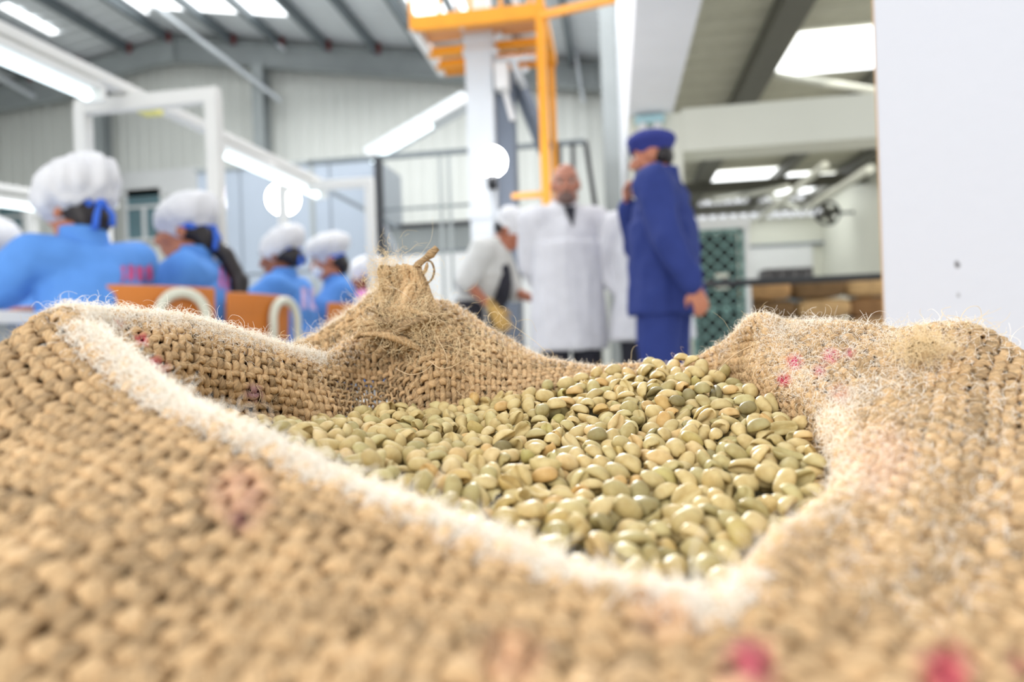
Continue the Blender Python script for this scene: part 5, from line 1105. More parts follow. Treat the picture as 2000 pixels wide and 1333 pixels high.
# settled beans: x, y, z in tenths of a millimetre, rotation (quaternion x, y, z in hundredths), kind, size in per cent
BEAN_ROWS = [
  -1483,2712,-341,11,6,96,4,93, -1501,2117,-300,-12,11,-61,2,90, -1284,2652,-363,-75,55,-16,4,83, -1185,2124,-366,0,-95,-4,5,105, -1244,2581,-356,-27,67,46,0,89, -1193,3012,-387,-95,13,10,0,95,
  -1079,3040,-403,-33,-93,13,6,96, -1141,2198,-411,11,7,85,0,93, -1044,3092,-408,-62,65,41,1,87, -1062,3147,-442,-1,8,-16,4,84, -1006,1959,-441,-11,4,-95,3,87, -927,2448,-423,-85,-33,-36,4,104,
  -1677,3165,-318,12,4,99,3,104, -1321,3594,-413,1,6,52,4,95, -808,3617,-441,-44,87,-18,1,94, -726,3603,-443,1,93,-36,0,95, -991,3594,-452,-2,3,-34,0,104, -742,1791,-513,9,10,57,6,85,
  -642,3573,-447,-67,-73,-10,1,102, -578,3611,-479,-1,2,-97,4,92, -339,3628,-469,-26,14,-16,0,83, -261,3639,-481,1,-3,78,1,93, -152,3919,-453,3,-4,80,6,89, -194,3670,-477,3,3,-84,0,87,
  -198,4048,-445,0,-5,70,4,95, -108,4040,-439,5,1,-85,0,96, 103,3982,-423,6,2,-87,3,104, -225,4324,-422,8,3,-94,6,103, 254,3842,-428,7,-6,-2,0,100, 712,1460,-785,1,10,-86,1,97,
  409,3921,-395,-3,-9,84,3,97, 732,4117,-311,-3,-13,82,0,91, 860,4143,-278,11,-10,-7,1,84, 1071,3323,-353,3,-9,-21,1,100, 787,3351,-333,-6,4,93,0,101, 1038,3770,-305,-4,-11,83,7,100,
  1094,3422,-373,3,-2,92,6,103, 1436,3782,-217,-12,-14,98,1,98, 1172,3188,-384,6,71,8,6,92, 1489,3416,-297,18,12,-96,2,83, 1443,3443,-269,-8,-50,44,1,83, -1339,2647,-357,-3,30,-71,3,96,
  -1176,2648,-327,47,-54,-66,6,94, -1238,2483,-338,-43,-24,-87,4,95, -1267,2538,-329,12,-37,-92,1,102, -1298,2874,-359,11,-35,50,0,97, -1132,2932,-398,-28,-23,63,7,85, -381,1577,-565,-41,-44,-33,1,87,
  -1183,2872,-392,-14,-21,14,3,98, -1048,2956,-372,42,11,-89,2,99, -1000,2853,-376,9,-77,-63,3,97, -1114,3114,-401,-71,-70,-11,6,89, -1433,3620,-398,-6,6,-51,4,90, -904,2810,-372,32,61,68,1,96,
  -857,3154,-408,28,41,81,0,104, -878,2252,-391,22,39,49,4,84, -880,2323,-415,-46,-4,-74,6,87, -848,2528,-411,45,-54,-33,1,85, -863,2690,-391,-67,-68,12,1,100, -898,3074,-393,22,-7,-63,1,89,
  -993,3449,-451,0,9,19,2,82, -1018,1819,-438,11,9,82,6,91, -787,2394,-417,47,-81,-19,0,96, -1187,3743,-433,-4,3,-69,2,95, -1167,3623,-408,65,-72,-19,0,92, -1004,3784,-451,-3,2,-84,4,94,
  -722,2449,-380,-41,-71,-44,0,95, -667,3255,-416,-45,63,39,4,82, -302,4373,-426,-4,-5,98,1,102, -500,2113,-435,-31,-40,40,4,103, -557,2321,-486,11,11,14,1,99, -602,3411,-374,-38,24,47,7,91,
  -458,3652,-471,1,-1,98,7,86, -499,2171,-487,4,-7,40,3,92, -507,2234,-447,92,11,37,1,85, -328,3901,-455,2,-2,52,5,102, -399,2102,-498,24,-93,27,4,98, -422,2211,-493,-70,40,-19,2,93,
  -436,2680,-428,63,61,23,5,94, -435,2965,-451,-27,26,-92,3,87, -352,3109,-436,3,-20,74,0,96, -494,3581,-483,2,1,-29,0,90, -226,2022,-514,-27,-15,-74,2,95, -296,3426,-401,57,-81,3,2,90,
  -353,3766,-441,56,78,13,1,100, -243,2960,-472,30,-75,50,6,95, -256,3119,-417,-82,13,-49,6,103, -310,3846,-446,14,-34,92,0,93, -143,2023,-527,-6,23,94,7,99, -93,3580,-343,-89,-6,-40,5,101,
  -286,3751,-473,3,3,-80,0,93, -37,1902,-586,-9,-35,-83,3,90, -54,3815,-457,5,-1,-26,1,99, 26,2534,-504,0,53,71,3,103, 33,2725,-510,52,44,-46,6,91, -302,4250,-435,5,0,-88,6,95,
  149,2292,-533,6,4,-47,2,104, 54,3454,-390,-9,13,78,6,96, 76,3795,-433,33,93,13,7,87, 202,1836,-594,-40,33,-70,0,88, 201,2372,-588,74,53,31,3,97, 188,3408,-439,11,0,92,1,91,
  167,3832,-438,-1,-6,56,0,89, 200,1465,-594,-47,-35,-80,5,83, 267,2400,-541,-75,-61,-21,1,103, 280,2932,-467,53,-82,15,6,103, 254,3200,-469,78,-38,43,3,97, 436,3180,-426,5,91,-42,4,96,
  13,4028,-409,-88,-8,-1,7,90, 386,2001,-640,-14,43,44,0,99, 452,2075,-594,-51,-56,63,0,104, 323,3887,-414,9,-1,-53,4,99, 506,2087,-610,-71,4,-3,3,87, 517,2288,-579,-20,-7,-53,4,86,
  495,2457,-548,54,-37,75,2,100, 457,3310,-414,42,88,4,3,104, 502,3387,-367,34,-88,31,1,104, 472,3585,-388,-79,55,-25,1,83, 281,4303,-362,-6,-9,96,1,104, 533,1801,-637,2,1,25,4,98,
  541,3534,-372,88,-15,3,7,86, 610,3662,-337,87,-28,-10,2,95, 627,3748,-281,4,54,-8,4,86, 1409,1348,-832,12,3,-25,2,86, 742,3291,-364,-19,-76,-62,3,92, 718,3361,-357,63,-65,37,5,87,
  737,3711,-240,-33,1,78,0,103, 848,2105,-578,38,-91,-15,1,98, 778,3358,-358,72,-68,9,7,83, 736,3282,-316,-19,-4,-15,1,105, 789,3748,-283,51,85,3,3,102, 938,2545,-488,2,85,26,0,84,
  920,3202,-379,85,-50,-17,0,102, 795,3275,-359,-26,37,-89,0,91, 946,3824,-179,-10,7,-36,1,85, 1025,2526,-511,-28,84,-31,1,104, 1089,2571,-465,15,-46,-87,2,88, 1132,2980,-416,24,92,30,1,94,
  1002,3169,-384,17,-12,15,4,95, 982,3463,-360,-6,98,3,3,92, 1342,3579,-289,18,5,-81,3,103, -1261,2666,-332,8,2,-33,0,84, -1113,2692,-343,-83,-5,49,6,83, -787,3873,-462,1,-1,98,0,105,
  -1141,2538,-311,-54,6,-12,0,98, -1192,2615,-301,39,-12,-66,0,95, -1215,2932,-386,33,-20,15,2,86, -1174,3331,-395,-32,44,71,4,84, -1088,2835,-344,44,-21,37,6,87, -1105,2859,-358,-48,-79,-37,2,103,
  -939,3111,-392,-46,-18,70,6,85, -1004,2338,-366,32,-3,-20,2,98, -1000,2452,-360,-12,22,-47,2,98, -982,2568,-347,0,32,-11,7,92, -1009,2798,-344,-6,21,-76,0,92, -1030,2888,-364,3,-50,-81,4,83,
  -1098,2987,-360,-76,15,29,0,91, -948,2985,-340,-98,13,-10,5,99, -867,2185,-357,-20,36,89,2,87, -933,2403,-367,-4,3,75,3,95, -956,2511,-376,-2,85,-16,4,102, -897,2738,-371,4,-70,-32,2,94,
  -900,2968,-367,39,75,0,3,99, -923,3028,-390,46,16,-85,0,93, -782,3156,-381,11,-40,-42,3,96, -824,2289,-397,7,78,-3,7,93, -852,2381,-367,-7,-98,13,4,96, -852,2469,-371,18,29,-28,5,91,
  -802,2927,-384,28,-16,-63,6,101, -837,3008,-356,-95,19,-22,4,101, -783,3073,-361,-4,36,23,7,101, -836,3292,-399,-58,-1,-2,5,88, -776,2445,-376,62,7,-46,1,86, -775,2489,-392,5,-47,-87,6,97,
  -668,2648,-393,77,-4,21,5,104, -732,2914,-393,71,-15,-35,1,94, -759,2998,-352,-47,77,14,0,103, -735,3272,-381,95,19,-19,0,98, -750,3506,-354,28,40,-43,6,84, -632,2060,-412,61,32,-49,3,85,
  -648,2261,-416,-51,-57,-57,4,98, -673,2400,-385,24,56,43,0,93, -649,2480,-410,22,54,52,7,92, -647,3084,-434,38,4,55,3,98, -657,3148,-397,-28,-80,-14,4,94, -685,3214,-383,-26,50,22,0,103,
  -670,3320,-390,-14,-5,-69,0,104, -658,3463,-381,43,83,-36,0,92, -542,2011,-461,-23,-49,-24,1,86, -540,2156,-457,22,-46,-65,0,86, -530,2229,-415,-40,37,-61,0,82, -627,2443,-464,40,-23,19,4,89,
  -578,2669,-413,-8,60,80,3,102, -595,2835,-416,19,-31,-34,4,85, -575,3021,-423,31,-47,-24,7,82, -525,3163,-420,1,25,-48,0,92, -592,3349,-382,93,-35,2,2,105, -539,3388,-404,-22,41,51,4,103,
  -588,3473,-366,12,67,36,0,103, -452,4152,-451,4,0,-53,1,96, -434,1905,-498,86,-5,-25,4,88, -472,2042,-476,-95,0,27,1,94, -439,2190,-440,-31,-6,-21,4,105, -531,2478,-446,-93,-5,-29,4,96,
  -485,2532,-460,-12,-87,-11,2,84, -473,2707,-396,-77,12,-62,0,101, -517,2835,-410,100,1,1,1,98, -427,2921,-450,56,24,-33,0,101, -465,3033,-394,-84,42,-16,2,96, -429,3383,-379,-45,-86,-24,1,96,
  -482,3515,-399,20,34,-73,2,98, -376,3890,-440,3,-31,-30,0,103, -383,1848,-532,-42,36,-49,3,84, -357,2029,-487,-72,43,17,4,85, -363,2154,-475,41,91,-3,6,93, -359,2235,-524,-21,-33,91,0,88,
  -355,2297,-468,61,17,4,4,101, -301,2405,-477,88,-46,7,4,96, -295,2500,-462,65,-66,36,4,93, -360,2951,-449,-42,73,51,5,100, -388,2996,-410,77,40,-6,0,82, -373,3057,-391,7,55,78,3,97,
  -356,3202,-419,-15,-14,34,2,99, -369,3293,-388,58,61,41,3,94, -268,2321,-480,-53,0,-84,1,93, -289,2633,-472,18,89,-30,2,83, -258,2698,-476,-3,-21,30,0,87, -257,2873,-464,9,-41,-91,4,98,
  -307,2919,-452,-9,-12,38,0,83, -281,3051,-428,2,97,-21,7,86, -295,3146,-405,-19,-24,-46,0,93, -266,3226,-435,-3,18,-63,3,91, -270,3379,-388,1,15,12,0,90, -384,4304,-437,4,-2,-47,0,105,
  -228,1817,-506,-31,26,-90,6,101, -166,2069,-501,73,8,-2,7,82, -176,2595,-471,-12,68,-55,3,83, -197,2665,-475,5,28,11,4,105, -202,2775,-468,-32,0,95,6,84, -164,2845,-457,21,45,76,4,90,
  -189,2916,-483,24,-12,96,6,92, -211,3261,-424,-3,75,-31,0,97, -241,3310,-418,-18,25,-62,0,95, -202,3554,-386,-43,17,-79,6,83, -76,1644,-568,-2,-64,-75,3,88, -91,1707,-560,-89,-1,35,5,84,
  -60,1775,-553,-13,-89,5,0,96, -103,1813,-539,-33,35,87,2,95, -61,2056,-556,-85,36,-22,1,88, -61,2138,-542,7,36,-88,1,94, -93,2583,-478,-4,13,97,4,91, -98,2755,-474,-33,-17,19,7,85,
  -113,2989,-447,-47,-71,50,3,98, -158,3375,-450,-4,45,49,1,95, -132,3415,-430,-44,16,-27,7,88, -248,3529,-390,56,-30,77,2,93, 7,3543,-352,-21,-9,96,6,84, -16,1889,-554,3,44,-37,4,97,
  -34,1962,-537,94,33,-4,0,95, 10,2335,-514,18,0,31,1,83, -14,2610,-480,90,-42,6,5,101, 10,2771,-484,48,-21,26,3,100, -64,3301,-442,58,-15,1,5,91, -37,3416,-396,55,-61,-33,1,85,
  3,3444,-371,-1,-42,-41,2,100, -35,3577,-396,2,98,-1,0,95, -23,3595,-344,55,-18,-80,4,92, 58,1914,-549,16,-98,0,6,86, 109,2012,-544,-92,6,-24,3,86, 70,2307,-524,-18,44,44,2,91,
  70,2814,-477,77,-45,-40,0,104, 16,2907,-465,53,83,16,6,94, 61,3121,-451,-36,3,-42,1,104, 55,3305,-418,20,68,-26,0,91, 9,3321,-390,43,39,-54,2,101, 18,3380,-399,17,-4,-71,4,103,
  106,3638,-359,-14,-28,-66,4,99, 156,1541,-599,25,-48,4,4,105, 196,1721,-596,40,57,44,3,100, 178,1719,-588,42,-59,-37,1,84, 201,1767,-557,-36,46,13,3,91, 193,1887,-583,-26,39,88,4,96,
  194,2008,-548,-43,-74,39,0,102, 151,2179,-547,-66,72,-19,7,86, 203,2229,-517,-20,58,47,2,91, 168,2345,-561,85,-5,52,0,84, 161,2495,-514,-45,42,-38,4,92, 161,2780,-480,-29,-4,94,0,83,
  200,2957,-430,62,-38,-68,0,102, 170,3056,-410,14,76,46,4,94, 203,3140,-471,-27,50,-48,3,97, 103,3397,-363,-54,24,-47,0,87, 270,3581,-339,19,-65,-50,1,102, 205,1496,-623,-14,77,56,6,105,
  284,1823,-588,48,-41,39,2,89, 262,1924,-590,72,-21,63,2,101, 281,2592,-494,-12,-38,51,5,95, 236,2650,-511,78,-14,-12,6,96, 300,2698,-477,-9,22,93,5,91, 220,2719,-475,-58,-2,-1,2,90,
  294,3012,-473,82,52,-22,1,89, 236,3035,-451,-3,26,74,4,100, 275,3130,-432,95,21,19,2,92, 227,3236,-441,-21,80,-8,6,103, 233,3404,-383,45,-74,44,2,97, 238,3463,-400,-6,21,-95,3,100,
  237,3527,-370,-20,5,-14,7,98, 194,3731,-344,17,-66,73,6,100, 382,1793,-576,71,-61,8,0,98, 359,1918,-593,51,58,44,3,95, 311,1980,-589,-91,18,-28,5,102, 302,2368,-508,52,-83,-17,0,82,
  332,2468,-535,-3,17,59,4,102, 339,2648,-492,-65,-75,14,4,98, 359,3011,-466,-22,-46,75,0,89, 324,3381,-386,-62,59,-33,2,103, 333,3371,-348,-6,-16,72,1,83, 327,3746,-347,-47,-82,-7,1,97,
  273,3750,-310,26,-12,60,4,92, 386,1491,-635,9,-15,47,0,102, 405,1576,-647,31,-17,89,0,105, 433,1724,-631,90,-21,-37,2,89, 451,1792,-605,-81,59,4,4,104, 454,1976,-580,47,-28,-11,1,96,
  486,2239,-578,-10,-48,45,0,100, 469,2306,-556,37,-59,-57,3,93, 473,2387,-544,-40,-7,91,3,87, 459,2478,-518,10,-15,-64,6,90, 474,2775,-479,-84,-49,17,0,96, 423,3028,-428,61,-25,-3,6,93,
  487,3114,-419,12,-45,-3,2,104, 432,3826,-295,-15,-20,16,0,84, 484,1532,-660,-14,-60,-55,4,102, 536,1609,-608,75,36,-21,1,91, 541,1816,-594,2,16,96,2,102, 539,2120,-561,40,23,-28,4,90,
  567,2317,-545,-89,5,37,0,89, 578,2390,-556,26,34,-41,0,101, 533,2751,-482,-15,7,-63,0,98, 533,2936,-444,12,21,90,2,89, 522,3015,-443,29,37,77,0,88, 532,3110,-427,58,-58,-27,4,83,
  509,3304,-361,91,11,-33,1,90, 539,3440,-347,26,-94,-18,4,93, 511,3492,-333,-89,11,-44,5,89, 477,3555,-359,19,-17,-91,6,97, 516,3842,-280,12,-47,-36,2,86, 576,1668,-617,-33,90,14,2,95,
  644,1720,-638,-37,-18,39,1,88, 596,1983,-601,-48,70,-11,4,98, 611,2086,-585,0,-64,-77,5,88, 641,2321,-547,87,-46,-9,3,94, 636,2370,-507,9,-24,76,0,102, 636,2404,-523,51,68,52,1,100,
  627,2723,-508,6,-21,85,1,86, 607,3162,-409,64,35,64,1,96, 614,3285,-372,16,13,75,0,99, 613,3390,-358,21,38,55,7,104, 606,3476,-337,-78,50,-3,3,83, 596,3553,-345,-93,19,15,1,85,
  607,3617,-317,41,5,1,3,102, 705,1841,-627,5,12,10,4,101, 738,1907,-622,-50,13,73,0,96, 747,2000,-615,6,-26,87,1,98, 762,2070,-588,-5,-34,92,3,93, 749,2241,-567,45,-19,-69,3,98,
  717,2371,-533,61,14,-75,1,100, 701,2679,-461,37,-70,51,0,103, 714,2931,-437,1,-41,-80,2,101, 723,3025,-429,2,78,41,2,88, 722,3147,-402,84,45,14,3,83, 710,3412,-342,-74,-29,-15,3,104,
  685,3479,-345,49,30,20,5,84, 666,3716,-336,-13,3,-91,2,89, 704,3779,-300,-23,-39,89,0,102, 802,1918,-624,33,-59,-67,3,85, 832,2133,-543,7,24,-45,7,88, 777,2180,-555,74,30,9,4,103,
  838,2485,-511,31,-8,41,1,92, 809,2574,-510,-28,76,16,5,87, 744,2639,-493,19,65,-2,0,96, 810,2777,-466,-85,4,45,0,85, 814,2851,-448,-97,-18,13,2,96, 766,3029,-403,-35,-11,-90,2,90,
  750,3090,-362,94,17,29,0,100, 779,3204,-371,-76,-5,31,2,97, 674,3296,-349,59,77,-20,5,85, 708,3456,-306,-14,-1,8,4,89, 782,3808,-248,81,56,7,4,100, 878,2228,-498,3,-41,31,1,102,
  874,2392,-527,-29,95,2,1,85, 897,2409,-483,65,-49,-33,7,93, 856,2738,-430,-13,98,12,3,94, 925,2905,-419,49,85,2,2,89, 910,3023,-414,-41,-52,72,3,96, 840,3209,-355,-18,13,-51,2,104,
  865,3326,-337,-34,20,87,7,90, 802,3447,-333,-83,-50,11,7,101, 893,2208,-540,-62,54,5,2,92, 951,2272,-541,-88,-38,-17,0,100, 967,2379,-542,53,-70,-29,0,84, 1025,2430,-504,2,34,83,3,99,
  983,2859,-392,-70,-39,9,1,102, 1018,3021,-371,-82,45,34,1,103, 924,3118,-367,-27,92,-28,1,95, 942,3193,-341,-31,-53,52,4,100, 907,3273,-342,-19,-32,33,3,102, 852,3538,-305,-15,99,-3,0,104,
  1011,2345,-514,100,8,-2,0,100, 991,2703,-416,23,-49,-77,5,95, 902,2799,-438,-12,28,47,6,82, 1042,2865,-429,-59,-43,-3,0,86, 1067,3193,-326,71,61,-25,0,98, 989,3182,-346,-12,-5,78,4,96,
  958,3264,-297,-48,70,-22,0,96, 983,3403,-341,93,-17,0,0,87, 1157,2743,-480,23,-64,-30,4,95, 977,2729,-386,-9,-14,-31,2,104, 1069,2832,-409,92,10,-33,5,98, 1057,3215,-326,-6,-35,-93,0,84,
  935,3383,-357,92,24,-30,4,88, 1062,3492,-339,-54,47,44,6,85, -1219,2694,-278,53,-11,-8,0,92, -1338,2596,-309,82,-21,-25,5,88, -1281,2524,-286,-6,-14,40,2,97, -1111,2564,-286,-23,45,57,0,94,
  -1149,2610,-333,17,-9,-88,6,92, -1167,2792,-278,-36,10,-8,2,104, -1100,2764,-313,6,22,-89,1,104, -1665,2740,-293,-14,-1,-97,1,102, -1132,2382,-278,24,53,75,0,100, -1173,2470,-322,63,51,-13,1,100,
  -1162,2503,-320,-39,45,76,7,87, -1205,2776,-323,-56,-10,-17,1,103, -1033,2697,-323,47,65,-59,4,83, -1051,2815,-295,31,51,61,3,84, -1249,2846,-315,2,1,-99,1,104, -1269,3151,-407,-1,10,11,1,103,
  -1005,2299,-326,31,-34,84,3,90, -1033,2353,-325,-38,5,68,2,104, -1049,2543,-332,21,-20,-12,4,92, -1012,2718,-319,-5,41,90,0,98, -1072,2897,-309,-57,71,-39,5,101, -1183,2973,-399,29,-4,39,0,90,
  -379,2832,-388,-26,-8,25,0,86, -913,2241,-350,10,-1,13,1,91, -1003,2457,-304,-21,-11,-10,1,101, -975,2492,-319,-70,-9,-34,1,87, -952,2571,-328,-25,29,-46,2,91, -943,2701,-329,-5,93,17,4,83,
  -936,2783,-323,-16,80,-49,3,94, -935,2836,-331,-38,3,46,2,97, -942,2910,-318,17,-98,-6,2,92, -976,3055,-352,24,67,-69,2,87, -858,3085,-339,-79,6,40,1,94, -830,2210,-374,-47,-55,-68,6,89,
  -859,2301,-357,-24,34,-55,7,83, -867,2405,-353,9,19,92,0,99, -886,2515,-377,61,-32,-72,0,85, -889,2585,-366,-33,9,-94,0,82, -860,2699,-373,5,28,-13,0,92, -814,2754,-377,29,-28,-41,3,92,
  -844,2856,-387,-28,-8,66,0,85, -829,2906,-343,21,-16,-30,2,103, -862,3018,-317,83,-54,-15,0,98, -956,3157,-393,-36,-43,-41,2,82, -886,3242,-421,-55,-67,-45,5,105, -810,3362,-377,45,26,58,6,102,
  -770,2285,-398,-49,-32,-81,4,84, -764,2368,-382,70,33,39,1,95, -808,2503,-354,2,-27,-77,3,83, -772,2571,-389,41,-67,-9,5,101, -831,2636,-369,-33,81,47,2,82, -744,2780,-350,40,73,42,1,95,
  -750,2865,-357,-21,-94,24,0,82, -755,2961,-340,-29,-24,88,1,84, -731,3119,-373,-29,35,80,4,96, -834,3268,-367,7,-13,88,3,102, -722,3365,-361,-61,-45,-19,2,101, -793,3448,-349,-13,60,-40,0,97,
  -691,2164,-427,89,45,-3,5,105, -715,2296,-401,-48,-28,-71,0,96, -649,2297,-372,-23,10,-17,0,98, -690,2527,-374,27,13,21,1,99, -706,2580,-384,97,-23,0,0,104, -705,2697,-396,-12,3,-99,1,94,
  -704,2843,-403,56,-70,9,0,86, -705,2952,-373,35,29,-50,0,102, -672,3080,-385,-2,10,98,1,101, -721,3295,-356,-29,-57,71,5,93, -710,3444,-360,40,56,-70,6,86, -682,3487,-344,47,-22,-84,0,98,
  -572,2043,-417,85,44,-27,5,97, -596,2106,-435,-31,-12,-37,2,98, -611,2194,-450,12,29,76,4,102, -572,2279,-438,21,3,97,3,91, -632,2363,-416,15,85,9,5,98, -605,2426,-407,35,-14,78,2,102,
  -596,2547,-404,-31,-44,10,3,104, -624,2704,-370,48,65,-50,7,92, -601,2762,-378,86,7,11,1,99, -598,2908,-422,27,-48,78,6,85, -629,2925,-389,-55,-53,-23,1,100, -611,3043,-383,81,51,8,4,89,
  -599,3213,-372,14,-58,7,3,104, -621,3320,-354,-13,-7,-94,3,92, -649,3391,-333,25,-48,42,4,101, -639,3469,-373,-27,21,20,4,90, -494,1956,-462,-92,34,-8,4,99, -504,2017,-422,36,22,90,2,105,
  -474,2114,-444,-16,86,-21,7,101, -575,2208,-423,-21,17,-45,6,94, -523,2342,-443,11,-9,78,0,84, -480,2462,-441,-63,43,-52,0,97, -545,2598,-437,-3,-93,-1,1,85, -513,2657,-427,-40,62,-23,1,97,
  -489,2977,-396,2,75,-67,5,105, -530,3049,-395,-13,-6,-25,6,96, -501,3114,-401,20,19,-14,3,101, -540,3225,-364,-89,-44,10,1,91, -513,3299,-359,-58,39,-42,0,103, -517,3440,-350,36,-52,17,4,88,
  -587,3512,-330,14,44,88,3,89, -406,1929,-481,-15,16,-56,0,105, -439,2048,-469,27,-5,72,4,103, -401,2148,-461,-1,-1,11,1,92, -365,2217,-468,-16,10,-36,2,101, -398,2315,-439,1,-58,-80,5,95,
  -415,2468,-486,49,22,-82,4,103, -405,2640,-469,-19,-54,82,6,94, -415,2755,-429,-34,51,79,2,103, -360,2894,-410,79,-17,-16,1,88, -444,3066,-371,-43,-1,-73,2,85, -424,3163,-436,19,87,23,3,85,
  -450,3225,-393,-89,-17,-37,5,96, -422,3294,-381,8,47,39,2,102, -430,3463,-374,-2,-48,84,4,100, -413,3503,-391,35,-10,-77,0,86, -402,3809,-452,-22,1,97,1,89, -325,1828,-493,64,41,63,7,104,
  -284,2217,-449,67,37,-64,2,101, -295,2259,-443,-42,58,24,4,97, -325,2364,-456,-5,-7,-58,4,94, -320,2435,-448,4,94,30,5,90, -291,2486,-428,15,-32,-92,0,95, -317,2555,-416,80,51,-31,4,98,
  -329,2703,-438,6,-74,63,3,89, -323,2746,-420,89,-19,0,6,88, -356,2936,-410,6,-38,89,6,83, -378,3042,-399,63,-55,8,1,88, -356,3138,-386,3,-16,17,2,95, -375,3225,-373,-23,-29,58,0,91,
  -315,3332,-348,-55,-77,13,6,94, -375,3407,-388,-4,83,4,2,104, -323,3521,-368,-18,-36,35,0,91, -409,3673,-466,14,30,85,6,93, -247,1844,-533,-33,46,-82,4,82, -294,1900,-487,-24,9,-45,2,88,
  -239,2083,-473,41,-69,-31,0,91, -220,2225,-491,-24,6,13,2,105, -189,2338,-485,-42,-30,78,6,83, -248,2386,-486,41,67,-11,6,86, -234,2445,-481,3,38,-15,7,97, -228,2579,-450,-56,-7,-37,6,102,
  -318,2657,-443,55,-45,57,4,90, -225,2759,-434,34,-10,-55,6,96, -264,2819,-417,-64,57,21,1,102, -321,3217,-385,24,18,92,4,86, -250,3268,-383,17,7,20,2,88, -172,3377,-395,2,-6,-10,0,102,
  -288,3468,-361,-40,83,17,6,91, -258,3543,-342,-4,0,70,0,86, -145,1756,-542,-30,-15,94,3,97, -125,1825,-502,-26,-17,57,0,95, -138,1977,-506,20,-45,75,0,100, -137,2124,-486,27,-64,13,4,105,
  -142,2185,-517,-5,-25,96,4,85, -140,2322,-489,-64,-19,71,2,91, -159,2389,-465,-48,1,-88,7,97, -145,2446,-458,-57,-57,-25,1,105, -81,2527,-437,48,-6,-87,6,99, -132,2721,-456,11,-23,32,6,103,
  -131,2826,-425,-16,13,-66,4,96, -131,2911,-434,-1,13,2,3,88, -160,3066,-442,-61,73,-20,3,92, -129,3209,-411,-7,-15,0,4,102, -142,3298,-395,-56,-12,69,6,99, -153,3447,-382,-26,-18,92,2,94,
  -165,3501,-378,-75,-23,-11,1,89, -159,3566,-347,26,64,62,0,90, -50,1625,-546,65,-45,43,2,84, -46,1718,-557,44,0,77,5,85, -45,1811,-506,52,71,3,1,94, -83,1904,-539,-29,-30,84,3,96,
  -31,1988,-524,4,7,99,0,97, -33,2069,-508,-34,-6,77,0,95, -72,2198,-501,25,-41,-62,5,91, -55,2283,-503,19,-12,-96,0,93, -74,2388,-510,45,53,63,6,83, -83,2470,-493,-16,20,-75,3,96,
  -31,2623,-456,-5,4,8,3,90, -76,2693,-474,-12,55,-8,6,101, -55,2769,-446,5,19,40,6,101, -76,2864,-462,1,-21,-34,2,102, -72,2926,-434,34,35,79,3,91, -92,3023,-432,-32,-39,77,5,105,
  -102,3418,-404,-14,8,-60,1,96, -27,3524,-353,-40,-61,68,1,101, 41,1584,-546,-72,-41,23,2,93, 59,1622,-601,27,-2,82,6,82, 38,1823,-557,-22,46,-55,0,86, 30,1904,-504,66,-74,3,1,96,
  25,2035,-572,-5,4,-100,2,100, -7,2198,-497,94,6,-3,2,97, 32,2418,-507,35,75,19,7,86, -7,2480,-477,88,-12,-44,2,93, 50,2613,-434,47,-81,1,6,91, -15,2694,-458,-44,18,-49,1,87,
  86,2786,-444,-9,-5,-99,1,99, -6,2808,-444,-52,-18,-53,0,102, 27,3055,-407,-39,55,-51,6,104, 7,3060,-418,56,-34,-72,6,89, 2,3141,-425,-21,-24,6,7,95, 40,3175,-416,-67,-11,-47,0,82,
  20,3238,-388,-88,24,-29,1,95, -9,3231,-390,9,-32,16,4,94, 23,3535,-399,6,38,-44,6,98, 39,3607,-374,-71,11,44,5,97, 89,1777,-528,46,-83,19,0,101, 108,1950,-545,-27,-9,-96,7,99,
  102,2054,-539,-37,62,53,0,101, 145,2108,-568,40,31,-41,2,92, 113,2153,-533,16,-3,-95,3,88, 135,2220,-523,-28,-5,-7,5,104, 135,2375,-515,19,18,91,4,98, 148,2473,-494,-34,-61,56,4,98,
  86,2580,-476,-8,4,-87,3,95, 154,2630,-460,-69,0,19,6,88, 152,2813,-428,-21,4,-78,4,104, 125,2860,-477,78,59,15,7,101, 144,3050,-451,54,-24,-44,0,84, 108,3157,-414,-54,49,-48,6,96,
  116,3205,-397,-35,3,-10,4,85, 136,3334,-368,81,-3,-41,4,88, 77,3374,-352,47,-15,-66,1,100, 212,1538,-586,-22,39,81,5,84, 208,1656,-604,28,55,-74,2,93, 255,1690,-557,-82,-48,30,1,87,
  267,1708,-551,-27,16,-65,0,93, 242,2000,-510,17,-40,6,4,98, 272,2007,-550,-29,-9,83,6,95, 216,2054,-562,-40,17,-87,0,84, 254,2127,-572,51,-7,-9,0,95, 211,2172,-517,-25,0,21,4,84,
  188,2560,-489,-7,54,-32,1,88, 169,2586,-467,-84,-8,51,1,103, 232,2634,-466,25,34,-79,2,103, 201,2696,-455,62,-14,11,1,95, 166,2870,-425,-44,-24,-71,3,87, 243,2953,-428,42,-79,-44,4,88,
  233,3061,-400,16,31,45,1,90, 217,3126,-425,21,2,61,5,92, 161,3181,-415,74,45,43,1,100, 185,3375,-383,58,-34,-8,1,100, 155,3458,-387,24,26,43,0,93, 107,3537,-376,-96,-29,-2,0,96,
  316,3550,-321,-5,0,2,4,96, 149,3660,-343,6,35,76,4,96, 334,1426,-617,42,-24,-59,4,88, 273,1552,-660,53,31,-37,6,84, 356,1607,-619,20,-38,-80,3,89, 324,1740,-574,29,70,-10,4,99,
  175,1906,-551,-35,-5,53,4,98, 225,1927,-542,-4,51,44,6,101, 316,1972,-560,23,-25,-22,4,87, 312,2096,-550,24,69,35,3,89, 295,2189,-537,13,17,34,3,98, 218,2311,-491,-37,-51,-30,4,89,
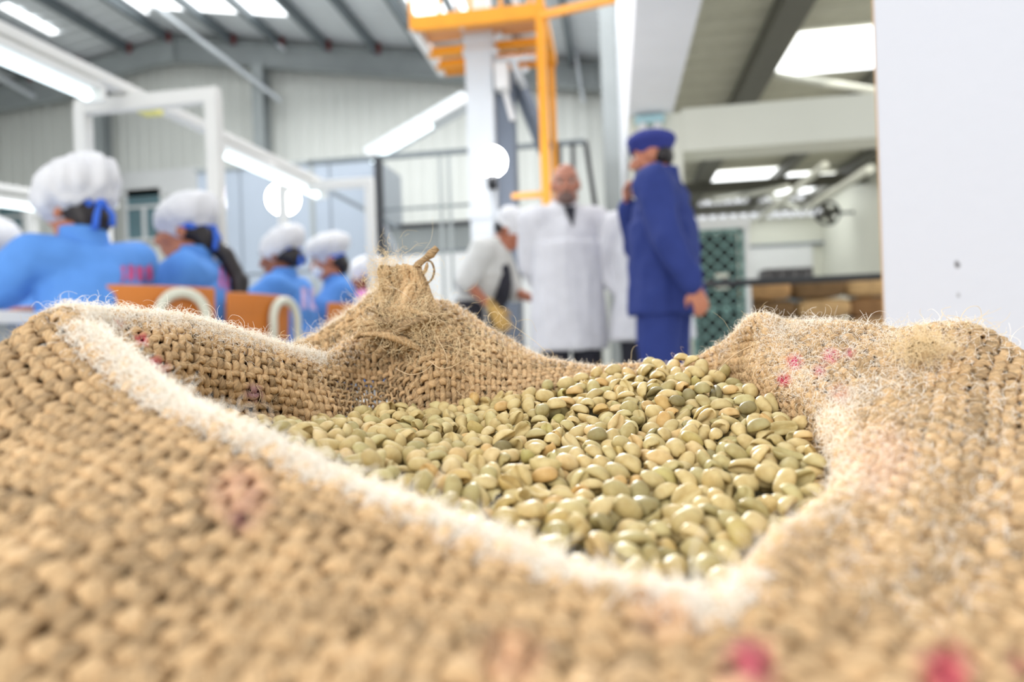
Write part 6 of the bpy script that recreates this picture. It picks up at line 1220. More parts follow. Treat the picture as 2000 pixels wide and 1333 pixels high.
  284,2489,-518,-72,-18,58,5,87, 408,2593,-486,2,79,-39,2,95, 297,2632,-450,-14,27,-33,2,88, 305,2728,-452,-26,-22,-88,0,99, 275,2801,-437,34,50,79,1,89, 227,2874,-451,30,40,80,3,95,
  316,3082,-424,6,23,-45,4,97, 345,3160,-429,-51,9,-4,0,94, 254,3402,-350,16,32,91,1,101, 329,3470,-363,36,-25,-29,1,102, 251,3773,-345,16,66,-55,2,83, 283,1525,-627,49,-15,73,1,85,
  422,1642,-621,27,-14,15,6,82, 464,1710,-590,13,-94,-27,4,102, 467,1810,-578,5,-6,79,5,102, 273,1872,-605,42,45,-47,3,99, 388,2087,-549,-16,96,-2,0,99, 355,2307,-535,4,-32,89,4,97,
  391,2403,-532,100,-7,4,0,87, 451,2552,-527,-46,-42,30,4,84, 388,2633,-468,-25,65,12,3,95, 385,2764,-462,16,31,-25,3,100, 391,2838,-426,34,39,-84,7,102, 318,2891,-440,64,6,4,3,97,
  374,2937,-431,14,28,55,0,96, 424,3148,-394,11,-22,42,4,101, 433,3228,-396,-5,23,90,0,89, 355,3492,-348,25,56,72,1,96, 369,3640,-348,60,38,30,2,96, 364,3694,-340,-22,-45,-86,1,99,
  339,3771,-322,-9,35,-40,4,90, 377,3809,-272,11,4,-99,1,90, 478,1605,-587,29,-20,-92,4,96, 541,1741,-584,64,-27,-45,0,94, 574,1900,-592,29,32,35,0,104, 558,1984,-574,11,3,-58,2,105,
  484,2094,-554,-21,-40,83,3,97, 472,2154,-571,50,-9,-83,0,84, 423,2340,-519,72,-2,-68,3,92, 459,2315,-499,14,31,14,1,98, 487,2496,-494,10,46,39,4,92, 507,2561,-513,-27,-54,-25,3,88,
  472,2726,-432,61,46,62,4,101, 458,2841,-448,74,58,2,2,86, 477,3045,-391,-38,72,54,4,93, 552,3088,-373,65,74,-16,0,84, 507,3186,-398,37,11,-57,1,84, 436,3304,-366,-8,-95,27,0,89,
  434,3428,-359,20,-1,-95,0,87, 449,3495,-311,2,92,-37,1,98, 425,3590,-330,-11,-2,97,2,85, 524,3687,-314,65,71,10,1,89, 465,3761,-311,81,-42,0,0,89, 565,1658,-607,-19,-23,95,4,101,
  584,1752,-633,-32,11,-82,6,103, 630,1859,-593,37,83,16,0,96, 618,1959,-554,37,-27,88,5,99, 573,2028,-548,-42,19,18,0,101, 570,2104,-538,-25,25,-90,4,92, 593,2164,-570,26,9,-67,1,82,
  578,2331,-507,-6,42,-43,5,101, 576,2472,-520,89,34,4,1,102, 581,2571,-512,-91,-30,25,6,84, 566,2781,-445,30,-1,92,4,105, 579,2843,-418,-61,-41,-7,2,85, 444,2964,-384,-58,-53,-11,1,104,
  565,3137,-383,-72,-40,-51,2,104, 572,3227,-378,-57,-75,-8,2,88, 563,3301,-343,16,-28,-49,5,104, 545,3423,-313,-60,70,37,7,99, 572,3475,-294,-60,-52,-60,1,92, 549,3540,-323,18,-16,84,3,82,
  535,3609,-301,43,-31,-84,5,87, 556,3828,-302,-51,-44,37,1,103, 569,3888,-236,3,56,-82,0,101, 640,1771,-598,6,57,76,2,98, 696,1940,-594,-17,-71,3,4,101, 692,2010,-572,-15,-6,-44,2,85,
  653,2145,-562,31,9,-84,0,85, 726,2299,-548,59,-48,-65,6,89, 698,2410,-491,-15,-39,-69,3,101, 698,2567,-503,78,49,-12,1,94, 641,2658,-495,50,-32,79,1,83, 608,2692,-486,51,6,-70,2,99,
  665,2872,-425,89,-20,17,1,102, 776,2864,-399,44,83,28,0,88, 662,3160,-367,-53,11,44,0,93, 637,3215,-332,37,-89,-25,0,91, 655,3423,-301,50,-31,-71,1,96, 631,3517,-307,-49,1,-42,7,100,
  655,3582,-299,57,-57,59,0,94, 684,3646,-291,24,-46,-58,2,100, 582,3725,-302,9,6,65,1,83, 652,3870,-263,29,-36,65,1,88, 757,1947,-571,-94,23,11,5,93, 790,1998,-586,5,44,-36,1,88,
  770,2103,-540,30,49,-3,3,83, 725,2181,-525,-22,68,25,6,83, 764,2288,-520,-7,2,-96,3,105, 762,2382,-526,4,-30,69,0,84, 751,2492,-485,-3,34,-3,0,98, 768,2557,-488,-25,28,74,3,96,
  812,2653,-455,46,-73,17,6,102, 831,2674,-465,-18,44,40,3,100, 763,2809,-425,36,52,-74,5,94, 863,2907,-397,-10,33,-26,4,84, 717,3011,-417,-42,-47,77,4,99, 695,3067,-390,38,-72,4,5,96,
  721,3126,-371,11,-34,-58,1,101, 697,3222,-335,12,39,-37,2,104, 710,3496,-294,-43,-20,-43,1,84, 741,3549,-297,11,-4,-36,5,96, 748,3557,-262,0,24,79,0,100, 765,3682,-263,7,2,-83,5,100,
  845,1961,-563,-23,-60,-21,4,94, 883,2077,-546,-21,88,42,1,92, 859,2147,-522,42,8,86,4,94, 839,2354,-519,14,4,-19,4,93, 807,2418,-482,9,45,88,1,103, 851,2604,-487,-33,-19,-83,3,90,
  894,2677,-499,26,-8,46,4,84, 818,2765,-417,-19,-25,46,3,84, 843,2829,-396,12,47,62,3,100, 902,2968,-401,29,46,-84,4,105, 848,3031,-385,-44,84,8,7,99, 845,3117,-351,93,-29,9,2,86,
  800,3153,-374,-27,-34,-18,3,93, 844,3285,-313,27,11,-74,2,90, 943,3441,-313,95,13,-15,1,104, 812,3482,-296,14,21,-34,2,90, 865,3687,-289,6,-29,-94,1,103, 856,3764,-279,69,7,-48,7,101,
  817,3832,-215,26,-8,89,1,94, 917,2137,-527,-57,28,-48,4,102, 955,2199,-530,-15,33,46,4,96, 927,2252,-498,-64,-15,-34,5,103, 924,2324,-494,-91,20,-3,5,98, 966,2410,-490,24,-14,-84,0,105,
  927,2495,-488,29,-15,-80,3,97, 966,2595,-466,-29,-5,-94,1,89, 909,2699,-442,16,35,-28,2,96, 910,2777,-400,4,16,-70,1,89, 915,2894,-365,29,-92,-8,7,103, 944,3004,-365,-20,3,-33,3,91,
  940,3102,-338,-2,1,99,4,104, 912,3290,-289,9,-1,-67,2,105, 1053,3437,-339,26,-22,-76,3,89, 952,3613,-289,86,29,-41,2,91, 897,3814,-222,28,19,-84,0,97, 1027,2356,-501,-4,-3,-98,4,88,
  1064,2441,-473,1,38,59,4,90, 982,2534,-493,8,70,2,4,86, 1047,2638,-474,73,65,-12,0,92, 1061,2705,-442,-56,-74,7,3,101, 987,2843,-389,17,55,-50,1,91, 1039,2943,-379,34,33,65,7,97,
  1049,3039,-358,30,27,35,2,104, 1040,3115,-342,16,-97,-12,6,103, 1026,3274,-338,15,-8,29,6,97, 842,3388,-294,7,-37,-65,1,100, 867,3513,-273,27,-20,94,4,98, 979,3638,-283,10,18,74,2,103,
  1025,3691,-226,56,19,-71,4,103, 1112,2686,-429,-61,20,13,1,88, 1143,2810,-438,-16,36,-37,2,86, 1107,2991,-388,12,28,-75,4,93, 1107,2911,-422,-24,42,-79,4,92, 1157,3155,-334,50,-45,-52,4,88,
  1133,3404,-321,29,26,-58,3,86, 1136,3550,-316,-9,-49,38,0,100, 1123,3611,-246,63,40,-67,3,89, -1351,2561,-299,44,7,-51,3,102, -1289,2617,-311,-3,-3,91,4,87, -1315,2749,-285,-83,11,16,4,100,
  -418,2262,-436,22,33,-86,6,85, -1228,2505,-281,46,4,87,4,101, -1129,2632,-289,-20,-9,-33,0,83, -1198,2724,-314,-23,-10,-97,0,99, -1045,2395,-297,-35,-17,-9,3,96, -1128,2472,-288,31,18,58,6,100,
  -1047,2613,-289,34,-27,-87,0,89, -1072,2676,-303,-14,-46,8,0,104, -1126,3042,-403,48,-33,-43,0,83, -1079,3070,-368,-49,-22,62,0,89, -959,2297,-310,34,21,51,0,97, -970,2392,-310,57,82,6,7,105,
  -1062,2490,-298,-34,-33,-12,5,84, -1035,2604,-294,89,-18,41,0,98, -1137,2924,-351,-37,5,74,0,102, -1017,2936,-321,-35,38,-61,2,97, -1036,3053,-375,47,-29,-42,2,88, -1024,3179,-395,49,73,4,1,99,
  -821,2612,-328,-27,32,91,3,102, -904,2633,-311,59,-3,24,2,97, -833,2759,-336,1,-7,-100,1,97, -801,2161,-375,7,-34,88,2,98, -787,2294,-349,-11,12,0,4,84, -814,2579,-334,56,-72,40,5,102,
  -790,2671,-352,-10,-31,-94,6,104, -778,2738,-375,-10,74,-12,4,89, -782,2820,-347,39,4,-91,1,93, -530,2625,-379,31,-21,-91,4,94, -722,3041,-349,-55,35,-20,6,96, -1006,3084,-352,-43,-41,-67,2,101,
  -855,3201,-365,-30,-12,-26,5,95, -725,2132,-391,25,9,-85,2,98, -768,2183,-417,-10,39,-76,0,103, -751,2227,-377,-17,12,-8,6,97, -693,2360,-364,76,-8,-64,0,103, -759,2586,-346,-46,51,-31,6,103,
  -698,2775,-349,-50,60,-33,1,97, -661,2875,-383,-8,-21,-97,2,84, -741,3178,-342,70,-62,33,5,94, -770,3259,-345,8,16,84,3,90, -767,3413,-330,-4,47,-85,2,89, -673,2086,-379,41,-7,-86,4,85,
  -628,2107,-398,-19,5,97,0,103, -676,2189,-382,6,90,-43,4,90, -655,2249,-398,18,-60,66,2,96, -605,2515,-371,5,27,-90,2,102, -652,2590,-358,85,-36,-19,7,84, -706,2683,-356,4,18,-90,2,88,
  -636,2778,-389,-30,37,81,0,102, -654,2863,-397,76,-61,8,2,91, -646,3006,-370,-15,-32,16,1,82, -659,3149,-354,22,25,34,1,86, -603,3254,-347,-41,-26,-5,1,93, -634,3490,-325,-32,-31,-59,5,85,
  -514,1948,-429,-11,-28,-33,6,96, -580,2168,-400,1,-39,87,2,89, -552,2382,-393,37,-92,-13,5,93, -558,2461,-395,5,48,8,0,103, -556,2535,-392,-4,71,11,1,99, -531,2808,-373,-4,27,13,0,97,
  -582,2858,-381,-13,16,9,6,104, -572,3076,-365,-27,-14,-5,1,86, -580,3142,-375,-93,26,25,7,86, -541,3231,-349,6,9,48,0,93, -561,3309,-363,55,-30,60,0,89, -462,1906,-452,28,3,-42,3,101,
  -434,1986,-422,31,-90,-27,5,100, -493,2292,-397,12,52,11,3,105, -473,2378,-408,59,-14,-69,7,100, -470,2542,-414,31,56,1,2,104, -513,2576,-426,-16,10,-43,3,88, -464,2609,-402,20,-65,69,5,94,
  -446,2775,-393,-26,-30,-19,3,102, -590,2957,-374,-79,15,-25,0,105, -494,3146,-365,-16,28,53,4,97, -448,3135,-406,-4,51,63,4,83, -465,3208,-352,-22,14,85,3,96, -482,3345,-356,5,50,57,4,99,
  -536,3498,-352,6,82,12,1,98, -382,1845,-483,-25,-13,95,7,86, -322,1922,-455,-16,-27,36,1,91, -371,2001,-436,4,91,3,0,103, -366,2095,-441,-91,-26,-25,7,96, -425,2371,-432,73,-43,-51,2,87,
  -394,2411,-470,34,13,-60,0,86, -356,2481,-420,18,-26,-53,4,99, -390,2570,-426,58,27,-55,4,93, -387,2636,-414,12,25,47,3,101, -396,2717,-398,-51,54,-60,3,88, -354,2792,-420,-50,-67,-50,0,90,
  -250,2895,-425,-13,-21,-94,2,96, -408,3371,-352,-6,-23,93,7,103, -360,3477,-343,15,43,-60,0,82, -399,3514,-338,25,0,90,5,92, -226,1752,-507,47,4,34,1,100, -307,1988,-485,-21,-45,85,0,102,
  -289,2012,-474,-39,56,33,0,91, -296,2131,-444,52,-35,62,0,100, -329,2324,-418,-9,13,-96,0,88, -221,2543,-440,35,54,-61,4,104, -287,2581,-421,-2,21,77,1,90, -161,2719,-415,12,-23,-64,1,101,
  -332,2786,-394,38,-7,60,6,85, -283,2798,-429,41,25,-64,6,87, -206,2962,-429,-8,-11,91,2,91, -487,2884,-403,-9,79,42,1,101, -315,3058,-387,-52,35,-61,1,96, -249,3201,-392,12,40,-57,3,99,
  -307,3428,-352,61,54,-57,2,86, -163,1709,-538,43,27,-74,4,99, -289,1749,-460,4,19,95,1,101, -183,1897,-501,72,-52,-42,1,89, -211,1959,-465,-17,75,-56,7,95, -207,2124,-459,64,-7,68,1,95,
  -235,2175,-454,13,79,-59,4,94, -195,2261,-458,-33,3,-31,3,102, -226,2380,-442,12,5,68,2,102, -226,2462,-443,-32,13,-32,4,96, -150,2576,-443,31,-12,58,0,91, -181,2640,-435,16,21,35,6,86,
  -278,2658,-418,-39,7,-84,4,86, -183,2820,-413,-37,-19,91,2,93, -168,3016,-406,81,-55,-14,6,95, -85,3085,-383,61,-61,4,3,104, -175,3112,-390,21,-87,33,0,94, -207,3189,-374,31,47,41,4,103,
  -222,3328,-366,2,47,-19,0,83, -213,3416,-357,0,-15,-32,7,86, -231,3490,-342,40,-20,81,0,86, -212,3592,-328,11,36,-61,3,82, -90,1646,-529,8,-8,-99,6,85, -83,1711,-515,12,14,-20,2,98,
  -158,1900,-510,45,2,86,1,90, -92,2037,-531,-46,-41,-78,6,83, -118,2134,-495,-41,60,-6,5,85, -97,2317,-461,35,46,-69,4,82, -89,2359,-465,51,-22,59,1,92, -41,2535,-445,-32,-19,64,5,89,
  -111,2660,-443,16,-25,76,6,104, -118,2972,-396,15,-11,-81,7,83, -41,3020,-394,-78,27,-36,2,86, -106,3155,-382,40,-50,57,5,101, -114,3231,-368,-25,16,69,2,100, -116,3320,-393,61,52,34,4,94,
  -63,3409,-359,6,-8,14,2,89, -1,1651,-560,-27,40,33,4,104, 5,1774,-508,32,49,51,2,97, 103,1849,-529,-34,-48,77,1,98, 40,1940,-496,-7,8,42,4,103, -108,2214,-472,-5,8,97,0,102,
  -18,2231,-469,19,-89,-22,7,101, 10,2288,-460,-44,54,8,2,103, -13,2374,-473,6,60,-78,3,87, -90,2385,-454,-70,-43,1,2,87, -14,2423,-473,36,-10,-6,3,95, -50,2810,-400,-28,28,92,5,96,
  6,2871,-433,21,50,-84,7,87, -52,2955,-397,-14,24,-50,1,89, 26,2977,-392,42,-71,-57,7,92, -43,3111,-369,79,48,-38,4,103, -47,3219,-377,38,-32,-52,4,92, -54,3305,-407,-5,-3,76,1,82,
  -84,3471,-349,16,89,40,2,103, -1,3388,-345,28,-10,35,4,82, 147,3580,-333,-17,-39,-27,7,86, 89,1562,-583,39,47,-72,1,87, 87,1612,-563,50,15,85,1,96, 140,1833,-518,3,80,37,1,102,
  112,1919,-515,2,33,-93,2,90, 53,2006,-544,9,30,-66,6,89, 7,2057,-531,-21,-18,-62,0,100, 22,2126,-495,27,-72,-41,7,99, 66,2202,-492,-45,-89,-6,5,91, 99,2371,-479,-12,-10,98,0,97,
  103,2435,-446,91,-18,-6,5,104, 81,2684,-441,18,-30,-48,1,105, 91,2873,-436,-47,-87,10,4,94, 88,2940,-418,-22,-6,-9,1,93, 92,3011,-424,-9,11,-90,6,88, 8,3155,-373,-39,-37,-29,3,91,
  86,3278,-380,26,14,58,3,90, 123,3267,-356,52,14,61,6,101, 73,3495,-352,-2,15,78,0,102, 81,3589,-327,18,-19,46,1,93, 194,1583,-595,-34,-48,-6,0,98, 137,1622,-554,45,21,63,4,99,
  77,1716,-524,69,-16,2,5,89, 153,1981,-511,-6,-9,96,4,105, 185,2059,-519,-26,-18,-31,3,85, 213,2121,-539,16,-30,-40,0,95, 347,2374,-481,2,-18,86,3,104, 221,2430,-488,-33,92,19,0,101,
  88,2497,-459,-43,5,-60,2,84, 186,2522,-460,25,21,-13,4,95, 117,2690,-432,-88,35,-33,4,93, 135,2971,-399,-53,63,22,2,83, 121,3045,-399,-2,33,93,1,88, 267,3140,-399,-11,22,62,1,94,
  206,3252,-406,39,-42,15,0,84, 204,3315,-344,-4,-4,100,4,105, 156,3478,-329,21,6,5,3,99, 264,1448,-642,-21,7,-60,2,93, 262,1618,-559,-29,72,-56,5,99, 216,1834,-547,-15,4,-96,7,83,
  478,1863,-558,-26,-29,-92,2,96, 326,2042,-515,70,28,-17,0,102, 281,2085,-528,36,5,-86,4,97, 311,2167,-496,21,21,9,0,102, 252,2283,-509,2,-35,-91,3,96, 275,2337,-477,23,19,92,4,101,
  312,2523,-478,45,49,-14,3,97, 261,2554,-477,-10,-38,80,6,103, 231,2778,-425,-85,32,33,3,99, 272,2932,-415,10,1,-97,3,93, 287,3013,-430,32,-1,88,4,86, 302,3224,-417,18,-92,33,2,92,
  259,3269,-384,46,75,30,5,89, 166,3560,-334,78,40,15,0,101, 182,3705,-303,6,10,-80,3,95, 365,1507,-593,24,-8,-97,2,92, 307,1643,-575,-44,79,-27,1,100, 378,1699,-590,29,11,54,3,101,
  301,1765,-544,-3,-53,-84,3,104, 396,1860,-588,42,21,70,2,82, 332,1895,-552,-38,-17,31,2,97, 393,2201,-517,34,18,-77,3,102, 384,2241,-517,-79,-7,0,1,91, 333,2282,-495,23,-21,35,7,82,
  366,2381,-495,-84,-51,-14,1,83, 379,2475,-503,-3,20,18,3,97, 342,2581,-493,41,-65,50,0,90, 349,2616,-453,-22,47,-31,2,84, 336,2803,-407,1,8,-97,2,98, 321,2882,-400,0,15,-71,0,85,
  369,3012,-411,6,-25,-9,4,96, 355,3110,-386,22,11,85,7,87, 339,3198,-372,-26,-95,13,1,83, 311,3269,-368,-22,13,-38,0,102, 407,3416,-325,-21,-25,24,1,103, 291,3594,-366,-57,48,-67,0,86,
  281,3677,-349,-5,-1,31,0,87, 282,3710,-291,4,33,-91,0,104, 473,3852,-246,15,-14,34,6,88, 450,1463,-618,-7,-61,-47,0,85, 450,1532,-605,17,-31,-65,2,84, 467,1690,-583,-13,29,-87,0,100,
  349,1849,-574,-14,-49,1,0,95, 396,1932,-563,-10,-14,-98,6,82, 480,1944,-536,25,-22,9,0,98, 388,2098,-532,-16,-15,80,0,105, 427,2204,-559,-23,22,-62,6,91, 493,2257,-524,12,-5,-96,1,91,
  429,2413,-494,54,83,-6,0,85, 402,2463,-463,1,23,-34,1,99, 415,2542,-477,44,-2,-13,0,104, 444,2621,-447,-20,24,-66,4,97, 419,2692,-424,36,-73,58,7,100, 466,2863,-403,16,70,-56,7,95,
  434,2900,-433,4,15,-90,6,98, 420,3090,-394,43,63,-57,6,86, 412,3242,-359,-23,-12,-38,4,83, 350,3285,-340,-25,14,-53,3,87, 413,3359,-349,12,8,34,3,87, 416,3556,-302,15,-20,62,2,102,
  347,3614,-315,-27,-22,93,1,89, 414,3678,-299,-91,-15,33,7,88, 396,3745,-292,76,-60,-22,2,90, 594,1869,-556,48,-2,73,3,99, 517,2003,-538,35,-38,-44,0,94, 630,2152,-522,-36,-8,61,3,86,
  542,2197,-516,-16,88,40,3,104, 551,2267,-549,38,-7,75,6,83, 508,2371,-498,18,8,93,4,103, 559,2452,-493,-28,15,80,0,104, 539,2547,-465,-21,14,-97,5,105, 518,2632,-459,-53,-75,35,1,101,
  535,2678,-432,10,-24,-81,0,94, 522,2870,-450,-41,-11,68,6,89, 484,2919,-402,0,47,79,6,104, 505,3001,-404,3,-22,78,2,93, 500,3128,-370,-3,23,94,0,83, 494,3238,-366,-2,-29,-96,3,89,
  480,3400,-330,2,13,-45,3,85, 470,3675,-295,-13,15,-31,4,87, 538,3726,-291,-28,-25,47,0,102, 659,1918,-547,9,31,-89,4,97, 627,2085,-534,-27,19,-94,4,97, 613,2248,-530,4,-33,-58,1,83,
  661,2283,-493,79,39,-46,4,101, 619,2514,-506,5,-36,-80,2,103, 654,2594,-496,5,-50,3,3,104, 572,2654,-462,-46,-57,58,1,101, 607,2813,-410,33,25,54,4,85, 617,2955,-445,9,-12,23,0,90,
  590,2966,-412,-20,-10,83,1,98, 632,3083,-393,20,68,-70,2,83, 534,3203,-352,-13,30,-93,6,105, 550,3342,-322,-35,-4,-24,0,92, 622,3671,-281,21,-44,-85,7,99, 573,3820,-278,-27,58,-57,6,99,
  641,3813,-256,25,-22,84,2,92, 687,1791,-573,-23,-1,-90,0,88, 713,1883,-569,-30,-36,29,4,88, 700,2038,-539,-40,29,0,4,100, 721,2113,-545,39,-64,66,4,90, 681,2308,-493,-22,-22,-92,3,87,
  705,2491,-461,88,-25,-38,1,94, 712,2613,-482,-56,-42,71,2,99, 622,2648,-443,27,-4,-66,0,101, 703,2703,-417,43,27,-17,5,88, 663,2744,-458,37,11,-37,2,93, 667,3022,-387,60,8,-76,3,102,
  637,3128,-354,23,-74,62,2,100, 699,3361,-311,-5,43,82,4,98, 710,3705,-297,-36,23,3,0,86, 785,3908,-199,-8,-15,99,4,85, 819,2059,-531,23,-44,-80,1,85, 813,2540,-454,10,30,-6,0,98,
  917,2610,-462,79,-38,-32,2,87, 764,2710,-452,-30,43,-67,0,87, 713,2803,-410,-46,-46,76,3,100, 750,2934,-405,-23,2,-97,3,83, 826,3005,-353,-30,56,76,5,93, 760,3196,-324,20,11,25,0,87,
  961,3450,-304,-29,0,-35,1,94, 773,3424,-296,25,-9,26,3,92, 789,3602,-257,-31,-27,-84,1,99, 820,3669,-233,56,-62,-53,2,85, 749,3848,-240,20,14,-97,1,99, 894,2023,-537,32,-54,-70,0,91,
  850,2315,-486,28,5,-53,2,95, 884,2460,-454,-46,18,86,4,82, 910,2536,-452,-20,-19,-37,0,83, 946,2632,-443,-44,11,4,1,85, 748,2838,-394,-32,-5,82,6,93, 830,2951,-366,-50,-14,-52,1,99,
  875,3170,-328,1,35,-47,0,94, 871,3370,-325,-40,33,83,1,100, 1031,3390,-304,0,-20,-27,0,83, 830,3559,-292,7,-6,-99,6,104, 910,3591,-273,62,32,-71,0,88, 873,3659,-253,14,-14,60,1,97,
  847,3743,-243,8,38,-92,1,94, 986,2477,-447,-96,19,9,5,93, 1008,2557,-456,37,23,73,0,100, 1003,2645,-434,4,34,23,2,92, 1067,2868,-373,-91,20,34,7,82, 671,2927,-403,31,-12,-85,1,97,
  1024,2993,-333,33,-17,-13,2,86, 1049,3109,-316,-3,11,-99,7,101, 1029,3242,-290,-10,-7,86,0,86, 984,3339,-319,23,96,8,5,102, 957,3601,-247,6,-19,93,1,101, 1005,3542,-281,27,6,37,5,84,
  943,3668,-260,19,-27,-81,1,83, 980,3753,-192,-24,3,91,5,85, 1036,2365,-463,-5,11,-45,4,87, 1104,2528,-463,-82,-1,49,7,88, 1094,2636,-431,96,8,-13,3,96, 1090,2774,-392,-88,-7,-4,5,100,
  1111,2861,-391,-38,27,-88,4,92, 1162,3073,-325,-18,-65,33,1,99, 1124,3121,-355,4,-97,15,4,84, 1114,3271,-339,8,37,-89,4,88, 1089,3351,-322,-24,5,-37,1,101, 1126,3440,-346,-42,25,-34,4,86,
  942,3524,-288,-73,-49,46,5,88, 1076,3601,-265,-13,-84,43,0,98, 1114,2642,-418,0,30,91,2,85, 1185,2833,-390,-53,-28,70,1,96, 1149,2945,-386,7,31,-39,4,95, 1115,3054,-327,69,-17,-55,5,87,
  1129,3252,-293,36,13,-69,4,92, 1130,3492,-301,36,-12,-34,6,100,
]
_raw = np.array(BEAN_ROWS, float).reshape(-1, 8); N_BEANS = len(_raw)
B_P = _raw[:, :3]*1e-4; _q = _raw[:, 3:6]/100.0; _w = np.sqrt(np.clip(1 - (_q**2).sum(1), 0, 1))
B_Q = np.concatenate([_w[:, None], _q], 1); B_Q /= np.linalg.norm(B_Q, axis=1, keepdims=True)
_lift = np.clip((B_P[:, 1] - .30)/.07, 0, 1)*np.clip((B_P[:, 0] + .06)/.06, 0, 1); B_P[:, 2] += .0045*_lift*_lift*(3 - 2*_lift)      # the heap stands a little higher against the back
B_K = _raw[:, 6].astype(int); B_S = _raw[:, 7]/100.0

def bean_material(name, per_object):
    m = bpy.data.materials.new(name); m.use_nodes = True; nt = m.node_tree; b = nt.nodes['Principled BSDF']; L = nt.links.new
    b.inputs['Roughness'].default_value = 0.52; b.inputs['Specular IOR Level'].default_value = 0.28
    b.inputs['Subsurface Weight'].default_value = 0.0
    if per_object:
        sp = nt.nodes.new('ShaderNodeSeparateColor'); L(nt.nodes.new('ShaderNodeObjectInfo').outputs['Color'], sp.inputs[0]); src = sp.outputs[0]
    else:
        a = nt.nodes.new('ShaderNodeAttribute'); a.attribute_name = 'tone'; src = a.outputs['Fac']
    r = nt.nodes.new('ShaderNodeValToRGB'); L(src, r.inputs[0]); e = r.color_ramp.elements; r.color_ramp.interpolation = 'LINEAR'
    tones = [(0, (128,118,82)), (.06, (176,164,114)), (.25, (198,178,126)), (.45, (206,186,132)), (.6, (212,190,136)), (.72, (190,180,128)), (.84, (216,194,144)), (.93, (206,170,110)), (1, (182,172,110))]
    e[0].position = 0; e[0].color = lin(tones[0][1]); e[1].position = 1; e[1].color = lin(tones[-1][1])
    for p, c in tones[1:-1]: k = e.new(p); k.color = lin(c)
    tc = nt.nodes.new('ShaderNodeTexCoord'); n = nt.nodes.new('ShaderNodeTexNoise'); n.inputs['Scale'].default_value = 260; n.inputs['Detail'].default_value = 3; L(tc.outputs['Object'], n.inputs['Vector'])
    rr = nt.nodes.new('ShaderNodeValToRGB'); L(n.outputs['Fac'], rr.inputs[0]); rr.color_ramp.elements[0].position = .3; rr.color_ramp.elements[0].color = lin((226,214,196)); rr.color_ramp.elements[1].position = .62; rr.color_ramp.elements[1].color = (1,1,1,1)
    mx = nt.nodes.new('ShaderNodeMix'); mx.data_type = 'RGBA'; mx.blend_type = 'MULTIPLY'; mx.inputs[0].default_value = 0.8; L(r.outputs[0], mx.inputs[6]); L(rr.outputs[0], mx.inputs[7])
    L(mx.outputs[2], b.inputs['Base Color'])
    n2 = nt.nodes.new('ShaderNodeTexNoise'); n2.inputs['Scale'].default_value = 700; n2.inputs['Detail'].default_value = 2; L(tc.outputs['Object'], n2.inputs['Vector'])
    bp = nt.nodes.new('ShaderNodeBump'); bp.inputs['Strength'].default_value = 0.12; bp.inputs['Distance'].default_value = 0.0005; L(n2.outputs['Fac'], bp.inputs['Height']); L(bp.outputs[0], b.inputs['Normal'])
    return m
M_BEAN, M_BEANS = bean_material('green_coffee_bean', True), bean_material('green_coffee_beans', False)
_shapes = [bean_mesh(k) for k in range(8)]
def quat_mats(Q):
    w, x, y, z = Q.T
    return np.stack([np.stack([1-2*(y*y+z*z), 2*(x*y-w*z), 2*(x*z+w*y)], -1), np.stack([2*(x*y+w*z), 1-2*(x*x+z*z), 2*(y*z-w*x)], -1), np.stack([2*(x*z-w*y), 2*(y*z+w*x), 1-2*(x*x+y*y)], -1)], 1)
B_R = quat_mats(B_Q); B_W = to_world(B_P)
BASIS = np.stack([W_RIGHT, W_FWD, np.array((0, 0, 1.0))], 1)                # columns: local axes in the world
# which beans show: sample the heap's upper side from the camera against its neighbours
_px, _py = project(B_W)
_vis = np.zeros(N_BEANS); _grid = {}
_ord = np.argsort(np.linalg.norm(B_P, axis=1)); _cell = {}
for i in _ord:
    d = np.linalg.norm(B_P[i]); rpx = 0.0036*B_S[i]/d*FPX; n = 0; t = 0
    for ax in (-.7, -.35, 0, .35, .7):
        for ay in (-.7, -.35, 0, .35, .7):
            t += 1; c = (int((_px[i] + ax*rpx)//4), int((_py[i] + ay*rpx)//4))
            if c not in _cell: n += 1
    for ax in np.arange(-rpx*.9, rpx*.9, 3.0):
        for ay in np.arange(-rpx*.8, rpx*.8, 3.0):
            if (ax/rpx)**2 + (ay/rpx/.85)**2 < .85: _cell[(int((_px[i]+ax)//4), int((_py[i]+ay)//4))] = 1
    _vis[i] = n/25.0*(rpx*2)**2
# beans under the near roll of cloth do not show
def crest_row(px):
    xs = [145,225,300,370,450,560,700,800,900,1050,1250,1400,1480,1590,1655,1660]; ys = [624,690,740,800,850,890,970,1010,1050,1110,1165,1195,1110,1025,935,850]
    return np.interp(px, xs, ys)
_hid = (_py > crest_row(_px) + 8) | (_px > 1665)
_vis[_hid] = 0
_best = np.argsort(-_vis)[:300]; _single = np.zeros(N_BEANS, bool); _single[_best] = True
_bm = []
for k in range(8):
    V, F = _shapes[k]; me = bpy.data.meshes.new('coffee_bean'); me.from_pydata(V.tolist(), [], F); me.polygons.foreach_set('use_smooth', [True]*len(F)); me.materials.append(M_BEAN); _bm.append(me)
_tn = np.random.default_rng(77)
def tone_word(t):
    for lim, wd_ in ((.04, 'dark olive'), (.16, 'greyish green'), (.38, 'pale green'), (.66, 'pale yellow'), (.78, 'light green'), (.89, 'cream coloured'), (.965, 'orange tinted')):
        if t < lim: return wd_
    return 'yellowish green'
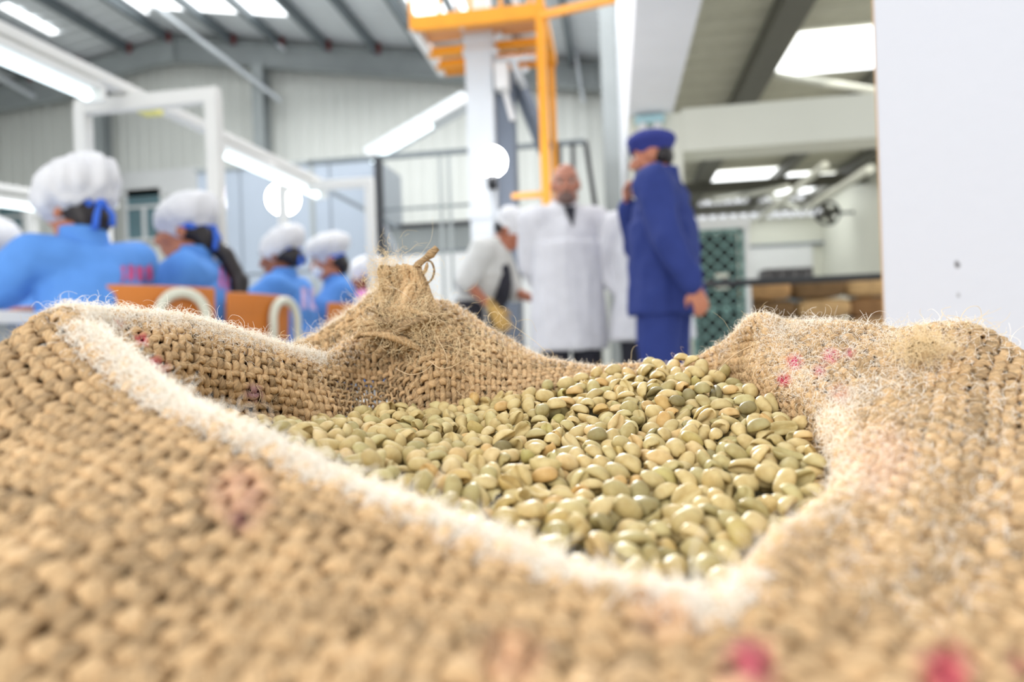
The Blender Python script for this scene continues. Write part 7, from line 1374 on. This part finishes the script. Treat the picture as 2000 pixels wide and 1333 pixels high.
for i in _best:
    o = bpy.data.objects.new('coffee_bean', _bm[B_K[i]]); COL.objects.link(o)
    M = np.eye(4); M[:3, :3] = (BASIS @ B_R[i])*B_S[i]; M[:3, 3] = B_W[i]; o.matrix_world = Matrix(M.tolist())
    t = _tn.random(); o.color = (t, t, t, 1)
    face = -float((B_R[i][:, 2]*B_P[i]).sum())/np.linalg.norm(B_P[i])           # > 0: the rounded back looks at the camera
    side = 'flat grooved side showing' if face < -.35 else ('rounded back showing' if face > .35 else 'seen edge on')
    x, y = B_P[i][0], B_P[i][1]
    where = 'along the back cloth' if _py[i] < 770 + (60 if x < -.02 else 0) else ('by the front roll of cloth' if _py[i] > crest_row(_px[i]) - 75 else ('by the cloth on the right' if _px[i] > 1500 else ('in the left part of the heap' if _px[i] < 950 else 'in the middle of the heap')))
    tag(o, '%s raw coffee bean, %s, %s' % (tone_word(t), side, where), 'coffee bean', 'raw coffee beans on top of the heap')
Vs = []; Fs = []; Ts = []; off = 0; _rt = np.random.default_rng(9)
_keep = ~_single & (B_P[:, 2] > bean_top(B_P[:, 0], B_P[:, 1]) - 0.0125)
for i in np.where(_keep)[0]:
    V, F = _shapes[B_K[i]]; Vs.append(((V*B_S[i]) @ B_R[i].T) @ BASIS.T + B_W[i]); Fs += [tuple(a + off for a in f) for f in F]; off += len(V); Ts.append(np.full(len(V), _rt.random()))
Vs = np.concatenate(Vs); me = bpy.data.meshes.new('coffee_beans'); me.from_pydata(Vs.tolist(), [], Fs); me.polygons.foreach_set('use_smooth', [True]*len(Fs))
_a = me.attributes.new('tone', 'FLOAT', 'POINT'); _a.data.foreach_set('value', np.concatenate(Ts).astype(np.float32))
tag(put('coffee_beans', me, M_BEANS), 'heap of raw green coffee beans filling the open burlap sack', 'coffee beans', kind='stuff')
# the mass of beans below the top layers
xs = np.linspace(-.17, .17, 60); ys = np.linspace(.10, .44, 60); X, Y = np.meshgrid(xs, ys, indexing='ij'); Z = bean_top(X, Y) - 0.0125
_poly = np.array([c[1][:2] for c in CTRL])
def _in(x, y):
    c = False; n = len(_poly)
    for i in range(n):
        x0, y0 = _poly[i]; x1, y1 = _poly[(i+1) % n]
        if (y0 > y) != (y1 > y) and x < (x1-x0)*(y-y0)/(y1-y0)+x0: c = not c
    return c
_msk = np.array([[_in(X[i, j], Y[i, j]) for j in range(60)] for i in range(60)])
M_MASS = mat('shaded_deep_beans', (92, 84, 52), 0.8, var=0.4, scale=160)  # darker than the beans: shade of the gaps put into the colour
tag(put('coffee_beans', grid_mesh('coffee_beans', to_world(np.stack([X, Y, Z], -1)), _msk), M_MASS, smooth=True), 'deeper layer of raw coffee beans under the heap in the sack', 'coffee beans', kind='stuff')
